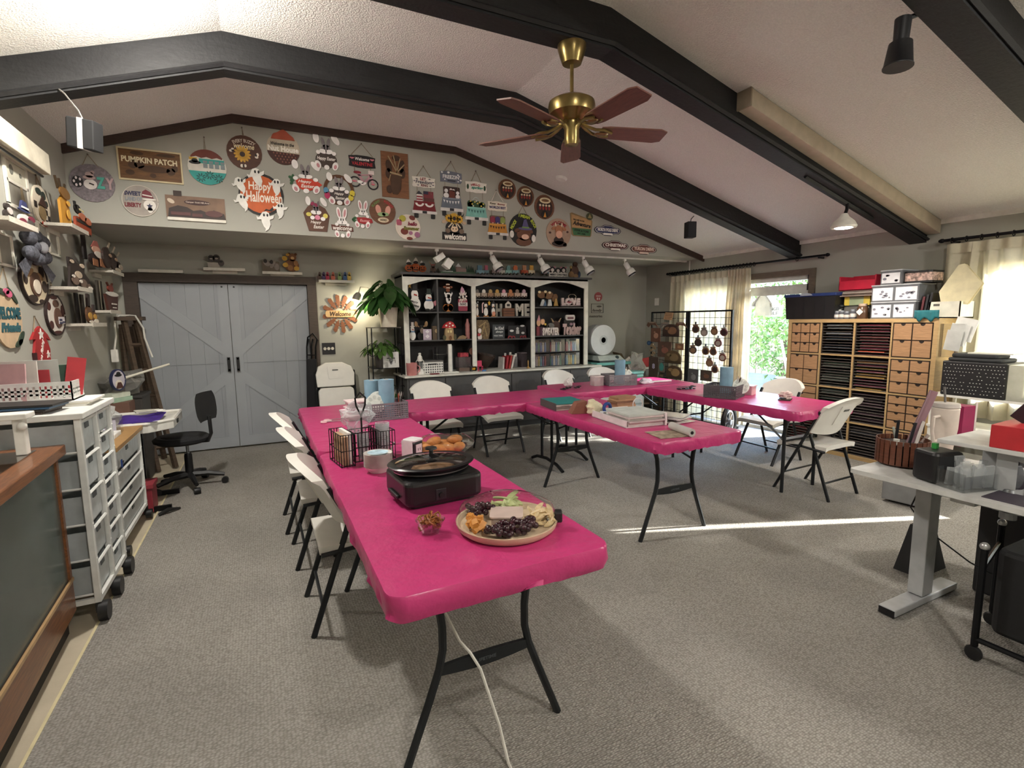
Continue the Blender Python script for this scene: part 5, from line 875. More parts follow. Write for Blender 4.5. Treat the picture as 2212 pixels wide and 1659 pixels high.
s = H(1200.5, 687, 726, 24, 'brown bull head cut-out behind the Sweater sign', 'bull_figure', 'figure', 6.62); s.L('head', '4a3026', [E(0, -.1, .75, .8)], TK); s.L('horns', '9a8064', [[(-.6, .5), (-.95, 1), (-.75, .95), (-.35, .6)], [(.6, .5), (.95, 1), (.75, .95), (.35, .6)]], TK, 0); s.L('muzzle', '6d4a3a', [E(0, -.5, .45, .35)], .005)
s = H(1189, 706, 726, 37, 'white and coral Sweater word cut-out on the right hutch shelf', 'word_sign', 'sign', 6.5); s.L('bar', '8d8783', [Q(-.95, -1, .95, -.86)], .02); s.d = 0; s.T('SWEATER', 0, .0, 1.95, 1.7, 'ddd2cb', bold=.06, t=.014)
s = H(1188, 697, 712, 16, 'grey carved elephant behind the Sweater sign', 'elephant_figure', 'figure', 6.6); s.L('body', '74706b', [E(0, .1, .9, .8), E(-.8, -.2, .25, .7)], .03)
s = H(1226, 679, 726, 26, 'black tiered box with a white plaque behind the kitchen word sign', 'tiered_box', 'box', 6.64); s.L('box', '1f1a1c', [Q(-.9, -1, .9, .45)], .05); s.L('plaque', 'c9c4c2', [rrect(-.75, .45, .75, .95, .2)], .03); s.L('plaque_print', '6d4a50', [Q(-.5, .55, .5, .75)], .002)
s = H(1235, 698, 726, 41, 'dusty pink Teacher word cut-out on the right hutch shelf', 'word_sign', 'sign', 6.5); s.L('bar', 'a18783', [Q(-.95, -1, .95, -.86)], .02); s.d = 0; s.T('Teacher', 0, .05, 1.95, 1.75, 'b79c98', bold=.08, t=.014, shear=.1); s.L('flowers', '8a6d7a', [E(-.1, .85, .15, .2), E(.2, .9, .12, .18)], .01)
t = thing('paint_organizer', 'clear six-drawer organizer filled with paint bottles in the hutch', 'organizer', (4.0, 6.62, .812)); x0, x1, h_ = -.43, .36, .41
for z in (0, h_ / 2, h_ - .008): B().box(x0, -.12, z, x1, .12, z + .008).obj('shelf', M('2a2a2d', .4), t)
for k in range(4): x = x0 + (x1 - x0) * k / 3; B().box(x - .005, -.12, 0, x + .005, .12, h_).obj('divider', M('2a2a2d', .4), t)
pc = ['c9c6c2', 'd8c9c0', '4a8f7a', 'b83a48', '3f6aa8', 'e2ddd6', 'c0703a', '7a5a8a', 'd6b95a', '9a2f3a', '6aa5b8', 'e5d5c5']
for j in range(2):
    for k in range(3):
        xa = x0 + (x1 - x0) * k / 3 + .02
        d = B().box(xa - .008, -.128, j * h_ / 2 + .012, xa + (x1 - x0) / 3 - .032, -.122, j * h_ / 2 + .19).obj('drawer', PLAST, t)
        B().box(xa + .06, -.14, j * h_ / 2 + .165, xa + .16, -.126, j * h_ / 2 + .185).obj('handle', BLACK, d)
for j in range(2):
    for k in range(3):
        for q in range(6):
            xa = 4.0 + x0 + (x1 - x0) * k / 3 + .028 + q * .037; c = R.choice(pc[:6] if j else pc)
            o = B().lathe([(.0155, 0), (.0155, .1), (.009, .11), (.011, .112), (.011, .14)], 8).obj('paint_bottle', M(c, .4), None, True); o.location = (xa, 6.55, .812 + .01 + j * h_ / 2)
            tag(o, 'small paint bottle in the %s %s drawer of the clear organizer' % (('lower', 'upper')[j], ('left', 'middle', 'right')[k]), 'paint bottle', 'paints in the %s %s drawer' % (('lower', 'upper')[j], ('left', 'middle', 'right')[k]))
# on top of the hutch
def TP_(px, py0, py1, w, lb, name, cat, y=6.5, group=None): return H(px, py0, py1, w, lb, name, cat, y, group)
s = TP_(897, 556, 588, 46, 'three orange jack-o-lanterns with white ghosts on top of the hutch', 'pumpkin_trio', 'ornament'); s.L('pumpkins', 'b85a22', [E(-.62, -.5, .38, .48), E(.0, -.4, .4, .58), E(.64, -.52, .36, .46)], .02); s.L('faces', '1b1210', [E(x + dx, -.4, .06, .1, n=6) for x in (-.62, 0, .64) for dx in (-.13, .13)] + [Q(x - .2, -.75, x + .2, -.62) for x in (-.62, 0, .64)], .004); s.L('hats', '1a1618', [E(-.62, .12, .24, .2), E(.02, .3, .22, .2), E(.66, .1, .22, .2)], .012, .008); s.L('ghosts', 'dedbd2', [[(-.85, .1), (-.4, .1), (-.5, .5), (-.65, .75), (-.8, .5)], [(-.22, .3), (.25, .3), (.2, .7), (.05, 1), (-.12, .7)], [(.42, .05), (.7, .3), (.6, .6), (.48, .45)]], .01, .0)
s = TP_(935, 565, 590, 21, 'reindeer cut-out with a red hat on top of the hutch', 'reindeer_figure', 'figure'); s.L('body', '5a4030', [E(0, -.45, .6, .55), E(0, .2, .4, .35)], TK); s.L('antlers', '8a755a', [BAR(-.3, .4, -.8, .95, .15), BAR(.3, .4, .7, .95, .15)], TK, 0); s.L('hat', '8a2f2a', [Q(-.4, .35, .4, .5)], .005); s.L('feet', '1d1816', [E(-.5, -.85, .3, .15), E(.5, -.85, .3, .15)], .008)
s = TP_(986.5, 569, 592, 73, 'long green village scene with trees and little houses on the hutch', 'village_scene', 'ornament'); s.L('base', '55705a', [Q(-1, -1, 1, -.65)], .05); s.L('trees', '2f4d38', [[(x - .09, -.65), (x + .09, -.65), (x, y)] for x, y in ((-.6, .3), (-.28, .9), (-.18, .5), (.55, .5), (.68, .75), (.82, .6), (.93, .4))], .008, .02); s.L('houses', '9a8078', [[(-.1, -.65), (.15, -.65), (.15, .3), (.02, .8), (-.1, .3)], Q(.15, -.65, .5, .05)], .02, .02); s.L('snow', 'd9dcd8', [Q(-.9, -.68, -.3, -.55), [(-.14, .3), (.19, .3), (.02, .95)]], .006, .045)
LT = [(1035, 18, '5f8aa0', 'blue engine', '7fa5b5'), (1049, 12, 'b85c74', 'pink flag wagon', '6e8a95'), (1067, 12, 'a9938a', 'house wagon', '8e7a74'), (1082.5, 14, '88786f', 'village wagon', 'c9c1b8'), (1097, 14, '6f9a96', 'teal egg wagon', '89b5ad'), (1112, 15, 'c86a3a', 'orange carrot wagon', '7aa0a5'), (1131, 15, 'b5805a', 'fruit wagon', 'c05a3a'), (1146.5, 14, 'd0a03f', 'yellow popcorn wagon', 'd9c8a8'), (1176, 15, '5a7a95', 'blue caboose', '6a8aa5')]
for px, w, c1, nm, c2 in LT:
    s = TP_(px, 573, 594, w, 'small painted train with a %s on top of the hutch' % nm if 'engine' in nm else 'small painted %s of the train on top of the hutch' % nm, 'painted_wagon', 'toy train', 6.5, 'painted train on top of the hutch'); s.L('wagon', c2, [Q(-.95, -.75, .95, -.05)], .03); s.L('load', c1, [E(0, .35, .6, .62)] if 'egg' in nm or 'carrot' in nm else [Q(-.5, -.05, .55, .95)], .02, .005); s.L('wheels', '3f3832', [E(-.5, -.78, .26, .22), E(.5, -.78, .26, .22)], .036, 0)
s = TP_(1204, 574, 599, 40, 'white picket MERRY CHRISTMAS crate with three black and white cows', 'christmas_crate', 'ornament'); s.L('crate', 'd3ccc4', [[(-1, -1)] + [(-1 + .167 * i, (-1 if i % 2 == 0 else -.85)) for i in range(1, 12)] + [(1, -1), (1, -.1)] + [(1 - .167 * i, (-.1 if i % 2 == 0 else -.3)) for i in range(1, 12)] + [(-1, -.1)]], .03); s.T('MERRY CHRISTMAS', 0, -.58, 1.8, .3, '2a2326'); s.L('cows', '1c1819', [E(-.6, .25, .3, .55), E(0, .15, .28, .5), E(.6, .25, .3, .55)], .012, .005); s.L('faces', 'd8d0c8', [E(-.6, .2, .16, .3), E(0, .1, .15, .28), E(.6, .2, .16, .3)], .004, .017); s.L('ears', 'a8707a', [E(-.85, .7, .12, .14), E(-.35, .72, .12, .14), E(.35, .7, .12, .14), E(.85, .72, .12, .14)], .012, .005)
s = TP_(1238, 566, 601, 28, 'brown carved bear and small figures at the right end of the hutch top', 'bear_carving', 'ornament'); s.L('bear', '4d2f1f', [E(.1, -.2, .6, .75), E(.2, .7, .32, .3)], .03); s.L('front_figures', '8a6a45', [E(-.5, -.6, .4, .4), E(.2, -.75, .35, .25)], .012); s.L('blue_figure', '2d3c5c', [E(.75, -.55, .24, .42)], .03, 0); s.L('gold_star', 'a88a4a', [STAR(-.55, .3, .25)], .01, .03)

# ================================================================== REST OF THE BACK WALL
def wallshelf(label, x0, x1, z, depth, plane='b', mat=None, th=.022, group=None):
    if plane == 'b':
        t = thing('wall_shelf', label, 'shelf', ((x0 + x1) / 2, YB, z), 0, group); h = (x1 - x0) / 2
    else:
        t = thing('wall_shelf', label, 'shelf', (XL, (x0 + x1) / 2, z), 90, group); h = (x1 - x0) / 2
    B().box(-h, -depth, -th, h, 0, 0).obj('board', mat or M('cfcabd', .6, var=.12, scale=14, kind='woodx'), t); B().box(-h, -depth - .004, -th - .006, h, -depth, .004).obj('front_lip', mat or M('d9d5ca', .6), t)
    B().box(-h * .6, -.02, -.06, h * .6, 0, -th).obj('wall_cleat', M('bdb8ab', .6), t)
    return t
wallshelf('short empty white ledge above the left end of the double door', -1.13, -.72, 2.09, .09)
wallshelf('white ledge with a raccoon cut-out above the double door', -.52, -.1, 2.13, .09)
wallshelf('white ledge with bear cut-outs above the right door leaf', .08, .52, 2.105, .09)
wallshelf('small white shelf with colourful bird letters beside the door frame', .70, 1.13, 2.02, .12)
s = S(466, 561.5, 38, 33, 'raccoon family cut-out on the ledge above the door', (dict(y=6.86), 0), 'raccoon_figure', 'figure', None, stand=True); s.L('log', 'b5aca0', [Q(-.95, -1, .4, -.35)], TK); s.L('bodies', '4a4340', [E(-.5, .15, .38, .45), E(.1, .2, .42, .5), E(.6, -.4, .35, .4)], .008); s.L('masks', '1a1716', [E(-.5, .3, .25, .12), E(.1, .4, .28, .14), E(.6, -.25, .2, .1)], .003); s.L('faces', 'a39a92', [E(-.5, .1, .16, .1), E(.1, .15, .18, .12)], .004)
s = S(585, 572, 38, 29, 'grey wolf pack cut-out on the ledge above the right door leaf', (dict(y=6.86), 0), 'wolf_figure', 'figure', None, stand=True); s.L('rock', '6b5d4d', [Q(-1, -1, 1, .5)], TK); s.L('wolves', '8b8078', [E(-.5, .3, .35, .6, 20), E(.2, .1, .3, .6, -20), E(.65, -.3, .3, .5)], .008); s.L('dark_manes', '2a2320', [E(-.6, .5, .2, .3), E(.1, .4, .18, .3)], .004)
s = S(628, 567, 39, 40, 'brown and yellow bear family cut-out with honeycomb on the ledge', (dict(y=6.86), 0), 'bear_figure', 'figure', None, stand=True); s.L('body', '7a4d26', [E(.1, -.35, .8, .65), E(.2, .55, .45, .42)], TK); s.L('ears', '6b4020', [E(-.15, .9, .16, .14), E(.58, .88, .16, .14)], TK, 0); s.L('honeycombs', 'c79a35', [E(-.65, .4, .3, .25), E(-.6, -.3, .3, .25), E(.6, -.65, .3, .25), E(-.3, .8, .2, .15)], .008); s.L('cubs', '9a6a3a', [E(-.1, -.6, .3, .3), E(.55, -.1, .25, .3)], .006); s.L('muzzle', 'c9a06a', [E(.2, .45, .2, .16)], .004)
for px, c, lb in ((690, '5a463a', 'brown'), (699, '54406a', 'purple'), (707, 'b5304f', 'red'), (719, 'c86a55', 'coral'), (733, '8aa86a', 'green'), (745, '3f5f90', 'blue'), (754, 'd0b055', 'yellow')):
    s = S(px, 597, 11, 20, 'small %s bird-shaped letter on the white shelf beside the door' % lb, (dict(y=6.84), 0), 'bird_letter', 'figure', 'colourful letters on the small shelf', stand=True); s.L('body', c, [E(0, -.3, .8, .7), E(.1, .5, .5, .45)], .012); s.L('eye', '191515', [E(.15, .55, .13, .12)], .003)
# windmill welcome sign
s = S(735, 678, 78, 84, 'wooden windmill sign with a pale Welcome board', 'b', 'windmill_sign', 'sign', out=.01); wdm = M('7a4a2e', .6, var=.25, scale=10, kind='woodx')
for k in range(12):
    a = 2 * PI * k / 12 + .13; c, sn = math.cos(a), math.sin(a); s.L('blade', wdm, [[(c * r_ - sn * w_, sn * r_ + c * w_) for r_, w_ in ((.3, .02), (.55, .12), (.92, .13), (1, .04), (.92, -.1), (.5, -.06))]], .006, 0)
for r_ in (.35, .5, .64): s.L('hoop', wdm, [RING(0, 0, r_, r_, .94, 30)], .005, .003)
s.L('board', 'c8a473', [rrect(-.82, -.17, .82, .17, .12)], .008, .008); s.T('Welcome', 0, 0, 1.15, .24, '3a2417', shear=.25, d=.016)
t = thing('outlet_plate', 'black triple socket plate with three round covers on the back wall', 'socket', at(710, 753, y=YB)); B().box(-.08, -.008, -.074, .08, 0, .074).obj('plate', BLACK, t)
for k in (-1, 0, 1): B().lathe([(.02, 0), (.018, .006)], 16, (k * .046, -.008, 0), rx(90)).obj('round_cover', M('c9c4b8', .4), t)
t = thing('light_switch', 'white light switch plate on the right wall by the curtain', 'switch', at(1419, 652, x=XR), -90); B().box(-.05, -.006, -.06, .05, 0, .06).obj('plate', WHITE, t, bevel=.002); B().box(-.008, -.012, -.015, .008, -.006, .015).obj('toggle', WHITE, t)
s = S(1292, 641, 17, 20, 'small round red metal badge on the wall right of the hutch', 'b', 'wall_badge', 'sign'); s.L('disc', '9a4a4a', [E(0, 0, 1)], .005); s.L('print', 'd0b5b0', [Q(-.6, .05, .6, .25), Q(-.4, -.7, -.1, -.2), Q(.1, -.7, .4, -.2)], .002)
s = S(1290, 666, 26, 20, 'thin metal frame sign with script on the wall right of the hutch', 'b', 'metal_sign', 'sign'); s.L('frame', '4a4640', [Q(-1, .92, 1, 1), Q(-1, -1, 1, -.92), Q(-1, -1, -.95, 1), Q(.95, -1, 1, 1)], .005); s.T('family', 0, -.5, 1.6, .7, '5a554d', shear=.25, d=0); s.L('bird', '5a554d', [E(.3, .4, .4, .2)], .004, 0)
s = S(1287, 683, 28, 7, 'row of tiny metal letters on the wall above the foam roll', 'b', 'metal_letters', 'sign'); s.T('memories', 0, 0, 2, 1.6, '6a655b', d=0)

# plant stand with two plants and a lamp
t = thing('plant_stand', 'black scroll-metal plant stand beside the hutch', 'plant stand', (1.43, 6.62, 0))
for z in (.25, .92, 1.43): B().box(-.19, -.16, z - .012, .19, .16, z).obj('shelf', M('5c5850', .5) if z > 1.3 else BLACKM, t)
for sx in (-.18, .18):
    for sy in (-.15, .15): B().tube([(sx, sy, 0), (sx, sy, 1.43)], .008, 6).obj('post', BLACKM, t)
    for z in (.6, 1.15): B().tube([(sx + .06 * math.copysign(1, sx) * math.cos(a), -.155, z + .08 * math.sin(a)) for a in [k * PI / 8 for k in range(-7, 8)]], .005, 5).obj('scroll', BLACKM, t)
def leafy(name, label, loc, pot, n, rad, hgt, size, mat, droop, seed, flowers=0):
    rr = random.Random(seed); t = thing(name, label, 'plant', loc)
    r0, hp, pm = pot
    B().lathe([(r0 * .8, 0), (r0, hp), (r0 * 1.05, hp), (r0 * .9, hp - .02)], 22).obj('pot', pm, t, True)
    for i in range(n):
        a = 2 * PI * (i * .382) + rr.uniform(-.3, .3); q = rr.uniform(.25, 1); L_ = size * rr.uniform(.7, 1.25); hh = hp + hgt * (1 - .75 * q) * rr.uniform(.6, 1.1); rd = rad * q * rr.uniform(.7, 1.1)
        b0 = Vector((r0 * .4 * math.cos(a), r0 * .4 * math.sin(a), hp - .02)); tip = Vector((rd * math.cos(a), rd * math.sin(a), hh))
        mid = (b0 + tip) / 2 + Vector((0, 0, .06)); mb = B().tube([b0, mid, tip], .0025, 4, cap=False)
        dr = Vector((math.cos(a), math.sin(a), -droop * rr.uniform(.4, 1.5))).normalized(); sd = dr.cross(Vector((0, 0, 1))).normalized(); up = sd.cross(dr); w = L_ * .24
        V = []; 
        for k in range(6):
            u = k / 5; wd2 = w * math.sin(PI * min(.98, u * .92 + .06)) ** .8; c_ = tip + dr * (L_ * u) - Vector((0, 0, droop * .25 * L_ * u * u))
            V += [c_ - sd * wd2 + up * wd2 * .3, c_, c_ + sd * wd2 + up * wd2 * .3]
        mb.add(V, [(3 * k + j, 3 * k + j + 1, 3 * k + j + 4, 3 * k + j + 3) for k in range(5) for j in (0, 1)]); mb.obj('leaf', mat, t, True)
    for i in range(flowers): pass
    return t
LF = M('2f5226', .35, var=.35, scale=8, kind='cloth', trans=.25); LF2 = M('49692f', .4, var=.4, scale=9, kind='cloth', trans=.25)
leafy('peace_lily', 'large peace lily with dark leaves in a cream pot on top of the stand', (1.46, 6.44, 1.43), (.12, .24, M('cfc6b4', .4)), 66, .22, .42, .25, LF, .8, 5)
leafy('pothos_plant', 'trailing pothos plant on the middle tier of the stand', (1.38, 6.55, .92), (.09, .16, M('3a3632', .6)), 52, .2, .24, .12, LF2, .8, 8)
leafy('pothos_plant', 'low trailing plant hanging over the bottom tier of the stand', (1.36, 6.56, .25), (.11, .28, M('4a443c', .6)), 40, .2, .3, .13, LF, .9, 9)
s = S(844, 772, 34, 34, 'white framed cow silhouette print leaning on the plant stand', (dict(y=6.44), 0), 'cow_print', 'print', None, stand=True); s.L('sheet', 'd3d2ce', [Q(-1, -1, 1, 1)], .01); s.L('cow_head', '6b6c6a', [E(0, -.05, .25, .3), E(-.35, .2, .2, .08), E(.35, .2, .2, .08), E(0, -.4, .15, .2)], .002)
s.root.location.z = .92
t = thing('clip_lamp', 'small clip lamp shining on the wall beside the big plant', 'lamp', (1.16, 6.72, 1.86)); B().lathe([(.055, -.09), (.05, -.04), (.03, 0), (.012, .01)], 18, (0, 0, 0), ry(20)).obj('shade', M('8a8377', .4), t, True); B().tube([(0, 0, .0), (.03, .02, .08), (.12, .0, .07), (.2, -.05, -.1), (.26, -.06, -.42)], .006, 6).obj('gooseneck', M('9a9488', .4, .5), t, True); B().ball((.02, 0, -.06), .025).obj('bulb', M('fff2d8', .4, emit=40), t, True)
lamp('POINT', (.025, -.02, -.13), 9, (1, .86, .6), .03, parent=t)

# folded things between door and plant stand
def folded(label, x, y, lean):
    t = thing('folded_chair', label, 'chair', (x, y, 0), (math.radians(lean), 0, 0), 'white folding chairs folded against the wall')
    bk = [(-.225, .70), (.225, .70), (.235, .86), (.2, .95), (.1, 1.0), (-.1, 1.0), (-.2, .95), (-.235, .86)]
    B().lay(bk, 0, .03).obj('backrest', CWHITE, t, bevel=.01); B().lay(rrect(-.215, .3, .215, .685, .05), .0, .035).obj('seat', CWHITE, t, bevel=.01)
    B().lay([(-.08, .8), (.08, .8), (.09, .96), (-.09, .96)], .03, .036).obj('back_panel', CWHITE, t); B().lay(Q(-.035, .9, .035, .915), .036, .038).obj('grip_slot', M('53534f', .6), t)
    for sx in (-1, 1): B().tube([(sx * .235, .01, 0), (sx * .235, .01, .9)], .013, 6).obj('leg', STEEL, t); B().tube([(sx * .2, .03, .02), (sx * .2, .03, .7)], .012, 6).obj('leg', STEEL, t)
    return t
folded('front white folding chair folded flat against the wall by the socket plate', .83, 6.62, -10)
folded('white folding chair folded flat behind another one by the socket plate', .83, 6.70, -10)
t = thing('folded_wagon', 'tall folded black wire cart leaning beside the door frame', 'cart', (.51, 6.74, 0), (math.radians(-5), math.radians(3), math.radians(0)))
for x in (-.05, .0, .05): B().tube([(x, 0, .04), (x, 0, 1.2), (x + .02, -.01, 1.3)], .011, 6).obj('rail', BLACKM, t, True)
for z in (.1, .35, .6, .85, 1.1): B().tube([(-.06, -.01, z), (.06, -.01, z)], .008, 6).obj('rung', BLACKM, t)
B().box(-.06, -.035, .25, .06, -.012, 1.05).obj('folded_cloth', M('16161a', .9), t, bevel=.008); B().tube([(-.05, 0, 1.2), (-.04, -.01, 1.32), (.02, -.02, 1.37), (.07, -.01, 1.3)], .011, 6).obj('handle', BLACKM, t, True)
for x in (-.06, .06): B().lathe([(.045, -.01), (.045, .01)], 14, (x, 0, .045), ry(90)).obj('wheel', BLACK, t)

# corner right of the hutch: work bench with roll and machines
TEAL = M('6fb5ae', .45); BEN = M('6b5a48', .6, var=.2, kind='woodx')
t = thing('work_bench', 'narrow brown work bench in the corner right of the hutch', 'bench', (5.15, 6.58, 0))
B().box(-.5, -.27, .56, .72, .28, .59).obj('bench_top', BEN, t)
for x in (-.47, .67):
    for y in (-.24, .24): B().box(x, y - .02, 0, x + .04, y + .02, .56).obj('leg', BEN, t)
B().box(-.47, -.22, .12, .7, .25, .14).obj('lower_shelf', BEN, t)
t = thing('cutting_machine', 'teal and black cutting machine under the white foam roll', 'machine', (4.9, 6.58, .59)); B().box(-.3, -.2, 0, .3, .2, .2).obj('body', M('4a4640', .5), t, bevel=.01); B().box(-.16, -.215, .12, .14, -.2, .17).obj('tray_slot', BLACK, t); B().box(-.33, -.23, .2, .33, .23, .245).obj('teal_deck', TEAL, t, bevel=.012); B().box(-.26, -.21, .245, .2, .2, .275).obj('dark_base', M('2f3b3d', .5), t)
t = thing('label_scale', 'white sloped scale with a dial on the cutting machine', 'scale', (4.87, 6.56, .865)); B().add([(-.24, -.2, 0), (.24, -.2, 0), (.24, .2, 0), (-.24, .2, 0), (-.22, -.12, .07), (.2, -.12, .07), (.2, .2, .07), (-.22, .2, .07)], [(0, 1, 5, 4), (1, 2, 6, 5), (2, 3, 7, 6), (3, 0, 4, 7), (4, 5, 6, 7)]).obj('body', M('c5d0cb', .4), t); B().lathe([(.03, 0), (.028, .012)], 16, (.12, -.16, .04), rx(45)).obj('dial', M('4a5a5c', .4), t)
t = thing('foam_roll', 'big white foam roll standing on its edge beside the hutch', 'roll', (4.8, 6.62, .935)); B().lathe([(.05, -.12), (.235, -.12), (.24, -.1), (.24, .1), (.235, .12), (.05, .12)], 40, (0, 0, .24), rx(90)).obj('roll', M('dfe4e4', .7, var=.03), t, True); B().lathe([(.0001, .1235), (.042, .1235)], 20, (0, 0, .24), rx(90)).obj('core_tube', M('120d0c', .9), t); B().lathe([(.075, .121), (.05, .122)], 24, (0, 0, .24), rx(90)).obj('inner_ring', M('c9d0d0', .7), t)  # near-black disc paints the shade inside the hollow core
t = thing('cardboard_box', 'open brown cardboard box with flaps up in the corner', 'box', (5.36, 6.68, .59), 10); KR = M('8a7358', .8, var=.12)
B().box(-.1, -.12, 0, .1, .12, .22).obj('carton', KR, t)
B().add([(-.1, -.12, .22), (.1, -.12, .22), (.17, -.2, .34), (-.06, -.2, .38)], [(0, 1, 2, 3)]).add([(-.1, .12, .22), (-.1, -.12, .22), (-.2, -.12, .36), (-.18, .1, .38)], [(0, 1, 2, 3)]).obj('flaps', KR, t, kind='stuff')
t = thing('plastic_bag', 'crumpled clear plastic bag with red packs on the bench corner', 'bag', (5.37, 6.42, .59)); 
def blob(r, amp, seed, sq=(1, 1, 1), n=14, k=9):
    mb = B(); mb.ball((0, 0, 0), r, n=n, k=k); rr = Vector((seed, seed * 2, 3)); mb.v = [tuple(Vector(v) * (1 + amp * noise.noise(Vector(v) / r * 1.6 + rr)) * 1 for v in [vv])[0] for vv in mb.v]; mb.v = [(x * sq[0], y * sq[1], z * sq[2]) for x, y, z in mb.v]; return mb
mb = blob(.14, .9, 3, (1, .8, 1.3)); mb.v = [(x, y, max(0, z + .16)) for x, y, z in mb.v]; mb.obj('bag', M('cfcfca', .3, kind='clear', trans=.45), t); B().box(-.06, -.05, .02, .06, .05, .16).obj('red_pack', M('7a2a2a', .6), t); B().box(-.05, -.02, .16, .04, .0, .34, ry(-30)).obj('paper_strip', M('d8cfc4', .6), t)
t = thing('red_folder', 'red and yellow booklet standing on the bench by the wire rack', 'booklet', (5.66, 6.45, .722), -15); B().box(-.09, -.01, 0, .05, .01, .15, ry(-8)).obj('red_cover', M('b52a32', .5), t); B().box(.045, -.005, 0, .1, .008, .15).obj('yellow_cover', M('d9b850', .5), t)
t = thing('clear_tote', 'clear plastic tote with white lid on the work bench', 'tote', (5.68, 6.45, .59)); B().box(-.15, -.1, 0, .15, .1, .11).obj('bin', M('aab0b0', .3, kind='clear', trans=.5), t); B().box(-.16, -.11, .11, .16, .11, .13).obj('lid', M('d0d4d2', .4), t, bevel=.004)
t = thing('teal_bins', 'stack of teal trays in front of the work bench', 'trays', (5.0, 6.15, 0)); 
for k in range(3): B().box(-.16 + .01 * k, -.12, .58 + k * .045, .2 + .01 * k, .12, .618 + k * .045).obj('tray', M('8ecdc8', .4), t, bevel=.006)
B().box(-.2, -.13, 0, .22, .13, .575).obj('drawer_tower', M('9aa3a3', .5), t, bevel=.006)
for k in range(3): B().box(-.17, -.136, .05 + k * .18, .19, -.13, .2 + k * .18).obj('drawer_front', M('c0c6c6', .4), t)

# ================================================================== LEFT WALL
t = thing('valance_box', 'cream valance board with a thin dark rod high on the left wall', 'valance', (XL, 4.0, 2.56)); B().box(0, -1.6, .01, .11, .9, .155).obj('board', M('d3ccb8', .7), t, bevel=.006); B().tube([(.07, -1.6, -.01), (.07, .86, -.01)], .009, 6).obj('rod', BLACKM, t)
WSH = M('bdb7aa', .6, var=.2, scale=12, kind='woodx')
SHL = [(3.83, 4.25, 2.1, 'white wall shelf with gnome figures below the valance on the left wall'), (4.95, 5.37, 2.25, 'highest white wall shelf, with the yellow sunflower figure'), (4.92, 5.29, 1.785, 'white wall shelf with moose figures on the left wall'), (6.05, 6.48, 2.01, 'white wall shelf with santa figures nearest the door corner'), (5.2, 5.62, 1.512, 'lowest white wall shelf with slim figures on the left wall'), (5.8, 6.2, 1.63, 'white wall shelf with the reindeer bucket near the door frame')]
for a, b_, z, lb in SHL: wallshelf(lb, a, b_, z, .18, 'l', WSH)
def LS(px, py0, py1, w, lb, name, z, x=-1.27, cat='figure', group=None):
    s = S(px, (py0 + py1) / 2, w, py1 - py0, lb, (dict(x=x), 90), name, cat, group, stand=True); s.root.location.z = z; return s
s = LS(45, 402, 462, 34, 'patriotic gnome with a blue striped hat on the upper left shelf', 'gnome_figure', 2.1); s.L('body', 'c9c4c0', [E(0, -.5, .9, .5)], TK); s.L('hat', '2c3158', [[(-.5, .35), (.5, .3), (.3, .95), (-.2, 1)], E(0, .3, .7, .12)], TK, 0); s.L('stripe', 'd9d5cf', [Q(-.45, .42, .45, .55)], .004); s.L('arms', '6d2438', [E(.6, -.2, .4, .2), E(-.6, -.6, .4, .2)], .006); s.L('eagle', '4a4542', [E(.2, -.6, .4, .25)], .006)
s = LS(10, 415, 458, 26, 'dark grey bear figure at the end of the upper left shelf', 'bear_figure', 2.1); s.L('body', '2b2423', [E(0, -.4, .8, .6), E(0, .45, .5, .4)], TK); s.L('face', 'b3aaa6', [E(.1, .1, .4, .35)], .005)
s = S(85, 445, 37, 90, 'cream oval sign with black check pattern and a gnome, left of the sunflower', 'l', 'wall_sign', 'sign'); s.L('disc', 'cfc4b0', [E(0, 0, 1)], .012); s.L('checks', '1d1716', [Q(.3, -.35, .6, -.1), Q(.6, -.6, .85, -.35), Q(.3, -.85, .55, -.6), Q(-.9, -.2, -.6, .1)], .003); s.L('gnome', '7d6a4a', [E(-.1, -.35, .4, .35)], .005); s.L('hat', '3a2620', [[(-.55, .0), (.4, -.05), (0, .5)]], .005); s.L('wreath', '26312c', [E(-.3, .65, .3, .16), E(.25, .55, .25, .2), E(.5, .2, .2, .15)], .006, .012); s.L('red_heart', '9a3a28', [E(.1, -.85, .35, .12)], .006, .012); s.hang(-.2, .97, .3, .93, -.1, 1.45)
s = LS(134, 380, 479, 40, 'tall yellow sunflower scarecrow board on the highest left shelf', 'scarecrow_figure', 2.25); s.L('body', 'b8842c', [[(-.6, -1), (.55, -1), (.35, .1), (-.2, .3), (-.6, .0)]], .016); s.L('head', '7a5524', [E(-.1, .4, .55, .25)], .010); s.L('straw', '3a2a16', [BAR(-.5, .5, -.7, 1, .1), BAR(-.2, .6, -.3, 1, .1), BAR(.2, .5, .3, .9, .1), BAR(.4, .3, .6, .6, .1)], .012, 0); s.L('patch', 'd9a545', [E(0, -.5, .2, .2), E(.1, .0, .18, .12)], .004)
s = LS(172, 425, 489, 38, 'orange Halloween truck figure with a black cat on the highest shelf', 'truck_figure', 2.25); s.L('truck', '9a4226', [rrect(-.9, -.9, .9, .0, .2)], .016); s.L('dark_panel', '1c1412', [Q(-.8, -.35, .85, -.15), Q(-.7, -1, .7, -.85)], .004); s.L('load', 'b86a4a', [E(-.2, .1, .4, .25), E(.4, .0, .4, .25)], .008); s.L('cat', '191614', [E(-.4, .55, .35, .3), BAR(-.6, .5, -.65, 1, .15)], .012, 0); s.L('pale_eyes', 'd8cf9a', [E(-.5, .5, .12, .07), E(-.2, .48, .12, .07)], .004)
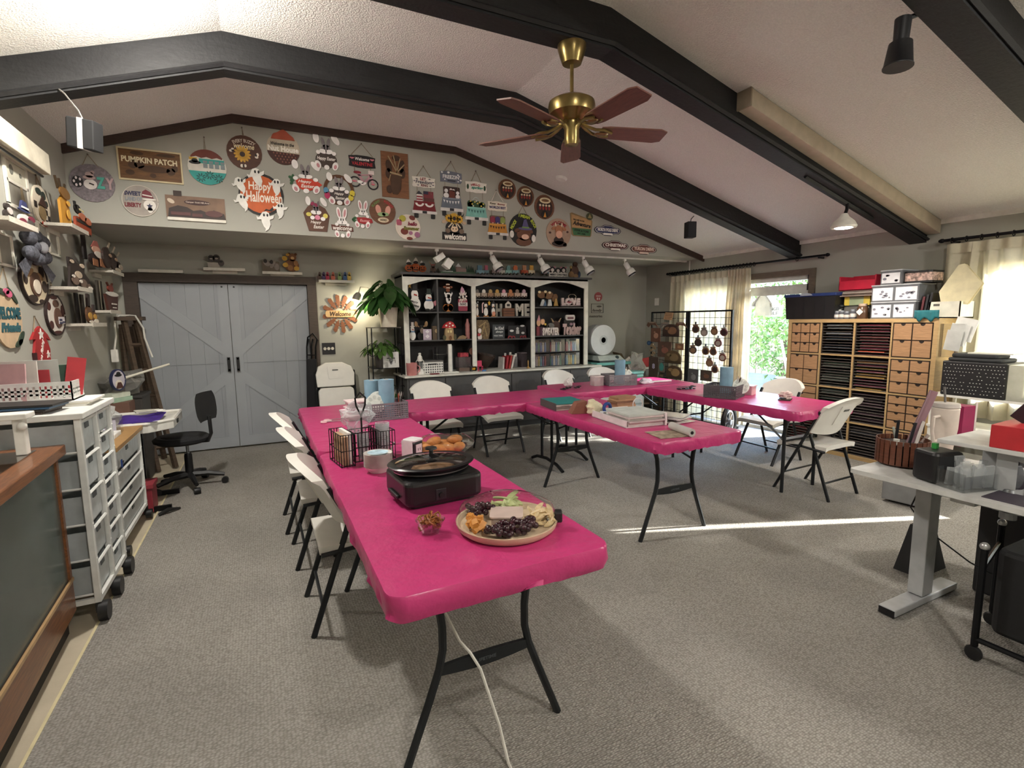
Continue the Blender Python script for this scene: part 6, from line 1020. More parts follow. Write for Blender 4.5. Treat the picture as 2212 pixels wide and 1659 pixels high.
def mat_frame(px, py, w, h, lb, panes):
    s = S(px, py, w, h, lb, 'l', 'mat_frame', 'frame'); s.L('backing', '8d8a80', [Q(-.9, -.92, .9, .92)], .004); s.L('frame', 'dcd8ca', [Q(-1, .88, 1, 1), Q(-1, -1, 1, -.85), Q(-1, -.9, -.82, .9), Q(.82, -.9, 1, .9)] + [Q(*q) for q in panes], .012, 0); return s
s = mat_frame(34, 402, 52, 108, 'white picture frame with a blank print below the valance on the left wall', [(-.9, .0, .9, .12)]); s.L('print', 'c9c6b4', [Q(-.8, .12, .8, .86)], .003, .004); s.L('motif', '6d6d64', [E(-.4, .55, .16, .2), E(.35, .5, .1, .1)], .002, .007)
mat_frame(102, 518, 46, 62, 'white empty two-pane window frame on the left wall', [(-.05, -.9, .05, .9)])
mat_frame(8, 540, 34, 72, 'white frame cut by the left edge of the picture', [])
s = S(69, 606, 58, 106, 'cow-print oval sign below a grey gingham bow on the left wall', 'l', 'wall_sign', 'sign'); s.L('disc', 'cdbfa2', [E(0, 0, 1)], .014); s.L('rim', '2a1e1a', [RING(0, 0, 1.02, 1.02, .93, 36)], .018, 0); s.L('patches', '33251e', [E(-.5, .55, .25, .2, 20), E(.1, .75, .25, .12), E(.55, .4, .2, .25), E(-.7, .0, .15, .2), E(.7, -.2, .2, .25), E(-.3, -.75, .35, .15), E(.35, -.85, .2, .1)], .003, .014); s.L('cow_head', '54392a', [E(0, -.15, .42, .5)], .006, .014); s.L('muzzle', 'd8cdbb', [E(.02, -.25, .27, .3)], .004, .02); s.L('brown_ears', '8a6a45', [E(-.35, .3, .3, .12, 30), E(.4, .2, .25, .1, -30)], .005, .014)
t = thing('gingham_bow', 'puffy grey gingham bow above the cow-print sign', 'bow', at(62, 534, x=XL + .03), 90); gb = M('4c4d55', .9, var=.6, scale=60)
for u, v, ru, rv in ((-.15, .05, .11, .05), (-.14, -.05, .11, .05), (.0, .075, .08, .045), (.14, .05, .11, .05), (.15, -.05, .11, .05), (.0, -.075, .1, .045), (-.06, 0, .07, .04)):
    B().ball((u * .8, -.04, v), ru * .8, .04, rv, 12, 8).obj('loop', gb, t, True)
B().ball((0, -.075, 0), .03, .03, .04).obj('knot', M('9a9a9e', .9), t, True); B().add([(-.1, -.03, -.05), (.0, -.03, -.05), (-.2, -.03, -.22), (-.3, -.03, -.14)], [(0, 1, 2, 3)]).add([(.0, -.03, -.05), (.1, -.03, -.05), (.35, -.03, -.16), (.25, -.03, -.22)], [(0, 1, 2, 3)]).obj('tails', gb, t, kind='stuff'); B().tube([(-.05, -.01, .08), (0, 0, .38), (.06, -.01, .08)], .006, 5).obj('rope', M('8a7a63', .9), t)
s = S(116, 680, 40, 88, 'small oval cow sign with a tiny striped flag on the left wall', 'l', 'wall_sign', 'sign'); s.L('disc', 'd6d0c6', [E(0, 0, 1)], .012); s.L('rim', '2a1a17', [RING(0, 0, 1.03, 1.03, .92, 30)], .016, 0); s.L('patches', '4a201c', [E(-.1, .85, .4, .1), E(-.7, .4, .2, .2), E(.75, .2, .18, .3), E(-.6, -.5, .2, .2), E(0, -.88, .45, .1)], .003, .012); s.L('cow', '5d4034', [E(.15, -.15, .4, .5), E(.05, .55, .3, .18)], .006, .012); s.L('flag', 'c9c4c4', [Q(.1, -.45, .75, -.1)], .004, .018); s.L('flag_stripes', '2f3150', [Q(.1, -.45, .4, -.36), Q(.1, -.3, .4, -.2), Q(.45, -.4, .7, -.32)], .003, .022); s.hang(-.3, .95, .3, .93, .0, 1.55)
s = S(12, 688, 62, 130, 'tan round WELCOME Friends sign with pink flower at the left edge', 'l', 'wall_sign', 'sign'); s.L('disc', 'c2a98a', [E(0, 0, 1)], .012); s.L('leaves', '2b3a2c', [E(-.3, .88, .35, .1, -10), E(.45, .78, .4, .1, -40), E(.7, -.68, .35, .12, 40), E(.5, -.85, .3, .1, 20)], .006); s.L('flower', 'c05a7a', [E(.1, .82, .22, .12), E(-.05, .9, .18, .1)], .006); s.T('WELCOME', 0, .18, 1.8, .42, '1f4f58', bold=.06, d=.012); s.T('Friends', .1, -.3, 1.4, .32, '2a5a62', shear=.2, bold=.06, d=.012); s.hang(-.4, .95, .4, .93, .2, 1.7)
s = S(85, 751, 44, 92, 'red fish-shaped sign with white script hanging from twine', 'l', 'wall_sign', 'sign'); s.L('body', '9c1f22', [[(-.7, -1), (.7, -1), (.8, -.1), (.5, .45), (.98, .3), (.7, .6), (.3, .85), (0, 1), (-.5, .75), (-.9, .4), (-.5, .4), (-.75, -.2)]], .014); s.L('side', '3a1416', [Q(-.8, -1, -.68, -.2)], .02, 0); s.T('Gone Fishing', -.1, -.25, 1.1, .3, 'e6ddd6', shear=.25, rot=62); s.L('white_mark', 'e2dbd4', [STAR(0, .62, .28), STAR(.5, -.35, .2)], .004, .014); s.hang(-.6, .5, .4, .75, -.2, 1.45)
# figures on the lower shelves
s = LS(164, 550, 613, 50, 'dark moose and bear board with birch trunks on the left wall shelf', 'moose_figure', 1.785); s.L('board', '2c211d', [[(-.9, -1), (.85, -1), (.9, -.2), (.5, .2), (.6, .9), (.3, .7), (-.1, .75), (-.5, 1), (-.7, .4)]], .016); s.L('muzzle', 'c2b09a', [E(-.1, -.05, .3, .25), E(.3, .65, .2, .15), E(-.55, .75, .15, .12)], .005); s.L('bodies', '6d5a4e', [E(-.5, -.5, .3, .3), E(.2, -.6, .3, .3), E(.65, -.75, .25, .2)], .006); s.L('pale_birds', 'd9d2c6', [E(-.7, -.25, .12, .1), E(.75, -.85, .2, .12), E(-.1, -.5, .12, .12)], .005)
s = LS(149, 540, 613, 10, 'thin dark board standing behind the moose figure', 'slim_board', 1.785, -1.33); s.L('board', '241a17', [Q(-1, -1, .6, .9)], .014); s.L('edge', '9a8f7e', [Q(.6, -1, 1, .6)], .014, 0)
s = LS(205, 528, 586, 40, 'santa cut-out with a pale beard on the shelf near the door corner', 'santa_figure', 2.01); s.L('body', '2a1c1a', [E(0, -.5, .8, .5)], .014); s.L('face', 'c79a86', [E(.0, .25, .5, .3)], .006); s.L('hat', '9c5a52', [[(-.5, .4), (.5, .4), (.2, 1), (-.1, .95)]], .008, .006); s.L('beard', 'cfc6ba', [E(.1, -.05, .45, .25)], .005); s.L('gifts', '8a5a3a', [Q(.1, -.9, .6, -.3), Q(-.7, -1, -.2, -.5)], .006)
s = LS(181, 521, 600, 9, 'tall thin dark board with the santa figures', 'slim_board', 2.01, -1.33); s.L('board', '1d1512', [Q(-.7, -.6, .8, 1)], .014)
s = LS(238, 525, 588, 42, 'dark reindeer group with white antlers on the shelf near the door corner', 'reindeer_figure', 2.01, -1.24); s.L('bodies', '352722', [E(-.5, -.2, .4, .7), E(.2, -.3, .4, .6), E(.7, -.55, .3, .4)], .014); s.L('antlers', 'b5a795', [BAR(.0, .3, .35, .8, .12), BAR(.5, .2, .8, .55, .12), BAR(-.4, .5, -.2, .9, .12), E(.5, -.8, .3, .15), E(.85, -.5, .2, .2)], .006); s.L('noses', 'a88a72', [E(-.3, .0, .14, .12), E(.3, -.1, .14, .12)], .005)
s = LS(192, 634, 697, 30, 'slim gnome figures with yellow shirts on the lowest left shelf', 'gnome_figure', 1.512); s.L('bodies', '5a3a20', [E(-.3, -.4, .4, .6), E(.4, -.6, .35, .4)], .014); s.L('shirts', 'b58a3c', [E(-.3, -.5, .25, .25), E(.4, -.55, .22, .2)], .005); s.L('boots', 'd3cabd', [E(-.3, -.9, .3, .1), E(.4, -.85, .3, .15)], .006); s.L('hat', '2a1a14', [BAR(-.3, .1, -.2, 1, .35), BAR(.4, -.2, .45, .3, .25)], .014, 0)
s = LS(168, 632, 697, 14, 'thin dark boards stacked on the lowest left shelf', 'slim_board', 1.512, -1.34); s.L('board', '2a2420', [Q(-1, -1, -.2, 1)], .014); s.L('board', '3c332c', [Q(.0, -1, .8, .95)], .014)
s = LS(236, 607, 668, 32, 'brown bucket with a red reindeer and snow on the shelf by the door frame', 'bucket_figure', 1.63); s.L('bucket', '4a261c', [[(-.6, -1), (.6, -1), (.85, .15), (-.85, .15)]], .02); s.L('snow', 'd6d2cb', [E(0, .2, .85, .16)], .006); s.L('reindeer', '7a3526', [E(.05, .6, .35, .25)], .014, 0); s.L('antlers', '5a2f22', [BAR(-.15, .75, -.35, 1, .1), BAR(.2, .75, .4, 1, .1)], .014, 0); s.L('band', 'cfc8bd', [Q(-.3, -.55, .4, -.45), Q(-.2, -.8, .3, -.72)], .004)
s = LS(213, 605, 670, 12, 'dark birch-edged board beside the reindeer bucket', 'slim_board', 1.63, -1.33); s.L('board', '3a352c', [Q(-.9, -1, .9, 1)], .014); s.L('birch_edge', '8f8672', [Q(-.2, -.9, .1, 1)], .003)

# ================================================================== LEFT FLOOR
WOODC = M('7a4b2a', .35, var=.35, scale=7, kind='woodx', coat=.3); GRY = M('c9cdcd', .5)
# display case: front edge surveyed on its top
c0 = Vector((-.90, 3.08, 0)); ang = math.degrees(math.atan2(-.999, .045)) 
t = thing('display_case', 'low wooden display case with glass front at the left edge', 'display case', c0, ang); Lc = 1.25; Dc = .5     # local x runs towards the viewer, local -y towards the wall
B().box(-.02, -Dc, .88, Lc, 0.03, .93).obj('top_frame', WOODC, t, bevel=.006); B().box(.0, -Dc, .10, Lc, .0, .26).obj('base', WOODC, t); B().box(.03, -Dc + .03, 0, Lc - .03, -.03, .10).obj('toe_kick', M('1d1712', .8), t)
for x in (0, Lc - .03):
    for y in (-Dc, -.03): B().box(x, y, .26, x + .03, y + .03, .90).obj('corner_post', WOODC, t)
B().box(0, -.004, .255, Lc, .006, .27).obj('trim_strip', M('a98a62', .4), t)
B().box(.03, -.014, .26, Lc - .03, -.01, .90).obj('front_glass', M('6d7670', .2, kind='clear', trans=.3), t); B().box(.01, -Dc + .03, .26, .014, -.03, .90).obj('side_glass', M('6d7670', .2, kind='clear', trans=.3), t)  # grey mixed into the glass colour stands in for reflections
B().box(.04, -Dc + .04, .58, Lc - .04, -.08, .586).obj('glass_shelf', M('b5c4bd', .05, kind='clear', trans=.2), t); B().box(.03, -Dc, .26, Lc - .03, -Dc + .012, .90).obj('back_panel', M('6d6a60', .7), t)
B().box(.08, -Dc + .05, .931, Lc - .08, -.05, .934).obj('glass_top', M('b5bdb8', .05, kind='clear', trans=.15), t)
t = thing('white_stand', 'small white metal stand on top of the display case at the left edge', 'stand', at(12, 985, z=.935))
for x in (-.1, .06): B().box(x - .02, -.02, 0, x + .02, .02, .16).obj('leg', WHITE, t, bevel=.004)
B().box(-.16, -.05, .16, .1, .05, .185).obj('top', WHITE, t, bevel=.004); B().ball((.08, -.04, .13), .018).obj('knob', WHITE, t, True)
# wheeled drawer carts
MESHW = M('c6cccd', .5, kind='clear', trans=.62); WM = M('dfe0dc', .4)
def cart(label, x0, x1, y0, y1, z1, cols, rows, wheel, top=None):
    t = thing('drawer_cart', label, 'drawer cart', ((x0 + x1) / 2, (y0 + y1) / 2, 0)); cx, cy = (x0 + x1) / 2, (y0 + y1) / 2
    zb = .10; ny = cols + 1; ys = [y0 + (y1 - y0) * k / cols for k in range(ny)]
    for y in ys:
        for x in (x0, x1): B().box(x - .014 - cx, y - .012 - cy, zb, x + .014 - cx, y + .012 - cy, z1 - .03).obj('post', WM, t, bevel=.003)
        B().box(x0 - cx, y - .01 - cy, zb, x1 - cx, y + .01 - cy, zb + .025).obj('side_rail', WM, t)
        B().lathe([(wheel, -.02), (wheel, .02)], 16, (x1 + .02 - cx, y - cy, wheel), ry(90)).obj('caster', BLACK, t, True); B().box(x1 - .012 - cx, y - .018 - cy, wheel, x1 + .014 - cx, y + .018 - cy, zb).obj('caster_stem', BLACK, t)
    B().box(x1 - .012 - cx, y0 - cy, zb, x1 + .012 - cx, y1 - cy, zb + .025).obj('front_rail', WM, t)
    B().box(x0 - .03 - cx, y0 - .03 - cy, z1 - .03, x1 + .03 - cx, y1 + .03 - cy, z1).obj('top', top or WM, t, bevel=.004)
    for k in range(cols):
        n = rows[k]; pitch = (z1 - .06 - zb) / n
        for j in range(n):
            zt = zb + .03 + pitch * (j + 1) - .02; zl = zt - pitch * .86; a, b_ = ys[k] + .02, ys[k + 1] - .02
            d = B().box(x0 + .02 - cx, a - cy, zl, x1 - .004 - cx, a + .006 - cy, zt - .01).box(x0 + .02 - cx, b_ - .006 - cy, zl, x1 - .004 - cx, b_ - cy, zt - .01).box(x0 + .02 - cx, a - cy, zl, x1 - .004 - cx, b_ - cy, zl + .004).box(x1 - .010 - cx, a - cy, zl, x1 - .004 - cx, b_ - cy, zt - .01).obj('drawer_basket', MESHW, t)
            B().tube([(x1 + .004 - cx, a - .012 - cy, zt), (x1 + .004 - cx, b_ + .012 - cy, zt)], .008, 6).obj('drawer_lip', WM, d); B().box(x1 - .003 - cx, (a + b_) / 2 - .03 - cy, zt - .045, x1 + .001 - cx, (a + b_) / 2 + .03 - cy, zt - .018).obj('grip_slot', M('5a5f62', .6), d)
            for y in (ys[k], ys[k + 1]): B().tube([(x0 - cx, y - cy, zl + .01), (x1 + .016 - cx, y - cy, zl + .01)], .006, 5).obj('runner', WM, t)
    return t
cart('tall white two-column wire drawer cart beside the display case', -1.3, -.82, 3.12, 3.66, 1.075, 2, (5, 7), .05)
cart('lower white drawer cart with a wooden top behind the tall one', -1.3, -.88, 3.94, 4.68, .73, 1, (4,), .035, M('a07c4e', .5, var=.2, kind='woodx'))
# on the tall cart
CZ = 1.075
def onc(px, py, z=CZ): p = at(px, py, z=z); return p
t = thing('white_basket', 'white slotted plastic basket full of cards on the tall cart', 'basket', (-1.09, 3.50, CZ + .03), 0); 
def slotted(t, w, d, h, mat, nx, nz, dark, th=.006):
    B().box(-w / 2, -d / 2, 0, w / 2, d / 2, th).obj('bottom', mat, t)
    for nm, m, ww in (('front', Matrix.Identity(4), w), ('back', rz(180), w), ('side', rz(90), d), ('side', rz(-90), d)):
        dd = d / 2 if ww == w else w / 2; mb = B(); mb.box(-ww / 2, -dd, 0, ww / 2, -dd + th, h * .16, m); mb.box(-ww / 2, -dd, h * .8, ww / 2, -dd + th, h, m)
        n = max(4, int(nx * ww / w)); 
        for k in range(n + 1): x = -ww / 2 + ww * k / n; mb.box(max(-ww / 2, x - ww / n * .27), -dd, h * .16, min(ww / 2, x + ww / n * .27), -dd + th, h * .8, m)
        for k in range(1, nz): z = h * (.16 + .64 * k / nz); mb.box(-ww / 2, -dd, z - .005, ww / 2, -dd + th, z + .005, m)
        mb.obj(nm, mat, t)
slotted(t, .38, .2, .10, WM, 16, 3, None)
for k, (x, c, h_) in enumerate(((-.12, 'c9a3a5', .19), (-.06, 'd8d2cc', .2), (0, 'a8343c', .15), (.05, 'b9bdb8', .2), (.1, '4a6a5a', .17))): 
    o = B().box(-.08, -.004, 0, .08, .004, h_).obj('greeting_card', M(c, .6)); o.location = (-1.09 + x * .6, 3.42 + k * .035, CZ + .04); o.rotation_euler = (math.radians(-6 + 3 * k), 0, math.radians(8 * k - 15)); tag(o, ('dusty pink', 'off-white', 'dark red', 'pale grey', 'dark green')[k] + ' card pack standing in the white slotted basket', 'card pack', 'card packs in the white basket')
o = B().box(-.04, -.004, 0, .04, .004, .2).obj('greeting_card', M('ad2b33', .5)); o.location = (-.93, 3.52, CZ + .05); o.rotation_euler = (0, math.radians(10), math.radians(25)); tag(o, 'bright red card sticking up at the right end of the white basket', 'card pack')
t = thing('paper_pads', 'stack of pale paper pads under the white basket', 'paper stack', (-1.04, 3.50, CZ)); 
for k in range(3): B().rbox(-.24 + .01 * k, -.13, .0095 * k, .2 + .012 * k, .13, .0095 * k + .009, .01).obj('pad', M(('e0ddd4', 'cfc9b8', 'e6e4de')[k], .6), t)
t = thing('pink_box', 'pink ribbed storage box at the left edge on the tall cart', 'box', (-1.29, 3.24, CZ), 5); B().box(-.1, -.1, 0, .1, .1, .20).obj('body', M('d3a0a6', .5), t, bevel=.006)
for k in range(5): B().box(-.102, -.103, .03 + .034 * k, .102, -.1, .034 + .034 * k).obj('rib', M('b5848c', .5), t)
t = thing('black_tote', 'black tote bag with a loose strap on the pink box at the left edge', 'bag', (-1.27, 3.26, CZ + .2)); B().box(-.09, -.06, 0, .08, .06, .22).obj('bag', M('16161a', .8, bump=.3), t, bevel=.02); B().tube([(.08, -.04, .2), (.12, -.05, .12), (.14, -.05, .05), (.1, -.06, .01), (-.02, -.07, .004)], .014, 6, flat=.4).obj('strap', M('16161a', .8), t, True)
t = thing('frame_stack', 'pile of dark picture frames and a blue-edged tray at the front of the cart', 'frame stack', (-1.08, 3.26, CZ), -8)
for k, c in enumerate(('3a2c26', '241d1b', '2d4a66', '1b1a1c')): B().box(-.24 + .02 * k, -.10, k * .012, .14 + .015 * k, .09, k * .012 + .01).obj('frame', M(c, .4), t, bevel=.002)
# craft table with purple fabric
t = thing('craft_table', 'white plastic craft table with chamfered corners by the left wall', 'table', (-.98, 5.02, 0)); ct = [(-.36, -.3), (.16, -.3), (.31, -.16), (.31, .34), (-.36, .34)]
B().prism(ct, .66, .715).obj('tabletop', M('d0cec6', .5), t, bevel=.004); B().tube([(x * .98, y * .98, .73) for x, y in ct], .016, 6, True).obj('raised_rim', M('d6d4cc', .5), t)
B().box(.295, .0, .675, .317, .07, .705).obj('dark_clip', BLACK, t)
for y in (-.2, .25): B().box(-.02, y - .015, .04, .02, y + .015, .66).obj('leg', BLACKM, t)
B().box(-.3, .235, 0, .25, .265, .04).obj('foot', BLACKM, t); B().box(-.3, -.215, 0, .25, -.185, .04).obj('foot', BLACKM, t); B().box(-.01, -.2, .3, .01, .25, .33).obj('crossbar', BLACKM, t)
mb = B().grid(lambda i, j: (-.33 + .55 * i, -.26 + .46 * j, .012 + .022 * noise.noise(Vector((i * 4, j * 4, 5))) + .007 * math.sin(9 * i + 5 * j)), 18, 18); o = mb.obj('purple_fabric', M('3a1d7a', .85, var=.25), None, True); o.location = (-.98, 4.98, .732); tag(o, 'rumpled deep purple fabric spread on the craft table', 'fabric')
t = thing('scissors', 'white-handled scissors lying on the purple fabric', 'scissors', (-.84, 5.1, .775), 30); B().tube([(.03 * math.cos(a) + .05, .02 * math.sin(a) + .02, 0) for a in [k * PI / 6 for k in range(12)]], .006, 5, True).obj('handle', WHITE, t); B().tube([(.03 * math.cos(a) + .05, .02 * math.sin(a) - .025, 0) for a in [k * PI / 6 for k in range(12)]], .006, 5, True).obj('handle', WHITE, t); B().box(-.1, -.008, -.002, .03, .004, .002).obj('blade', M('b5b8ba', .3, .9), t)
o = B().box(-.09, -.07, 0, .09, .07, .012).obj('paper_sheet', M('c9c6b8', .7)); o.location = (-.9, 5.24, .755); o.rotation_euler = (0, .05, .3); tag(o, 'pale paper sheet on the far corner of the purple fabric', 'paper')
# jar, box and papers on the low cart
t = thing('glass_jar', 'clear glass jar with scissors on the wooden-topped cart', 'jar', (-.98, 4.08, .73)); B().lathe([(.05, 0), (.055, .01), (.055, .11), (.05, .12)], 18).obj('jar', PLAST, t, True); B().tube([(0, 0, .02), (.02, .02, .16)], .006, 5).obj('handle_stem', M('1d2440', .5), t); B().tube([(.02 + .025 * math.cos(a), .02, .18 + .02 * math.sin(a)) for a in [k * PI / 5 for k in range(10)]], .007, 5, True).obj('scissor_loop', M('1d2440', .5), t)
o = B().box(-.06, -.09, 0, .06, .09, .03).obj('white_notepad', M('d9d8d4', .5), None, bevel=.004); o.location = (-.98, 4.30, .73); tag(o, 'small white patterned notepad on the wooden-topped cart', 'notepad')
t = thing('clear_card_box', 'clear acrylic card box behind the notepad on the low cart', 'box', (-1.0, 4.46, .73)); B().box(-.07, -.05, 0, .07, .05, .12).obj('box', PLAST, t); B().box(-.05, -.052, .02, .05, -.05, .1).obj('card', M('b9b7c4', .5), t)
t = thing('blue_key', 'small blue tag hanging on the front of the low cart', 'tag', (-.866, 4.05, .62)); B().box(0, -.012, -.05, .006, .012, 0).obj('tag', M('1d3a7a', .5), t); B().tube([(.003, 0, 0), (.003, .02, -.03), (.003, .05, -.02)], .004, 5).obj('chain', BLACK, t)
# things piled against the wall behind the craft table
t = thing('clutter_bin', 'dark storage bin behind the craft table', 'bin', (-1.2, 6.05, 0)); B().box(-.16, -.2, 0, .16, .2, .8).obj('bin', M('3a3632', .6), t, bevel=.01); B().box(-.17, -.21, .8, .17, .21, .83).obj('lid', M('2c2927', .6), t, bevel=.006)
mb = blob(.17, .8, 7, (.9, 1.1, .7)); mb.v = [(x, y, max(0, z + .1)) for x, y, z in mb.v]; o = mb.obj('grey_plastic_bag', M('8a8883', .35, kind='clear', trans=.5)); o.location = (-1.2, 6.05, .83); tag(o, 'crumpled grey plastic bag on the dark bin', 'bag')
s = S(253, 840, 30, 50, 'oval snowman plaque standing on books behind the tall cart', (dict(x=-1.2), 60), 'snowman_plaque', 'plaque', None, stand=True); s.root.location.z = .88; s.L('plaque', 'b9b3bc', [E(0, .1, 1, .9)], .02); s.L('rim', '23284a', [RING(0, .1, 1.02, .92, .9, 30)], .026, 0); s.L('snowman', 'd8cfc0', [E(0, -.3, .5, .4)], .005, .02); s.L('hat', '1d1a1c', [E(0, .5, .5, .12), E(.05, .62, .28, .18)], .005, .02); s.L('coat', '4a2a22', [[(-.5, -.6), (.5, -.6), (.2, -.1), (-.2, -.1)]], .006, .025)
t = thing('book_pile', 'two pale green books under the snowman plaque', 'books', (s.root.location.x - .02, s.root.location.y, .80), 60); B().box(-.11, -.07, 0, .11, .07, .038).obj('book', M('9fb8a2', .5), t); B().box(-.1, -.06, .04, .1, .06, .078).obj('book', M('c9cdbd', .5), t)
t2 = thing('side_pedestal', 'grey carton stack carrying the books behind the cart', 'carton', (s.root.location.x - .02, s.root.location.y, 0)); B().box(-.13, -.13, 0, .13, .13, .4).obj('lower_carton', M('55504a', .7), t2); B().box(-.12, -.12, .4, .12, .12, .80).obj('upper_carton', M('6d4f42', .7), t2)
t = thing('red_gift_bag', 'red gift bag with a pink ribbon behind the tall cart', 'bag', (-1.19, 4.12, .73), 20); B().prism([(-.08, -.05), (.08, -.05), (.1, .05), (-.1, .05)], 0, .26).obj('bag', M('a3202a', .5), t); B().box(-.03, -.056, .14, .03, -.05, .2).obj('label', M('d8c6c4', .5), t); B().tube([(.06, -.05, .12), (.12, -.07, .04), (.15, -.07, 0.01)], .014, 5).obj('ribbon', M('b52a6a', .5), t)
mb = blob(.1, .7, 9, (1, 1, 1)); mb.v = [(x, y, max(0, z + .08)) for x, y, z in mb.v]; o = mb.obj('clear_bag', M('d0d2d0', .25, kind='clear', trans=.4)); o.location = (-1.06, 4.6, .73); tag(o, 'crumpled clear bag at the far end of the wooden-topped cart', 'bag')
# folded wooden ladder easel with string lights, white rod
t = thing('wooden_ladder', 'old brown wooden step ladder leaning in the door corner', 'ladder', (-1.2, 6.45, 0)); WL = M('4a3b2e', .7, var=.3, scale=8, kind='wood')
for a, b_ in (((.18, -.3, 0), (-.05, .1, 1.55)), ((.32, -.2, 0), (.05, .12, 1.55)), ((-.12, .28, 0), (-.08, .14, 1.5)), ((.15, .3, 0), (.03, .16, 1.5))): B().tube([a, b_], .028, 4).obj('rail', WL, t)
for k in range(5): f = .15 + .17 * k; p = Vector((.18, -.3, 0)).lerp(Vector((-.05, .1, 1.55)), f); q = Vector((.32, -.2, 0)).lerp(Vector((.05, .12, 1.55)), f); B().tube([p, q], .02, 4).obj('step', WL, t)
B().box(-.12, .04, 1.54, .12, .22, 1.58).obj('cap', WL, t)
t = thing('string_light', 'white string light wire draped over the top of the wooden ladder', 'lead', (-1.2, 6.45, 1.58)); B().tube([(-.13, -.02, -.34), (-.11, .0, -.2), (-.12, .05, -.05), (-.08, .08, .012), (0, .1, .014), (.06, .05, .008), (.13, -.02, -.12), (.14, -.06, -.22), (.2, -.12, -.42)], .009, 6).obj('cord', M('c9c6bd', .5), t, True); B().box(-.16, -.05, -.46, -.1, -.01, -.33).obj('plug', M('d5d2ca', .5), t, bevel=.008)  # wire of the string lights on the ladder
o = B().tube([(-.2, -.1, -.06), (.2, .1, .06)], .011, 8).obj('white_rod', M('d5d0c0', .4), None, True); o.location = (-1.03, 6.0, 1.04); tag(o, 'white plastic rod jutting out in front of the wooden ladder', 'rod')
t = thing('red_tote', 'red crate on the floor under the craft table', 'crate', (-.98, 4.9, 0)); B().box(-.13, -.1, 0, .13, .1, .22).obj('body', M('8a2f3a', .5), t, bevel=.006); B().box(-.14, -.11, .2, .14, .11, .23).obj('rim', M('9a3a44', .5), t)
t = thing('hand_vacuum', 'black cable end lying on the bare floor strip by the low cart', 'cable', (-.80, 4.68, 0)); B().tube([(0, 0, .012), (.06, .04, .03), (.13, .1, .012)], [.012, .018, .008], 8).obj('cable', BLACK, t, True)
# office chair
t = thing('office_chair', 'black swivel office chair at the craft table', 'chair', (-.66, 5.42, 0), -22)
FAB = M('121215', .8, bump=.2, bscale=200)
for k in range(5):
    a = math.radians(20 + 72 * k); B().tube([(0, 0, .12), (.15 * math.cos(a), .15 * math.sin(a), .115), (.28 * math.cos(a), .28 * math.sin(a), .085)], [.03, .024, .018], 6).obj('base_arm', BLACK, t, True)
    c_ = B().lathe([(.028, -.025), (.03, -.01), (.03, .01), (.028, .025)], 12, (.28 * math.cos(a), .28 * math.sin(a), .03), rz(math.degrees(a)) @ rx(90)); c_.obj('caster', BLACK, t, True)
B().lathe([(.035, .1), (.032, .3), (.026, .32)], 14).obj('column_cover', BLACK, t, True); B().tube([(0, 0, .3), (0, 0, .42)], .014, 8).obj('gas_lift', M('8a8c8e', .3, .9), t, True)
B().lathe([(.001, 0), (.19, 0), (.225, .02), (.23, .045), (.2, .065), (.1, .058), (.001, .055)], 26, (-.04, 0, .42), None, 1, .95).obj('seat', FAB, t, True)
B().tube([(.05, 0, .42), (.19, 0, .43), (.22, 0, .5), (.215, 0, .66)], .022, 8, flat=.6).obj('back_bar', BLACK, t, True)
B().grid(lambda i, j: (.19 + .03 * math.sin(PI * j) * 0 - .035 * math.cos((i - .5) * 2.4) + .03 - .02 * j, (i - .5) * .36 * (1 - .25 * abs(2 * j - 1) ** 3), .62 + .26 * j), 12, 8).obj('backrest', FAB, t, True, mod=None)
so_ = t.children[-1].modifiers.new('thick', 'SOLIDIFY'); so_.thickness = .065

# ================================================================== RIGHT WALL: RACK AND CUBE SHELF
t = thing('grid_rack', 'black wire grid display rack standing in front of the cream curtain', 'display rack', (5.5, 5.44, 0), -90)   # local x = -world y
for a, b_ in ((-.75, -.03), (.01, .75)):
    for x in (a, b_): B().box(x - .013, -.013, 0, x + .013, .013, 1.6).obj('upright', BLACKM, t)
    for z in (.06, 1.59): B().box(a, -.011, z - .011, b_, .011, z + .011).obj('bar', BLACKM, t)
    mb = B(); n = 8
    for k in range(1, n): x = a + (b_ - a) * k / n; mb.tube([(x, 0, .06), (x, 0, 1.59)], .003, 4)
    for k in range(1, 17): z = .06 + 1.53 * k / 17; mb.tube([(a, 0, z), (b_, 0, z)], .003, 4)
    mb.obj('wire_grid', BLACKM, t, kind='stuff')
for x in (-.7, .7): B().box(x - .012, -.25, 0, x + .012, .25, .025).obj('foot', BLACKM, t)
RK = (dict(x=5.46), -90)
def rk(u, v, w, h, lb, name='hanging_ornament', cat='ornament', group=None, out=0): return S(1390 + u / 4.329, 660 + v / 4.329, w / 4.329, h / 4.329, lb, RK, name, cat, group, out=out)
OC = ['6b4a3a', '7d766e', '6d5240', '5a2f30', '4a4038', '6a3a3c', '524440', '7a5a3c', '6e4a34', '6b3a2c', '7a5544', '7d5a45']
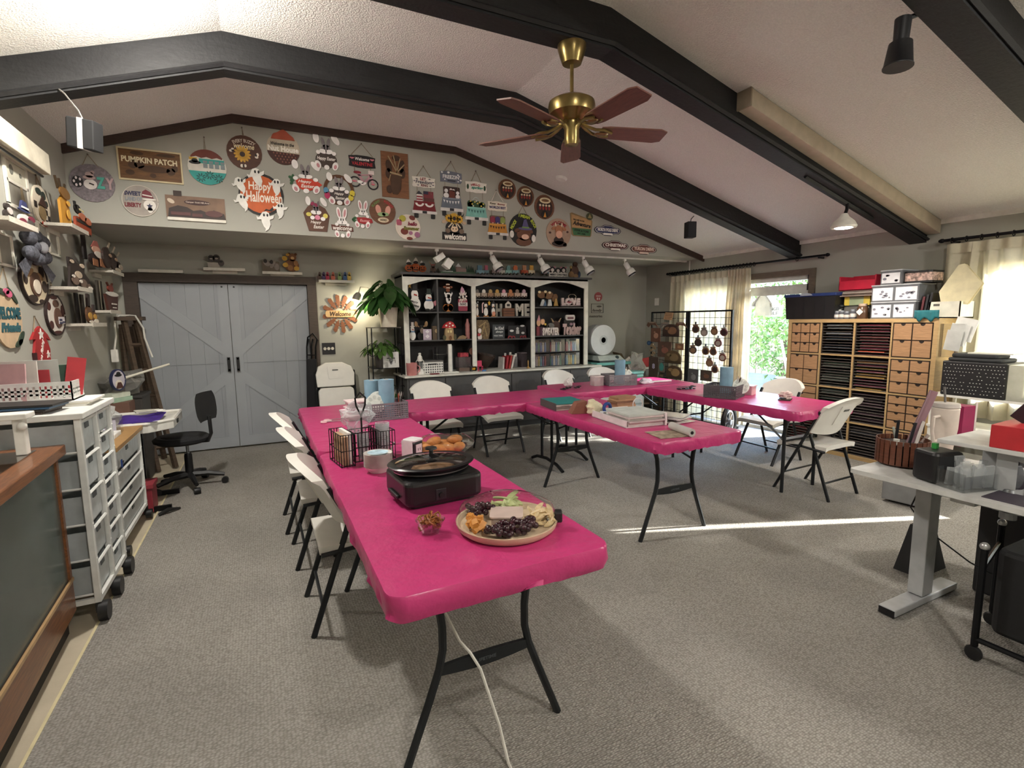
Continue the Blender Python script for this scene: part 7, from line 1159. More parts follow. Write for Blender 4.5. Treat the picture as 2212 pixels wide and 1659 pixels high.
for i, (u, v) in enumerate(((493, 215), (572, 245), (668, 235), (757, 245), (515, 340), (703, 345), (467, 410), (586, 420), (657, 425), (743, 480), (622, 530), (672, 590))):
    row = ('top', 'second', 'third', 'bottom')[0 if i < 4 else 1 if i < 6 else 2 if i < 9 else 3]
    s = rk(u, v, 78, 84, ('round %s wooden ornament hanging in the %s row of the wire rack, number %d from the left' % (('brown', 'grey', 'tan', 'red-brown')[i % 4], row, (i if i < 4 else i - 4 if i < 6 else i - 6 if i < 9 else i - 9) + 1)).replace(', number 1 from the left', ', leftmost').replace(', number 2 from the left', ', second').replace(', number 3 from the left', ', third').replace(', number 4 from the left', ', last'), group='round ornaments on the rack')
    s.L('disc', OC[i], [E(0, -.15, .85, .85)], .012); s.L('inner_disc', ('3a2d28', 'a39a90', '8a6a4c', '2e1a1c')[i % 4], [E(.05, -.2, .55, .55)], .004); s.L('crest', ('8a7360', '9a948a')[i % 2], [E(-.4, .72, .3, .22), E(.2, .8, .35, .2)], .012, 0); s.L('peg', '1c1a1b', [Q(-.08, .9, .08, 1.5)], .02, 0)
for u, v, lb in ((90, 175, 'first'), (215, 180, 'middle'), (357, 178, 'last')):
    s = rk(u, v, 110, 70, '%s of three brown swooping birds along the top of the rack' % lb, 'bird_ornament', group='brown birds on the rack'); s.L('wings', '6a4c3c' if lb != 'middle' else '7d7772', [[(-1, -.3), (-.8, .5), (-.2, .7), (.4, .6), (1, -.9), (.5, -.3), (-.3, -.1), (-.7, -.8)]], .012); s.L('highlight', 'a89684', [E(-.1, .45, .5, .16)], .004)
s = rk(235, 100, 95, 75, 'tilted tan paper notice with dark lines at the top of the rack', 'paper_notice', 'notice'); s.L('sheet', 'c29f78', [[(-1, -.8), (.7, -1), (1, .85), (-.6, 1)]], .003); s.L('print_lines', '6a4a34', [BAR(-.6, .6, .75, .5, .14), BAR(-.65, .2, .75, .1, .14), BAR(-.7, -.2, .7, -.3, .14), BAR(-.7, -.6, .4, -.66, .14)], .001)
def arch(u, v, w, h, lb, c1, c2):
    s = rk(u, v, w, h, lb, 'arched_plaque', 'plaque', out=.03); s.L('plaque', c1, [[(-1, -1), (1, -1), (1, -.1)] + [(math.cos(math.radians(a)), -.1 + 1.1 * math.sin(math.radians(a))) for a in range(10, 180, 12)] + [(-1, -.1)]], .014); s.L('picture', c2, [E(.2, -.05, .55, .6), E(-.4, .3, .3, .25)], .004); s.L('wire_basket', '1d1b1c', [Q(-1.15, -1, 1.1, -.9), Q(-1.15, -.7, 1.1, -.64)], .004, .03)
arch(275, 232, 150, 115, 'arched dark plaque with a tan dog in the top wire tray of the rack', '3f2a22', '8a664a'); arch(292, 480, 150, 120, 'arched olive plaque with animals in the middle wire tray of the rack', '5c4a30', '7d6a4a'); arch(305, 620, 145, 120, 'arched tan plaque with a horse in the lowest wire tray of the rack', '4a3624', '9a7d54')
for u, v, w, h, c, c2, lb in ((120, 275, 85, 130, '6d4a3a', 'b58a72', 'reddish brown rectangular card below the first bird'), (200, 410, 125, 145, '5d463a', '8a5a4a', 'brown board with two pale eyes in the middle of the left rack panel'), (340, 385, 75, 60, '7d5c42', 'a9845f', 'small tan tag at the middle of the left rack panel'), (98, 575, 85, 190, '4a3a33', '6d5a80', 'tall dark board with a purple number eight on the rack'), (470, 662, 90, 135, '4d4c4c', '777777', 'grey slate board at the bottom of the right rack panel'), (590, 655, 105, 100, '45382f', '6b4a36', 'dark brown square board at the bottom of the right rack panel')):
    s = rk(u, v, w, h, lb, 'rack_board', 'board'); s.L('board', c, [Q(-1, -1, 1, 1)], .012)
    if 'eight' in lb: s.T('8', .05, .1, .55, .5, 'b9b2cf', bold=.03)
    else: s.L('motif', c2, [E(.1, -.1, .5, .4), E(-.2, .4, .15, .1)], .003)
s = rk(170, 575, 60, 95, 'small card with a teal oval beside the number eight board', 'teal_card', 'card'); s.L('card', '6e655a', [Q(-1, -1, 1, 1)], .006); s.L('oval', '3f8a84', [E(.1, .05, .65, .8)], .004)
s = rk(55, 350, 36, 42, 'small blue disc at the left edge of the rack', 'blue_disc', 'ornament'); s.L('disc', '24446a', [E(0, 0, 1)], .01); s.L('centre', '4a6a8a', [E(0, 0, .5)], .003)
s = rk(92, 410, 75, 130, 'cluster of pale twigs and leaves hanging at the left of the rack', 'twig_cluster', 'ornament'); s.L('leaves', '8a7358', [E(-.3, .6, .4, .25, 30), E(.3, .3, .45, .25, -20), E(-.4, -.1, .4, .2, 20), E(.2, -.5, .4, .2, -10), E(-.2, -.8, .3, .15)], .01)
# wheel behind the chair, on the floor by the glass door
t = thing('spoked_wheel', 'black scooter wheel with white rim lying by the glass door', 'wheel', (5.2, 4.42, 0), 20); B().tube([(.19 * math.cos(a), 0, .2 + .19 * math.sin(a)) for a in [k * 2 * PI / 28 for k in range(28)]], .03, 8, True).obj('tyre', BLACK, t, True); B().tube([(.14 * math.cos(a), 0, .2 + .14 * math.sin(a)) for a in [k * 2 * PI / 24 for k in range(24)]], .012, 6, True).obj('rim', M('c9ccd0', .3, .4), t, True); B().lathe([(.035, -.03), (.035, .03)], 14, (0, 0, .2), rx(90)).obj('hub', M('8a8c90', .3, .6), t)
for k in range(8): a = k * PI / 4; B().tube([(.03 * math.cos(a), 0, .2 + .03 * math.sin(a)), (.14 * math.cos(a), 0, .2 + .14 * math.sin(a))], .005, 5).obj('spoke', M('8a8c90', .3, .6), t)
B().box(-.28, -.1, 0, .28, .1, .05).obj('stand_base', BLACK, t, bevel=.01)
# patio things seen through the glass
t = thing('patio_easel', 'white metal shelf ladder on the patio beyond the glass', 'ladder', (7.3, 5.05, -.06), 60); 
for x in (-.3, .3): B().tube([(x, -.2, 0), (x * .8, .1, 1.2)], .02, 6).obj('rail', WHITE, t)
for z in (.3, .6, .9): B().box(-.28, -.14, z, .28, .14, z + .02).obj('shelf', WHITE, t)
B().box(-.2, -.02, .62, .2, .0, .85).obj('bear_sign', M('d0d0cc', .6), t)
t = thing('hanging_birdhouse', 'small wooden birdhouse hanging outside the glass door', 'birdhouse', at(1653, 660, x=6.75), -90); B().lay([(-.12, -.15), (.12, -.15), (.12, .05), (0, .2), (-.12, .05)], -.06, .06).obj('house', M('8d857a', .7), t); B().lay([(-.17, .02), (0, .24), (.17, .02), (.17, -.01), (0, .2), (-.17, -.01)], -.08, .08).obj('roof', M('6d655c', .7), t); B().tube([(0, 0, .2), (0, 0, .86)], .005, 5).obj('cord', M('55504a', .7), t)
t = thing('patio_sign', 'white sign board with grey letters hanging outside the glass door', 'sign', at(1672, 672, x=6.75), -90); B().box(-.13, -.01, -.08, .13, .01, .08).obj('board', WHITE, t); text('ANGEL', M('6d6d6d', .6), t, 0, .03, .01, w=.2, h=.045); text('ISLE', M('6d6d6d', .6), t, 0, -.03, .01, w=.16, h=.045); B().tube([(-.1, 0, .08), (-.1, 0, .9)], .004, 5).obj('cord', M('8a8a88', .7), t); B().tube([(.1, 0, .08), (.1, 0, .9)], .004, 5).obj('cord', M('8a8a88', .7), t)
t = thing('porch_beam', 'timber beam of the porch roof outside the glass door', 'beam', (6.75, 4.6, 2.45)); B().box(-.07, -4.5, 0, .07, 3.5, .18).obj('timber', FEN, t)
for y in (-4.4, 3.2): B().box(-.07, y - .07, -2.56, .07, y + .07, 0).obj('post', FEN, t)

# cube shelf full of drawers and paper
BIR = M('b89a6c', .5, var=.12, scale=8, kind='wood'); PLY = M('a9835f', .55, var=.22, scale=7, kind='woodx'); DK = M('241a15', .7)
Y0, ST = 3.92, 1.47
t = thing('cube_shelf', 'birch cube shelf with four by four bays beside the glass door', 'shelf', (5.53, Y0 - ST / 2, 0), -90); h = ST / 2; th = .038
B().box(-h, 0, 0, -h + th, .32, ST).obj('side_panel', BIR, t); B().box(h - th, 0, 0, h, .32, ST).obj('side_panel', BIR, t); B().box(-h + th, 0, ST - th, h - th, .32, ST).obj('top_panel', BIR, t); B().box(-h + th, 0, 0, h - th, .32, th).obj('bottom_panel', BIR, t)
cw = (ST - 2 * th - 3 * .016) / 4; pos = [-h + th + k * (cw + .016) for k in range(4)]; zpos = [th + k * (cw + .016) for k in range(4)]
for k in range(1, 4):
    B().box(pos[k] - .016, .004, th, pos[k], .32, ST - th).obj('upright', BIR, t)
    for c in range(4): B().box(pos[c], .004, zpos[k] - .016, pos[c] + cw, .32, zpos[k]).obj('divider', BIR, t)
B().box(-h, .315, 0, h, .32, ST).obj('back_panel', M('8a7350', .6), t)
def cell(c, r): return pos[c], zpos[3 - r]          # r = 0 is the top row
CN = ('first', 'second', 'third', 'last'); RN = ('top', 'second', 'third', 'bottom')
def drawers(c, r, nx, nz):
    x0, z0 = cell(c, r); t = thing('drawer_insert', 'plywood insert with %d small drawers in the %s bay of the %s row' % (nx * nz, CN[c], RN[r]), 'drawers', (5.53 + .004, Y0 - h - x0 - cw / 2, z0), -90, 'drawer inserts of the cube shelf')
    B().box(-cw / 2 + .002, .004, 0.001, cw / 2 - .002, .31, cw - .002).obj('carcass', DK, t); w = (cw - .012) / nx; hh = (cw - .012) / nz
    for i in range(nx):
        for j in range(nz):
            a = -cw / 2 + .006 + i * w + .006; b_ = a + w - .012; z = .006 + j * hh + .005; zt = z + hh - .010; n = 8; m = (a + b_) / 2; rr = min(.022, hh * .22)
            pts = [(a, z), (b_, z), (b_, zt), (m + rr, zt)] + [(m + rr * math.cos(PI * k / n), zt - rr * math.sin(PI * k / n)) for k in range(1, n)] + [(m - rr, zt), (a, zt)]
            B().lay(pts, -.006, .004).obj('drawer', PLY, t)
drawers(0, 0, 3, 3); drawers(0, 1, 2, 2); drawers(0, 2, 1, 4); drawers(3, 0, 2, 2); drawers(3, 1, 2, 3); drawers(3, 2, 2, 4); drawers(3, 3, 2, 4)
def papers(c, r, cols):
    x0, z0 = cell(c, r); t = thing('paper_rack', 'paper rack of %s card in the %s bay of the %s row' % (cols[0], CN[c], RN[r]), 'paper rack', (5.53 + .006, Y0 - h - x0 - cw / 2, z0), -90, 'paper racks of the cube shelf')
    for sx in (-1, 1): B().box(sx * (cw / 2 - .004) - .003, .01, .001, sx * (cw / 2 - .004) + .003, .30, cw - .002).obj('rack_side', M('2a211c', .7), t)
    n = 11
    for k in range(n):
        z = .004 + k * (cw - .012) / n; B().box(-cw / 2 + .008, .012, z, cw / 2 - .008, .30, z + .003).obj('tray', M('6d6660', .6), t)
        cl = cols[1 + R.randrange(len(cols) - 1)]; hh = R.uniform(.004, .014); o = R.uniform(0, .05)
        if R.random() < .85: B().box(-cw / 2 + .012 + R.uniform(0, .02), .02 + o, z + .0035, cw / 2 - .012 - R.uniform(0, .05), .29, z + .0035 + hh).obj('paper', M(cl, .7), t)
BL = ('blue and grey', '3c4a66', '6d7684', 'b5bcc4', '2a3146', '55606c', '3a5a9a'); RD = ('pink and red', '8a3a44', 'a85a5a', '5a2430', 'b8675c', 'b5546a', 'c0563c'); GN = ('dark grey-green', '3c4742', '55605a', '2a302e', '6d756c', '4a5a4c'); YL = ('yellow and plum', 'c09a4a', 'd0a85c', '6a3044', '8a4a5c', 'a8845a', '5a2a3c'); DP = ('dark plum', '3c2a34', '55404a', '2a1e26', '6a5560', '4a3040'); BKP = ('black and grey', '2a2a2c', '45454a', '1c1c1f', '6d6d70', '383436')
for c, r, cl in ((1, 0, BL), (1, 1, GN), (1, 2, GN), (1, 3, BKP), (2, 0, RD), (2, 1, YL), (2, 2, DP), (2, 3, BKP), (0, 3, RD)): papers(c, r, cl)
# on top of the cube shelf
SZ = ST
def sp(px, x=5.55): return at(px, 688, x=x).y
def tb(name, label, cat, px0, px1, h_, x0=5.55, x1=5.9, z=SZ, rot=0):
    y1, y0 = sp(px0, x0), sp(px1, x0); t = thing(name, label, cat, ((x0 + x1) / 2, (y0 + y1) / 2, z), -90); return t, (y1 - y0) / 2, (x1 - x0) / 2
t, a, d = tb('black_tote', 'large black tote with blue lid on the left end of the cube shelf', 'tote', 1694, 1802, .3, 5.54, 5.86)
B().add([(-a * .94, -d * .94, 0), (a * .94, -d * .94, 0), (a * .94, d * .94, 0), (-a * .94, d * .94, 0), (-a, -d, .25), (a, -d, .25), (a, d, .25), (-a, d, .25)], [(3, 2, 1, 0), (0, 1, 5, 4), (1, 2, 6, 5), (2, 3, 7, 6), (3, 0, 4, 7)]).obj('body', M('19191b', .5), t); B().box(-a - .01, -d - .01, .25, a + .01, d + .01, .285).obj('lid', M('22366a', .45), t, bevel=.008); B().lay(E(-a * .1, .262, .07, .028, 0, 14, 0, 180), d + .01, d + .02).obj('grey_latch', M('9aa2ac', .4), t)
for k in range(1, 5): B().box(-a + 2 * a * k / 5 - .004, -d * .97 - .004, .02, -a + 2 * a * k / 5 + .004, -d * .9, .24).obj('rib', M('19191b', .5), t)
for i, px in enumerate((1808, 1818, 1829, 1842)):
    t = thing('spice_jar', 'small lidded jar with white label on the cube shelf, %s of four' % ('first', 'second', 'third', 'last')[i], 'jar', (5.58, sp(px, 5.58), SZ), 0, 'small jars on the cube shelf'); hh = (.085, .09, .08, .1)[i]; B().lathe([(.026, 0), (.028, .006), (.028, hh * .75), (.02, hh * .84)], 14).obj('glass', M('5d5f66', .2), t, True); B().lathe([(.0285, hh * .2), (.0285, hh * .55)], 14).obj('label', M('d9d5cf', .5), t); B().lathe([(.023, hh * .8), (.023, hh)], 14).obj('lid', M('a8adb5', .3, .5), t)
t = thing('wire_jar', 'small jar with black wire lid behind the small jars', 'jar', (5.66, sp(1816, 5.66), SZ)); B().lathe([(.03, 0), (.03, .12), (.02, .13)], 14).obj('glass', PLAST, t, True); B().lathe([(.032, .13), (.032, .15)], 14).obj('lid', BLACK, t); B().box(-.032, -.02, .03, -.03, .02, .1).obj('label', WHITE, t)
t = thing('brown_jar', 'brown glass jar with white diamond label on the cube shelf', 'jar', (5.59, sp(1862, 5.59), SZ)); B().lathe([(.045, 0), (.05, .01), (.05, .11), (.035, .13)], 18).obj('glass', M('5a4232', .25), t, True); B().lathe([(.037, .13), (.037, .155)], 18).obj('lid', M('b9a28e', .4), t); B().add([(-.0515, -.035, .07), (-.0515, 0, .035), (-.0515, .035, .07), (-.0515, 0, .105)], [(0, 1, 2, 3)]).obj('diamond_label', WHITE, t)
t, a, d = tb('grey_box', 'grey storage box with open front on the cube shelf behind the jars', 'box', 1822, 1876, .2, 5.68, 5.9); B().box(-a, -d, 0, a, d, .14).obj('body', M('6d6a66', .6), t)
t, a, d = tb('yellow_box', 'green box with yellow ends above the grey box', 'box', 1822, 1876, .1, 5.66, 5.9, SZ + .142); B().box(-a, -d, 0, a, d, .09).obj('body', M('9aa886', .5), t, bevel=.003); B().box(-a - .002, -d - .002, .0, -a + .05, d, .092).obj('yellow_end', M('d0b850', .5), t); B().box(a - .06, -d - .002, 0, a + .002, d, .092).obj('yellow_end', M('d0b850', .5), t)
t, a, d = tb('paper_stack', 'uneven stack of brown and grey papers under the red bin', 'papers', 1816, 1880, .05, 5.62, 5.9, SZ + .235)
for k in range(5): B().box(-a + R.uniform(-.02, .03), -d + R.uniform(-.02, .02), k * .012, a + R.uniform(-.03, .03), d, k * .012 + .011).obj('sheet', M(('8a7a70', 'b5a89c', '6d5d55', 'c9c0b5', '7a6660')[k], .7), t)
t, a, d = tb('red_bin', 'bright red plastic bin lying on the paper stack', 'bin', 1807, 1886, .14, 5.62, 5.88, SZ + .298); RB = M('c0203c', .45)
B().box(-a, -d, 0, a, -d + .012, .10).box(-a, d - .012, 0, a, d, .16).box(-a, -d, 0, -a + .012, d, .15).box(a - .012, -d, 0, a, d, .15).box(-a, -d, 0, a, d, .012).obj('body', RB, t, bevel=.004)
def stampbox(label, px0, px1, z, h_, n):
    t, a, d = tb('stamp_box', label, 'box', px0, px1, h_, 5.56, 5.84, z); B().box(-a, -d, 0, a, d, h_ - .012).obj('case', M('8f9298', .3, kind='clear', trans=.5), t); B().box(-a - .006, -d - .006, h_ - .012, a + .006, d + .006, h_).obj('lid', M('b5b9bd', .4), t, bevel=.003)
    for k in range(n):
        x0 = -a + 2 * a * k / n + .012; x1 = -a + 2 * a * (k + 1) / n - .012; q = B().box(x0, -d - .004, .012, x1, -d - .002, h_ - .03).obj('sheet', M('dcdce0', .6), t); mb = B()
        for _ in range(7): mb.lay(E(R.uniform(x0 + .02, x1 - .02), R.uniform(.03, h_ - .05), R.uniform(.006, .02), R.uniform(.005, .015), 0, 8), d + .004, d + .0045)
        mb.obj('stamp_print', M('7a7a86', .6), q, kind='stuff')
    return t
stampbox('lower clear box with two sheets of grey stamps on the cube shelf', 1880, 1975, SZ, .165, 2); stampbox('upper clear box with two sheets of grey stamps on the cube shelf', 1879, 1980, SZ + .166, .165, 2); stampbox('small clear stamp box on top of the stacked stamp boxes', 1896, 1940, SZ + .332, .14, 1)
t, a, d = tb('floral_case', 'zipped floral case with dark trim on top of the stamp boxes', 'case', 1944, 2004, .12, 5.58, 5.82, SZ + .333); B().rbox(-a, -d, .0, a, d, .11, .04, 4).obj('fabric_body', M('b59a90', .8, var=.7, scale=45), t); B().rbox(-a - .003, -d - .003, .0, a + .003, d + .003, .018, .04, 4).obj('dark_piping', BLACK, t); B().rbox(-a - .003, -d - .003, .094, a + .003, d + .003, .112, .04, 4).obj('dark_piping', BLACK, t)
t, a, d = tb('magazine_row', 'leaning dark magazines beside the stamp boxes', 'magazines', 1982, 2003, .2, 5.6, 5.8)
for k, c in enumerate(('5a2a30', '26262a', '1c1c20')): B().box(-.03 + k * .028, -d, 0, -.012 + k * .028, d, .2 + .02 * k, ry(6)).obj('magazine', M(c, .4), t)
mb = B().grid(lambda i, j: (-.06 + .2 * i, -.16 + (.012 * math.sin(12 * i)), .055 - .11 * j * (.6 + .4 * math.sin(7 * i) ** 2)), 14, 4); o = mb.obj('teal_cloth', M('1f6a72', .7), None, True); o.location = (5.68, sp(2000, 5.6), SZ + .02); o.rotation_euler = (0, 0, math.radians(-90)); so_ = o.modifiers.new('t', 'SOLIDIFY'); so_.thickness = .006; tag(o, 'teal cloth hanging over the front edge of the cube shelf', 'cloth')
t, a, d = tb('white_bin', 'white slotted bin at the right end of the cube shelf', 'bin', 2004, 2072, .14, 5.6, 5.85); WB = M('d6d3c4', .5); B().box(-a, -d, 0, a, d, .01).box(-a, -d, 0, a, -d + .008, .15).box(-a, d - .008, 0, a, d, .15).box(-a, -d, 0, -a + .008, d, .15).box(a - .008, -d, 0, a, d, .15).obj('body', WB, t); B().box(-a * .7, -d - .001, .11, -a * .3, -d + .0, .13).obj('grip_slot', M('55524a', .6), t)
wb = t.location.copy()
for k in range(3):
    o = B().lay([(-.12, 0), (.06, -.02), (.15, .16), (.02, .34), (-.02, .33), (-.14, .1)], -.003, .003).obj('manila_folder', M(('d6cba2', 'cdbf95', 'ddd3ae')[k], .7)); o.location = (5.74 - .05 * k, wb.y - .06 - .012 * k, SZ + .14); o.rotation_euler = (0, 0, math.radians(-80 + 4 * k)); tag(o, ('back', 'middle', 'front')[k] + ' manila folder standing tilted in the white bin', 'folder', 'manila folders')
# white side shelf right of the cube shelf
t = thing('side_rack', 'white rack with shelves between the cube shelf and the window', 'rack', (5.62, 2.07, 0)); 
for y in (-.33, .33):
    for x in (-.2, .2): B().box(x - .012, y - .012, 0, x + .012, y + .012, .8).obj('post', WHITE, t)
for z in (.2, .5, .78): B().box(-.22, -.35, z, .22, .35, z + .02).obj('shelf', WHITE, t)
t = thing('black_basket', 'black perforated storage basket on the white side rack', 'basket', (5.58, 2.12, .8), -90); PB = M('18181a', .5); B().box(-.22, -.18, 0, .22, .16, .3).obj('body', PB, t, bevel=.01); mb = B()
for i in range(19):
    for j in range(9):
        if R.random() < .8: mb.lay(E(-.2 + i * .0222 + .011 * (j % 2), .03 + j * .03, .0045, .0035, 0, 6), .181, .183)
mb.obj('holes', M('b9b8b2', .6), t, kind='stuff')
t = thing('clear_basket', 'pale perforated basket next to the black one on the side rack', 'basket', (5.58, 1.83, .8), -90); B().box(-.06, -.18, 0, .1, .16, .29).obj('body', M('c9c7bc', .4, kind='clear', trans=.45), t)
t = thing('bag_pile', 'folded black cloth bags lying on the perforated basket', 'bags', (5.58, 2.1, 1.1), -90); B().rbox(-.2, -.16, .03, .12, .12, .065, .05, 4).obj('upper_bag', M('26282a', .8), t, bevel=.012); B().rbox(-.22, -.17, 0, .16, .14, .03, .05, 4).obj('lower_bag', M('2e3032', .8), t, bevel=.012); B().box(-.1, -.1, .065, .2, .1, .075).obj('paper', M('d2d0c4', .6), t)
t = thing('wall_pocket', 'clear wall pocket stuffed with white paper slips by the window', 'pocket', (5.62, 2.36, 1.12), -90); B().box(-.09, -.06, 0, .09, .0, .3).obj('pocket', PLAST, t)
for k in range(3): B().box(-.07, -.05 + .012 * k, .06 + .05 * k, .05 + .02 * k, -.045 + .012 * k, .24 + .06 * k, ry(8 + 3 * k)).obj('paper_slip', M('dfe0dc', .6), t)

# ================================================================== DESK AT THE RIGHT EDGE
DT = M('c3c3c0', .45); DZ0 = .72; DLEG = M('a9abac', .4)
t = thing('standing_desk', 'grey standing desk with T-shaped legs at the right edge', 'desk', (3.03, .7, 0))
B().rbox(-.35, -.85, DZ0 - .022, .38, .82, DZ0, .02).obj('desktop', DT, t); B().box(-.30, -.83, DZ0, .30, .3, DZ0 + .004).obj('desk_mat', M('3c3540', .7), t)
for y in (.62, -.7):
    B().box(-.05, y - .035, .05, .05, y + .035, DZ0 - .022).obj('leg', DLEG, t, bevel=.004); B().box(-.30, y - .04, .008, .30, y + .04, .045).obj('foot', DLEG, t, bevel=.006); B().box(-.302, y - .036, .006, -.29, y + .036, .04).obj('foot_cap', BLACK, t)
B().box(-.03, -.7, .6, .03, .62, .66).obj('crossbeam', DLEG, t); B().box(-.08, .4, .60, .04, .5, .695).obj('motor_box', DT, t, bevel=.006)
B().tube([(-.0, .66, .6), (-.03, .68, .5), (.05, .64, .38), (.2, .5, .22), (.35, .3, .1), (.55, .05, .02), (.8, -.1, .01)], .004, 5).obj('cable', BLACK, t, True)
t = thing('desk_riser', 'grey monitor riser shelf standing on the desk', 'riser', (3.03, .72, DZ0)); B().box(-.2, -.8, .18, .2, .5, .2).obj('shelf', DT, t, bevel=.003); B().box(-.14, .2, -.09, -.09, .3, .18).obj('support', DLEG, t, bevel=.003); B().box(.1, .34, 0, .15, .44, .18).obj('support', DLEG, t, bevel=.003); B().lathe([(.03, -.12), (.03, -.09)], 14, (-.115, .25, 0)).obj('clamp_foot', M('8a8c8e', .4), t)
def od(px, py): p = at(px, py, z=DZ0 + .004); return p
# brown slotted pen holder
p = od(1946, 1000); t = thing('pen_holder', 'round brown slatted pen holder on the desk corner', 'pen holder', p); n = 26
B().lathe([(.001, 0), (.105, 0), (.115, .01), (.001, .012)], 24).obj('base', M('4a2a1d', .5), t, True)
for k in range(n): a = 2 * PI * k / n; B().box(-.011, -.003, 0, .011, .003, .125, Matrix.Rotation(a, 4, 'Z') @ tl(0, -.113, .008)).obj('slat', M('5d3524', .45, var=.25, kind='wood'), t)
B().lathe([(.10, .01), (.102, .11)], 20).obj('liner', M('2a1812', .7), t)
for i, (dx, dy, r1, r2, ln, w, c, nm, lb) in enumerate(((.02, 0, 16, 6, .36, .022, '8a6a72', 'craft_knife_handle', 'long mauve scraper tool leaning out of the pen holder'), (-.03, .01, -4, 8, .2, .008, '17181c', 'marker_pen', 'black marker upright in the pen holder'), (-.02, -.02, 10, 4, .19, .008, '1c1c22', 'marker_pen', 'dark blue marker beside the black one in the pen holder'), (.0, -.03, 22, -6, .2, .009, 'b9b2ac', 'marker_pen', 'pale grey glue stick slanting from the pen holder'), (.04, .03, -10, -8, .14, .007, '8a8f86', 'marker_pen', 'grey brush at the back of the pen holder'), (.045, -.01, 30, 10, .13, .01, 'a89a94', 'marker_pen', 'short beige pen at the right of the pen holder'))):
    o = B().rbox(-w, -w * .5, 0, w, w * .5, ln, w * .45, 3).obj(nm, M(c, .4), None, bevel=.002); o.location = p + Vector((dx * 1.5, dy * 1.5, .04)); o.rotation_euler = (math.radians(r2), math.radians(r1), math.radians(-20)); tag(o, lb, 'pen', 'pens in the brown holder')
o = B().lathe([(.02, 0), (.02, .04), (.012, .05), (.014, .07)], 12).obj('glue_bottle', M('c9c8c0', .4), None, True); o.location = p + Vector((-.08, -.01, .07)); tag(o, 'white glue bottle cap peeking out at the left of the pen holder', 'bottle')
p = od(2022, 1036); t = thing('cube_speaker', 'black rounded cube speaker on the desk', 'speaker', p, -20); B().rbox(-.075, -.065, 0, .075, .065, .145, .025, 4).obj('body', BLACK, t, bevel=.015); B().rbox(-.06, -.067, .015, .06, -.063, .13, .003, 2).obj('grille', M('1d1f22', .9), t)
o = B().rbox(-.014, -.01, 0, .014, .01, .025, .004).obj('green_eraser', M('2a8a3a', .5)); o.location = p + Vector((.01, .02, .146)); tag(o, 'small bright green block on top of the cube speaker', 'eraser')
p = od(2034, 975); t = thing('tumbler', 'white tumbler with a big handle and straw on the desk', 'tumbler', p); B().lathe([(.045, 0), (.047, .01), (.062, .14), (.064, .25), (.06, .255)], 24).obj('cup', M('cfc3b8', .4), t, True); B().lathe([(.062, .255), (.066, .26), (.062, .28), (.02, .285)], 24).obj('lid', M('b9b2ac', .4), t, True); B().tube([(-.055, 0, .21), (-.12, 0, .21), (-.125, 0, .13), (-.1, 0, .07), (-.052, 0, .07)], .009, 8).obj('handle', M('cfc3b8', .4), t, True); B().tube([(-.01, 0, .28), (-.01, .01, .37)], .006, 8).obj('straw', M('6d6a68', .4), t)
# clear organizer
p = od(2097, 1050) + Vector((-.03, .0, 0)); t = thing('acrylic_organizer', 'clear acrylic organizer full of clear stamp blocks on the desk', 'organizer', p, -15)
for a in ((-.1, -.06, 0, .1, -.055, .07), (-.1, .055, 0, .1, .06, .09), (-.1, -.06, 0, -.095, .06, .08), (.095, -.06, 0, .1, .06, .08), (-.1, -.06, 0, .1, .06, .005)): B().box(*a).obj('wall', PLAST, t)
for k in range(9):
    a = (k % 3 - 1) * .06; b_ = (k // 3 - 1) * .035; o = B().box(-.02, -.006, 0, .02, .006, R.uniform(.07, .13)).obj('acrylic_block', M('e4e8ea', .1, kind='clear', trans=.3)); o.location = p + rz(-15) @ Vector((a, b_, .008)); o.rotation_euler = (R.uniform(-.12, .12), R.uniform(-.2, .2), math.radians(-15 + R.uniform(-20, 20))); tag(o, 'clear acrylic stamp block standing in the organizer', 'stamp block', 'clear stamp blocks')
p = od(2186, 1062); t = thing('round_mirror', 'round chrome mirror standing on the desk', 'mirror', p, 60); B().lathe([(.001, -.012), (.062, -.012), (.068, 0), (.062, .012), (.05, .015), (.001, .02)], 28, (0, 0, .08), rx(90), 1, 1.15).obj('mirror', M('c9c6cc', .08, 1), t, True); B().lathe([(.035, 0), (.03, .012), (.01, .02)], 18).obj('foot', M('8a8c8e', .3, .8), t, True); B().tube([(0, 0, .01), (0, 0, .05)], .008, 8).obj('stem', M('8a8c8e', .3, .8), t)
# magenta bag behind, red box and others on the riser
p = od(2075, 965); t = thing('magenta_bag', 'dark magenta paper bag behind the riser on the desk', 'bag', p + Vector((.05, .03, 0)), -10); B().box(-.05, -.04, 0, .05, .04, .24).obj('bag', M('8a1448', .6), t); B().box(.045, -.042, .02, .06, -.038, .26).obj('ticket_strip', M('d0c6c0', .6), t)
rzv = DZ0 + .2
t = thing('red_box', 'flat red box on the riser at the right edge', 'box', (2.99, .82, rzv), 3); B().box(-.14, -.4, 0, .14, .22, .1).obj('body', M('b0242c', .5), t, bevel=.003)
o = B().box(-.05, -.002, 0, .06, .004, .1, ry(35)).obj('black_notebook', M('2a1420', .4)); o.location = (2.98, .98, rzv + .1); o.rotation_euler = (0, 0, math.radians(-60)); tag(o, 'dark notebook with pale edge leaning on the red box', 'notebook')
t = thing('spray_bottle', 'reddish clear spray bottle standing behind the red box', 'bottle', (3.16, .92, rzv)); B().lathe([(.035, 0), (.038, .01), (.038, .11), (.014, .17), (.014, .2)], 16).obj('body', M('8a3a44', .3, kind='clear', trans=.5), t, True); B().box(-.05, -.014, .2, .02, .014, .235).obj('nozzle', M('c9beb4', .4), t, bevel=.004)
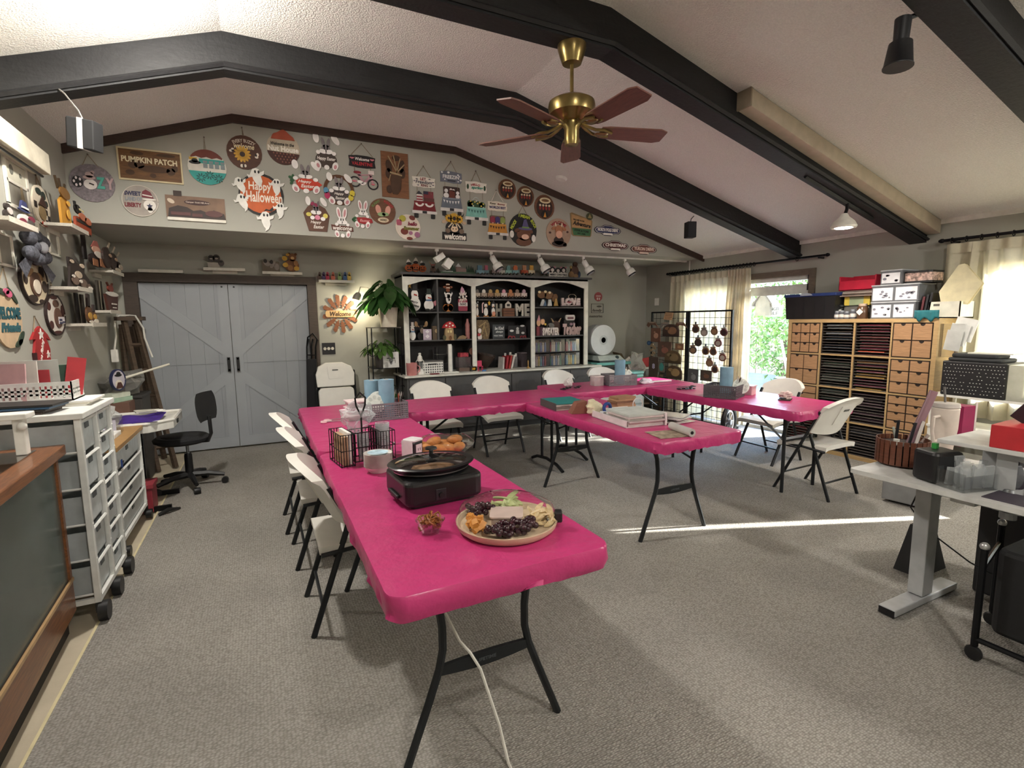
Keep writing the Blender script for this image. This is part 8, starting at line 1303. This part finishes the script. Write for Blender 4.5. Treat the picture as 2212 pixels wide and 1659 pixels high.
t = thing('monitor_arm', 'dark grey upright monitor post behind the red box', 'post', (3.22, .84, rzv)); B().box(-.025, -.02, 0, .025, .02, .32).obj('post', M('4a4a44', .5), t, bevel=.004); B().box(-.02, -.3, .26, .02, .02, .32).obj('arm', M('4a4a44', .5), t)
t = thing('glass_vase', 'pale clear vase at the right edge behind the red box', 'vase', (3.17, 1.02, rzv)); B().lathe([(.03, 0), (.035, .01), (.03, .06), (.022, .1), (.03, .13)], 16).obj('vase', M('8a8a84', .2, kind='clear', trans=.4), t, True)
# under and around the desk
t = thing('vented_box', 'grey vented metal box on the floor beyond the desk', 'box', (4.72, 2.16, .0), 8); B().box(-.24, -.14, 0.02, .22, .14, .34).obj('case', M('8c8d8e', .5), t, bevel=.008)
for k in range(5): B().box(-.02 + k * .045, -.143, .1, -.01 + k * .045, -.139, .28).obj('vent', BLACK, t)
B().box(-.24, -.146, .03, -.1, -.138, .33).obj('front_door', M('9b9c9d', .5), t); B().box(-.2, -.1, 0, .18, .1, .02).obj('feet', BLACK, t)
t = thing('black_bin', 'tall black bin with red lining under the desk', 'bin', (3.55, .95, 0)); B().box(-.14, -.35, 0.0, .2, .3, .55).obj('bin', M('1d1d1f', .6), t, bevel=.01); B().box(-.13, -.34, .55, .19, .29, .57).obj('lining', M('a02428', .5), t)
t = thing('black_shopping_bag', 'black shopping bag with handle hanging by the desk leg', 'bag', (3.42, 1.52, 0)); B().add([(-.12, -.08, 0), (.16, -.08, 0), (.16, .06, 0), (-.12, .06, 0), (-.06, -.03, .28), (.1, -.03, .28), (.1, .02, .28), (-.06, .02, .28)], [(3, 2, 1, 0), (0, 1, 5, 4), (1, 2, 6, 5), (2, 3, 7, 6), (3, 0, 4, 7), (4, 5, 6, 7)]).obj('bag', M('141416', .7), t); B().tube([(-.02, 0, .28), (-.03, 0, .36), (-.0, 0, .39), (.03, 0, .34), (.04, 0, .28)], .008, 6).obj('handle', BLACK, t, True)
t = thing('rolling_cart', 'black tubular rolling cart with a dark sack at the lower right edge', 'cart', (2.92, .8, 0))
for x, y in ((-.22, .16), (.17, .245), (-.2, -.35)):
    B().tube([(x, y, .07), (x, y, .52)], .014, 8).obj('post', BLACKM, t, True); B().lathe([(.028, -.012), (.033, 0), (.028, .012)], 14, (x, y, .035), ry(90)).obj('caster', BLACK, t, True)
    B().ball((x, y, .52), .018).obj('post_cap', M('b9b9b9', .3, .6), t, True)
B().tube([(-.22, .16, .1), (-.2, -.35, .1)], .012, 8).obj('bottom_bar', BLACKM, t, True); B().tube([(-.22, .16, .42), (.17, .245, .42)], .01, 8).obj('side_bar', BLACKM, t, True)
B().rbox(-.15, -.38, .12, .24, .15, .5, .05, 4).obj('sack', M('0f0f11', .8, bump=.4, bscale=12), t, bevel=.02)

# ================================================================== ON THE TABLES
TT = TH + .0015
def tp(px, py, z=TT): return at(px, py, z=z)
GB = M('77747a', .5); TOW = M('7d9fb3', .9, bump=.15, bscale=120)
def towel(p, lb, h_=.28, r_=.06):
    t = thing('towel_roll', lb, 'paper towel', p, 0, 'blue paper towel rolls'); B().lathe([(.02, 0), (r_, 0), (r_, h_), (.02, h_)], 26).obj('roll', TOW, t, True); B().lathe([(.021, .0), (.021, h_ + .001), (.018, h_ + .001)], 16).obj('core', M('a89a86', .8), t)
def weave(t, w, d, h_, mat):
    """open plastic weave basket: rims, bottom and woven strips"""
    B().box(-w / 2, -d / 2, 0, w / 2, d / 2, .006).obj('bottom', mat, t)
    for nm, m, ww, dd in (('front', Matrix.Identity(4), w, d / 2), ('back', rz(180), w, d / 2), ('side', rz(90), d, w / 2), ('side', rz(-90), d, w / 2)):
        mb = B(); mb.box(-ww / 2, -dd - .004, h_ - .014, ww / 2, -dd + .004, h_, m); mb.box(-ww / 2, -dd - .002, 0, ww / 2, -dd + .003, .012, m); n = max(5, int(ww / .018))
        for k in range(n + 1): x = -ww / 2 + ww * k / n; mb.box(x - .0035, -dd - .001, 0, x + .0035, -dd + .002, h_, m)
        k = 0; z = .022
        while z < h_ - .02: mb.box(-ww / 2, -dd - .003, z - .0045, ww / 2, -dd - .0005, z + .0045, m); z += .0155
        mb.obj(nm, mat, t)
def brushes(p, n, lb, grp, spread=.03):
    for k in range(n):
        c = ('c9b8a2', '3a2a24', 'a8452f', 'd6d0c8', '6d4a34')[k % 5]; o = B().tube([(0, 0, 0), (0, 0, .15)], .003, 5).tube([(0, 0, .15), (0, 0, .165), (0, 0, .185)], [.0045, .005, .001], 6).obj('paint_brush', M(c, .5)); o.location = Vector(p) + Vector((R.uniform(-spread, spread), R.uniform(-spread, spread), .0)); o.rotation_euler = (R.uniform(-.3, .3), R.uniform(-.3, .3), 0); tag(o, lb, 'paint brush', grp)
def palette(p, lb, rot):
    t = thing('paint_palette', lb, 'palette', p, (math.radians(70), 0, math.radians(rot))); B().lathe([(.001, 0), (.07, 0), (.075, .006), (.001, .006)], 24).obj('disc', M('d2d6d0', .4), t, True)
    for k in range(8): a = k * PI / 4; B().lathe([(.001, .0062), (.013, .0065), (.015, .008)], 12, (.05 * math.cos(a), .05 * math.sin(a), 0)).obj('well', M('b5bab4', .4), t)
# basket with two towel rolls, far left table
bp_ = Vector((.835, 3.97, TH + .006)); t = thing('woven_basket', 'grey woven plastic basket with two blue towel rolls on the table by the door', 'basket', bp_, 3); weave(t, .31, .24, .13, GB)
towel(bp_ + Vector((-.05, .18, .0)), 'blue paper towel roll behind the left woven basket'); towel(bp_ + Vector((.03, .02, .007)), 'blue paper towel roll standing in the left woven basket', .29)
brushes(bp_ + Vector((.10, .03, .01)), 7, 'thin paint brush in the right end of the left woven basket', 'brushes in the left basket'); brushes(bp_ + Vector((-.02, .09, .01)), 4, 'thin paint brush between the towel rolls on the left table', 'brushes between the towel rolls', .02)
palette(bp_ + Vector((-.07, -.03, .12)), 'white round paint palette leaning in the left woven basket', 10); palette(bp_ + Vector((-.03, .05, .13)), 'white round paint palette at the back of the left woven basket', -10)
t = thing('tub_stack', 'stack of pale pink lidded tubs left of the woven basket', 'tubs', (.63, 4.02, TH + .006), 5)
for k in range(3): d = B().rbox(-.07 + .004 * k, -.07, k * .05, .07 + .004 * k, .07, k * .05 + .038, .01).obj('tub', M('d9b7bd', .4, kind='clear', trans=.6), t); B().rbox(-.082 + .004 * k, -.082, k * .05 + .038, .082 + .004 * k, .082, k * .05 + .047, .012).obj('lid', M('e6d3d5', .4), d)
for k, (x, y) in enumerate(((.47, 4.06), (.44, 3.99))):
    t = thing('tape_runner', 'pair of white-pink scissors lying left of the pink tubs, %s one' % ('far', 'near')[k], 'scissors', (x, y, TH + .008), 20 - 25 * k, 'scissors by the pink tubs'); B().tube([(.02 * math.cos(a) - .05, .015 * math.sin(a) + .015, .004) for a in [q * PI / 5 for q in range(10)]], .005, 5, True).obj('handle', M('d8b5b8', .4), t); B().tube([(.02 * math.cos(a) - .05, .015 * math.sin(a) - .02, .004) for a in [q * PI / 5 for q in range(10)]], .005, 5, True).obj('handle', M('d8b5b8', .4), t); B().box(-.03, -.006, .002, .08, .006, .006).obj('blade', M('b9bbbd', .3, .8), t)
# wire caddy with cutlery, cups and napkins
cz = TH; t = thing('wire_caddy', 'black wire caddy with a loop handle on the front table', 'caddy', (.47, 2.83, cz), 8); BW = M('1b1a1b', .4, .5)
B().tube([(0, .0, .02), (0, .0, .24), (-.025, .0, .3), (-.028, 0, .34), (0, 0, .37), (.028, 0, .34), (.025, 0, .3), (0, 0, .24)], .005, 6).obj('loop_handle', BW, t, True)
def wirebox(x0, y0, x1, y1, h_, n):
    mb = B()
    for z in (.004, h_ * .5, h_): mb.tube([(x0, y0, z), (x1, y0, z), (x1, y1, z), (x0, y1, z)], .003, 4, True)
    for k in range(n + 1):
        f = k / n
        for y in (y0, y1): mb.tube([(x0 + (x1 - x0) * f, y, 0), (x0 + (x1 - x0) * f, y, h_)], .0022, 4)
        for x in (x0, x1): mb.tube([(x, y0 + (y1 - y0) * f, 0), (x, y0 + (y1 - y0) * f, h_)], .0022, 4)
    mb.obj('wire_compartment', BW, t, kind='stuff')
wirebox(-.15, -.12, -.08, .1, .17, 5); wirebox(-.06, -.06, .06, .06, .16, 6); wirebox(.07, -.1, .15, .1, .16, 5)
t = thing('napkin_pack', 'kraft and white napkin pack standing in the wire caddy', 'napkins', (.36, 2.80, cz + .006), 8); B().box(-.022, -.09, 0, .006, .08, .15).obj('kraft_napkins', M('a98a6d', .8), t); B().box(.007, -.085, 0, .024, .08, .17).obj('white_napkins', M('e0ddd8', .8), t)
def cups(x, y, n, lb, r_=.033, c='e2e6e8', lean=0):
    t = thing('cup_stack', lb, 'cups', (x, y, cz + .008), (0, math.radians(lean), 0))
    for k in range(n): B().lathe([(r_ * .72, k * .012), (r_, k * .012 + .085), (r_ * .97, k * .012 + .085), (r_ * .68, k * .012 + .004)], 16).obj('cup', M(c, .15, kind='clear', trans=.3), t, True)
cups(.47, 2.83 - .02, 6, 'stack of clear plastic cups in the middle of the wire caddy'); cups(.585, 2.845, 9, 'tall stack of clear cups wrapped in plastic in the wire caddy', .04)
mb = blob(.075, .8, 12, (1.1, .9, 1)); o = mb.obj('plastic_wrap', M('e2e6e8', .1, kind='clear', trans=.25)); o.location = (.45, 2.9, cz + .22); tag(o, 'crumpled clear plastic wrap on top of the cup stacks', 'wrap')
# paper bowls
t = thing('bowl_stack', 'stack of white patterned paper bowls on the front table', 'bowls', tp(818, 1018))
for k in range(9): B().lathe([(.045, k * .008 + .0), (.062, k * .008 + .02), (.07, k * .008 + .032), (.072, k * .008 + .034), (.06, k * .008 + .022), (.001, k * .008 + .006)], 26).obj('bowl', M('d9d3cd', .6), t, True)
B().lathe([(.001, .099), (.052, .1)], 24).obj('printed_top', M('a9c3d0', .6, var=.4, scale=25), t)
# power cube, cord, bread
t = thing('power_cube', 'white and black cube power outlet on the front table', 'power cube', tp(893, 990), 35); B().rbox(-.04, -.04, 0, .04, .04, .1, .012, 3).obj('body', M('16161a', .4), t, bevel=.008); B().rbox(-.043, -.043, .1, .043, .043, .112, .016, 3).obj('white_top', M('e2dfe0', .4), t, bevel=.004); B().rbox(-.044, -.03, 0, -.038, .044, .105, .002, 2).obj('white_edge', M('e2dfe0', .4), t)
for m in (rz(0), rz(90), rz(-90)):
    B().box(-.024, -.0425, .035, .024, -.04, .085, m).obj('socket_plate', M('d6c6cc', .4), t); B().box(-.01, -.0432, .05, -.006, -.042, .064, m).box(.006, -.0432, .05, .01, -.042, .064, m).obj('slots', M('3a3034', .5), t, kind='stuff')
o = B().tube([(-.02, 0, .06), (-.03, 0, .03), (-.05, .02, .006), (-.02, .05, .005)], .005, 6).obj('white_cable', M('dcd8d4', .4), None, True); o.location = tp(860, 975); tag(o, 'short white cable end standing up beside the power cube', 'cable')
BRD = M('b5783f', .6, var=.35, scale=18, bump=.2, bscale=40); bl0 = tp(950, 981)
k = 0
for i in range(4):
    for j in range(3):
        o = B().ball((0, 0, 0), .048, .034, .027, 14, 8).obj('dinner_roll', BRD, None, True); o.location = bl0 + Vector((-.07 + .06 * i + R.uniform(-.01, .01), .0 + .055 * j, .03 + (.032 if j == 1 and i % 2 else 0))); o.rotation_euler = (R.uniform(-.3, .3), R.uniform(-.3, .3), R.uniform(-.7, .7)); tag(o, 'golden dinner roll in the clear bag behind the roaster', 'bread roll', 'dinner rolls in the bag'); k += 1
mb = blob(.17, .35, 21, (1.05, .72, .42), 26, 14); mb.v = [(x, y, max(.0, z + .035)) for x, y, z in mb.v]; o = mb.obj('bread_bag', M('f0ece2', .06, kind='clear', trans=.06), None, True); o.location = bl0 + Vector((.03, .05, 0)); tag(o, 'clear plastic bag around the dinner rolls', 'bag')
# roaster
RBK = M('131315', .35, var=.1); rc = Vector((.63, 2.075, TH + .002)); t = thing('roaster_oven', 'black electric slow cooker with oval glass lid on the front table', 'slow cooker', rc, 4)
B().rbox(-.165, -.155, .012, .175, .15, .115, .04, 5).obj('base', RBK, t, bevel=.018, seg=3); B().rbox(-.14, -.13, 0, .15, .125, .012, .03).obj('feet', BLACK, t)
B().lathe([(.85, .11), (.95, .125), (1.0, .14), (.98, .145), (.9, .14)], 36, (.0, .0, 0), Matrix.Diagonal((.172, .14, 1, 1)), cap=False).obj('crock', RBK, t, True); B().lathe([(.96, .124), (.98, .13)], 36, (0, 0, 0), Matrix.Diagonal((.172, .14, 1, 1)), cap=False).obj('steel_ring', M('a8a6a4', .3, .8), t)
lid = B().lathe([(1.08, .145), (1.1, .15), (1.05, .155), (.9, .152)], 36, (0, 0, 0), Matrix.Diagonal((.172, .14, 1, 1)), cap=False).obj('lid_rim', RBK, t, True); B().lathe([(.92, .152), (.7, .163), (.35, .170), (.001, .172)], 36, (0, 0, 0), Matrix.Diagonal((.172, .14, 1, 1)), cap=False).obj('lid_glass', M('d8d4cc', .05, kind='clear', trans=.12), t, True)
B().lathe([(.035, .171), (.02, .176), (.009, .182), (.009, .198), (.026, .203), (.024, .211), (.001, .213)], 18).obj('knob', BLACK, t, True); mb = blob(.1, .4, 31, (1.0, .75, .3)); mb.v = [(x, y, z + .105) for x, y, z in mb.v]; mb.obj('pulled_meat', M('8a6a4c', .8, var=.4, scale=40, bump=.5), t, True)
B().box(-.178, -.06, .03, -.165, .06, .045).obj('side_handle', BLACK, t, bevel=.004); B().box(-.045, -.1585, .03, .0, -.154, .075).obj('switch_panel', M('26262a', .3), t, bevel=.003); B().lathe([(.012, 0), (.011, .008)], 14, (-.022, -.158, .05), rx(90)).obj('dial', BLACK, t)
# fruit tray
fc = Vector((.765, 1.61, TH + .003)); t = thing('fruit_tray', 'round lidded tray on the near end of the front table', 'tray', fc, -28); B().lathe([(.001, .0), (.165, 0), (.18, .012), (.185, .03), (.178, .03), (.168, .016), (.001, .012)], 40).obj('tray', M('cbb79a', .45), t, True); B().lathe([(.184, .03), (.186, .036), (.17, .075), (.12, .1), (.06, .108), (.001, .11)], 40, cap=False).obj('dome_lid', M('f6f2f2', .04, kind='clear', trans=.015), t, True)
B().box(.174, -.02, .02, .202, .02, .06).obj('clip', BLACK, t, bevel=.006)
B().box(-.055, -.05, .014, .055, .05, .05).obj('dip_cup', M('d6c3b8', .2, kind='clear', trans=.5), t, bevel=.01); B().rbox(-.06, -.055, .05, .06, .055, .055, .015).obj('dip_lid', M('cdb9b0', .3), t)
def heap(c, n, fn, lb, nm, cat, grp, sx=.05, sy=.035):
    for k in range(n):
        o = fn(k); o.location = fc + Vector((c[0] + R.uniform(-sx, sx), c[1] + R.uniform(-sy, sy), .028 + R.uniform(0, .028))); o.rotation_euler = (R.uniform(-.8, .8), R.uniform(-.8, .8), R.uniform(0, 6)); o.name = nm; tag(o, lb, cat, grp)
GR = B().ball((0, 0, 0), .012, n=10, k=7).mesh('grape', True); GR.materials.append(M('33141f', .25, var=.4, scale=30)); SL = B().prism(E(0, 0, .034, .02, 0, 12, 0, 180), -.003, .003).mesh('apple_slice'); SL.materials.append(M('dcc79a', .5)); GA = B().prism(E(0, 0, .034, .02, 0, 12, 0, 180), -.003, .003).mesh('green_apple_slice'); GA.materials.append(M('b9c48c', .5)); CH_ = B().box(-.01, -.01, -.01, .01, .01, .01).mesh('cheese_cube'); CH_.materials.append(M('d08f3c', .5))
def mk(me):
    def f(k): o = bpy.data.objects.new(me.name, me); COL.objects.link(o); return o
    return f
heap((-.03, -.105), 64, mk(GR), 'dark red grape in the front heap of the fruit tray', 'grape', 'grape', 'grapes in the front heap', .085, .036); heap((-.06, .1), 34, mk(GR), 'dark red grape in the back heap of the fruit tray', 'grape', 'grape', 'grapes in the back heap', .04, .03); heap((.11, -.05), 24, mk(SL), 'pale apple slice on the right side of the fruit tray', 'apple_slice', 'apple slice', 'apple slices', .035, .05); heap((.04, .115), 18, mk(GA), 'green apple slice at the back of the fruit tray', 'green_apple_slice', 'apple slice', 'green apple slices', .05, .025); heap((-.125, .0), 26, mk(CH_), 'orange cheese cube on the left side of the fruit tray', 'cheese_cube', 'cheese', 'cheese cubes', .02, .04)
# pretzels
pc_ = tp(930, 1150); t = thing('glass_bowl', 'small glass bowl of pretzels beside the fruit tray', 'bowl', pc_); B().lathe([(.03, 0), (.032, .004), (.05, .045), (.053, .05), (.049, .048), (.03, .008), (.001, .006)], 26).obj('bowl', M('f0ecec', .04, kind='clear', trans=.12), t, True)
PZ = B().tube([(.014 * math.sin(a) * (1 + .3 * math.cos(3 * a)), .012 * math.cos(a), .002 * math.sin(5 * a)) for a in [q * 2 * PI / 14 for q in range(14)]], .0032, 5, True).tube([(-.008, -.006, 0), (.006, .008, .002)], .003, 5).mesh('pretzel', True); PZ.materials.append(M('8a5224', .5, var=.3, scale=40))
for k in range(30): o = bpy.data.objects.new('pretzel', PZ); COL.objects.link(o); a = R.uniform(0, 6.3); q = R.uniform(0, .034); o.location = pc_ + Vector((q * math.cos(a), q * math.sin(a), .018 + R.uniform(0, .035) + .012 * (1 - q / .034))); o.rotation_euler = (R.uniform(-1, 1), R.uniform(-1, 1), R.uniform(0, 6)); tag(o, 'small brown pretzel in the glass bowl', 'pretzel', 'pretzels in the bowl')
# extension lead under the front table
t = thing('extension_lead', 'thin white extension lead hanging under the front table onto the carpet', 'cable', (.6, 1.55, 0)); B().tube([(-.13, .06, .66), (-.12, .05, .6), (-.1, .03, .56), (-.115, .03, .53), (-.09, .02, .5), (-.05, .0, .4), (-.02, -.02, .36), (.01, -.04, .3), (.05, -.1, .12), (.06, -.15, .01), (.05, -.3, .006), (.03, -.6, .006)], .0055, 6).obj('lead', M('d3d0c8', .4), t, True)
# back row
def scis(p, rot, lb, grp): 
    t = thing('scissors', lb, 'scissors', p, rot, grp)
    for s_ in (-1, 1): B().tube([(.018 * math.cos(a) - .06, .013 * math.sin(a) + .018 * s_, .005) for a in [q * PI / 5 for q in range(10)]], .0045, 5, True).obj('handle', BLACK, t); B().box(-.045, s_ * .006 - .004, .003, .07, s_ * .003 + .004, .006).obj('blade', M('6d7074', .3, .8), t)
for k in range(5): scis(Vector((2.93 + .03 * k, 4.62 + .04 * (k % 3), TH + .0085 + .004 * k)), 20 + 25 * k, 'black scissors in the pile at the left end of the right back table', 'scissors pile on the back row')
mb = blob(.05, .5, 41); mb.v = [(x, y, max(0, z + .035)) for x, y, z in mb.v]; o = mb.obj('white_wool_ball', M('d8d4d2', .8, var=.3, scale=60)); o.location = (3.08, 4.82, TH + .008); tag(o, 'small crumpled white ball beside the scissors pile', 'wool')
bq = Vector((3.66, 4.66, TH + .008)); t = thing('woven_basket', 'grey woven plastic basket on the back row near the corner', 'basket', bq, -14); weave(t, .33, .25, .12, GB); towel(bq + Vector((.04, .03, .007)), 'blue-grey paper towel roll in the basket on the back row', .27); palette(bq + Vector((.1, -.02, .1)), 'white round paint palette in the basket on the back row', -10); brushes(bq + Vector((.12, .05, .01)), 6, 'thin paint brush in the basket on the back row', 'brushes in the back row basket')
t = thing('clear_tub', 'clear pinkish tub left of the basket on the back row', 'tub', (3.4, 4.72, TH + .008), -10); B().rbox(-.06, -.06, 0, .06, .06, .1, .012).obj('tub', M('d6c6c8', .3, kind='clear', trans=.45), t); B().rbox(-.066, -.066, .1, .066, .066, .11, .014).obj('lid', M('dcd2d2', .4), t)
mb = blob(.06, .7, 44, (1.4, 1, .5)); mb.v = [(x, y, max(0, z + .02)) for x, y, z in mb.v]; o = mb.obj('ribbon_pile', M('dcd4de', .6)); o.location = (3.98, 4.56, TH + .008); tag(o, 'small heap of white ribbon right of the back row basket', 'ribbon')
o = B().tube([(-.15, 0, .012), (.18, .03, .012)], .012, 8).obj('white_stick', M('e0d8de', .5), None, True); o.location = (4.16, 4.55, TH + .008); o.rotation_euler = (0, 0, -.2); tag(o, 'white plastic stick lying at the table corner', 'stick')
# right table
for k in range(6): scis(Vector((4.0 + .05 * (k % 3), 3.98 + .05 * (k // 3), TH + .0045 + .003 * k)), 40 * k - 30, 'black scissors in the loose heap on the right table', 'scissors heap on the right table')
br = Vector((3.94, 3.42, TH + .004)); t = thing('woven_basket', 'dark grey woven basket on the right table', 'basket', br, 24); weave(t, .27, .29, .12, M('4f4b50', .5)); towel(br + Vector((.06, .03, .007)), 'grey-blue paper towel roll in the dark basket on the right table', .27); palette(br + Vector((.13, -.08, .1)), 'cream round paint palette in the dark basket', -40); brushes(br + Vector((.14, -.03, .01)), 7, 'thin paint brush in the dark basket on the right table', 'brushes in the dark basket')
t = thing('pink_tub', 'pale pink lidded tub behind the dark basket', 'tub', (4.27, 3.42, TH + .004), 20); B().rbox(-.06, -.06, 0, .06, .06, .08, .012).obj('tub', M('d9b0b8', .4), t); B().rbox(-.068, -.068, .08, .068, .068, .09, .014).obj('lid', M('e2c6cb', .4), t)
o = B().rbox(-.08, -.05, 0, .08, .05, .008, .01).obj('black_tray', M('2a1f1c', .5)); o.location = (4.27, 3.02, TH + .004); o.rotation_euler = (0, 0, .5); tag(o, 'flat dark tile under the crumpled wipe on the right table', 'tile')
mb = blob(.05, .7, 51, (1.3, 1, .7)); mb.v = [(x, y, max(0, z + .03)) for x, y, z in mb.v]; o = mb.obj('crumpled_wipe', M('c9b5b0', .8)); o.location = (4.29, 3.03, TH + .0125); tag(o, 'crumpled pale wipe on the dark tile', 'wipe')
# middle table
MZ = TH - .0015
t = thing('binder_stack', 'teal binder with page edges on the middle table', 'binder', (2.33, 3.72, MZ), -7)
for k in range(3): B().box(-.14, -.16, k * .017, .14, .16, k * .017 + .0145).obj('page_block', M(('b9b5ab', '9a9288', 'c6c2b8')[k], .7), t)
B().box(-.145, -.165, .052, .145, .165, .062).obj('teal_cover', M('1f7a78', .5), t, bevel=.002); B().box(-.15, -.165, 0, -.143, .165, .062).obj('spine', M('4a4a48', .5), t)
t = thing('paper_tray', 'white tray piled with printed sheets on the middle table', 'tray', (2.42, 2.98, MZ), -6); B().box(-.16, -.24, 0, .16, .24, .006).box(-.16, -.24, 0, -.152, .24, .05).box(.152, -.24, 0, .16, .24, .05).box(-.16, .232, 0, .16, .24, .06).obj('tray', M('d9d3d3', .5), t); B().box(.15, -.26, 0, .165, -.2, .09).obj('clip_post', M('e0d8d8', .5), t)
for k in range(6): B().box(-.145 + R.uniform(-.01, .01), -.25 + R.uniform(-.015, .015), .008 + k * .014, .145 + R.uniform(-.01, .01), .02 + .04 * (k % 2), .008 + k * .014 + .0125).obj('sheet_bundle', M(('c6bcb8', 'd6d0ca', 'b5aaa8', 'dcd8d2', 'c0b5b2', 'b9bdb8')[k], .7), t)
t = thing('tape_dispenser', 'blue and white tape dispenser on the paper tray', 'tape dispenser', (2.36, 3.14, MZ + .03), 10); B().tube([(.035 * math.cos(a), 0, .045 + .035 * math.sin(a)) for a in [q * PI / 9 for q in range(18)]], .013, 7, True).obj('blue_roll', M('1f3a7a', .4), t, True); B().box(-.06, -.02, 0, .06, .02, .025).obj('body', M('d6d6d8', .4), t, bevel=.005)
mb = blob(.07, .6, 61, (1, 1, .9)); mb.v = [(x, y, max(0, z + .05)) for x, y, z in mb.v]; o = mb.obj('cream_cloth', M('cfc6a8', .8)); o.location = (2.34, 3.27, MZ + .008); tag(o, 'cream cloth bundle at the back of the paper tray', 'cloth')
t = thing('kraft_bag', 'small brown paper bag lying between binder and tray', 'bag', (2.28, 3.42, MZ), -15); B().add([(-.07, -.05, 0), (.07, -.05, 0), (.07, .05, 0), (-.07, .05, 0), (-.02, -.045, .09), (.06, -.045, .1), (.06, .045, .1), (-.02, .045, .09)], [(3, 2, 1, 0), (0, 1, 5, 4), (1, 2, 6, 5), (2, 3, 7, 6), (3, 0, 4, 7), (4, 5, 6, 7)]).obj('bag', M('8a5a4a', .7), t)
for k in range(7):
    o = B().box(-.09, -.06, 0, .09, .06, .016).obj('wood_blank', M(('9a7558', '7d5a42', 'b08a68')[k % 3], .6)); o.location = (2.66 + R.uniform(-.012, .012), 3.34 + R.uniform(-.01, .01), MZ + .0005 + .0172 * k); o.rotation_euler = (0, 0, R.uniform(-.15, .15)); tag(o, ('lowest', 'second', 'third', 'fourth', 'fifth', 'sixth', 'topmost')[k] + ' wooden blank in the brown stack on the middle table', 'wood blank', 'stack of wooden blanks')
o = B().tube([(.05 * math.cos(a), 0, .05 + .05 * math.sin(a)) for a in [q * PI / 10 for q in range(20)]], .004, 5, True).obj('wire_hoop', M('d0ccca', .4), None, True); o.location = (2.76, 3.26, MZ + .004); tag(o, 'white wire hoop standing beside the wooden blanks', 'hoop')
t = thing('packet_pile', 'pile of clear packets with white cards on the middle table', 'packets', (2.7, 2.78, MZ), 10)
for k in range(8): B().box(-.09, -.06, 0, .09, .06, .004, tl(R.uniform(-.05, .05), R.uniform(-.06, .06), k * .006 + .002) @ rz(R.uniform(-40, 40)) @ rx(R.uniform(-3, 3))).obj('packet', M(('dcd8d4', 'c9c2bd', 'b5aeb0')[k % 3], .25, coat=.5), t)
t = thing('rolled_magazine', 'open magazine with one side rolled up at the near end of the middle table', 'magazine', (2.38, 2.47, MZ), -12); B().box(-.14, -.10, 0, .08, .10, .004).obj('open_page', M('9a8a78', .6, var=.5, scale=18), t); B().lathe([(.012, -.12), (.026, -.12), (.026, .12), (.012, .12)], 18, (.07, 0, .029), rx(90)).obj('rolled_part', M('b9b6b2', .5), t, True)
B().tube([(.07, -.121, .029), (.07, -.06, .029)], .0115, 10).obj('dark_hollow', BLACK, t)
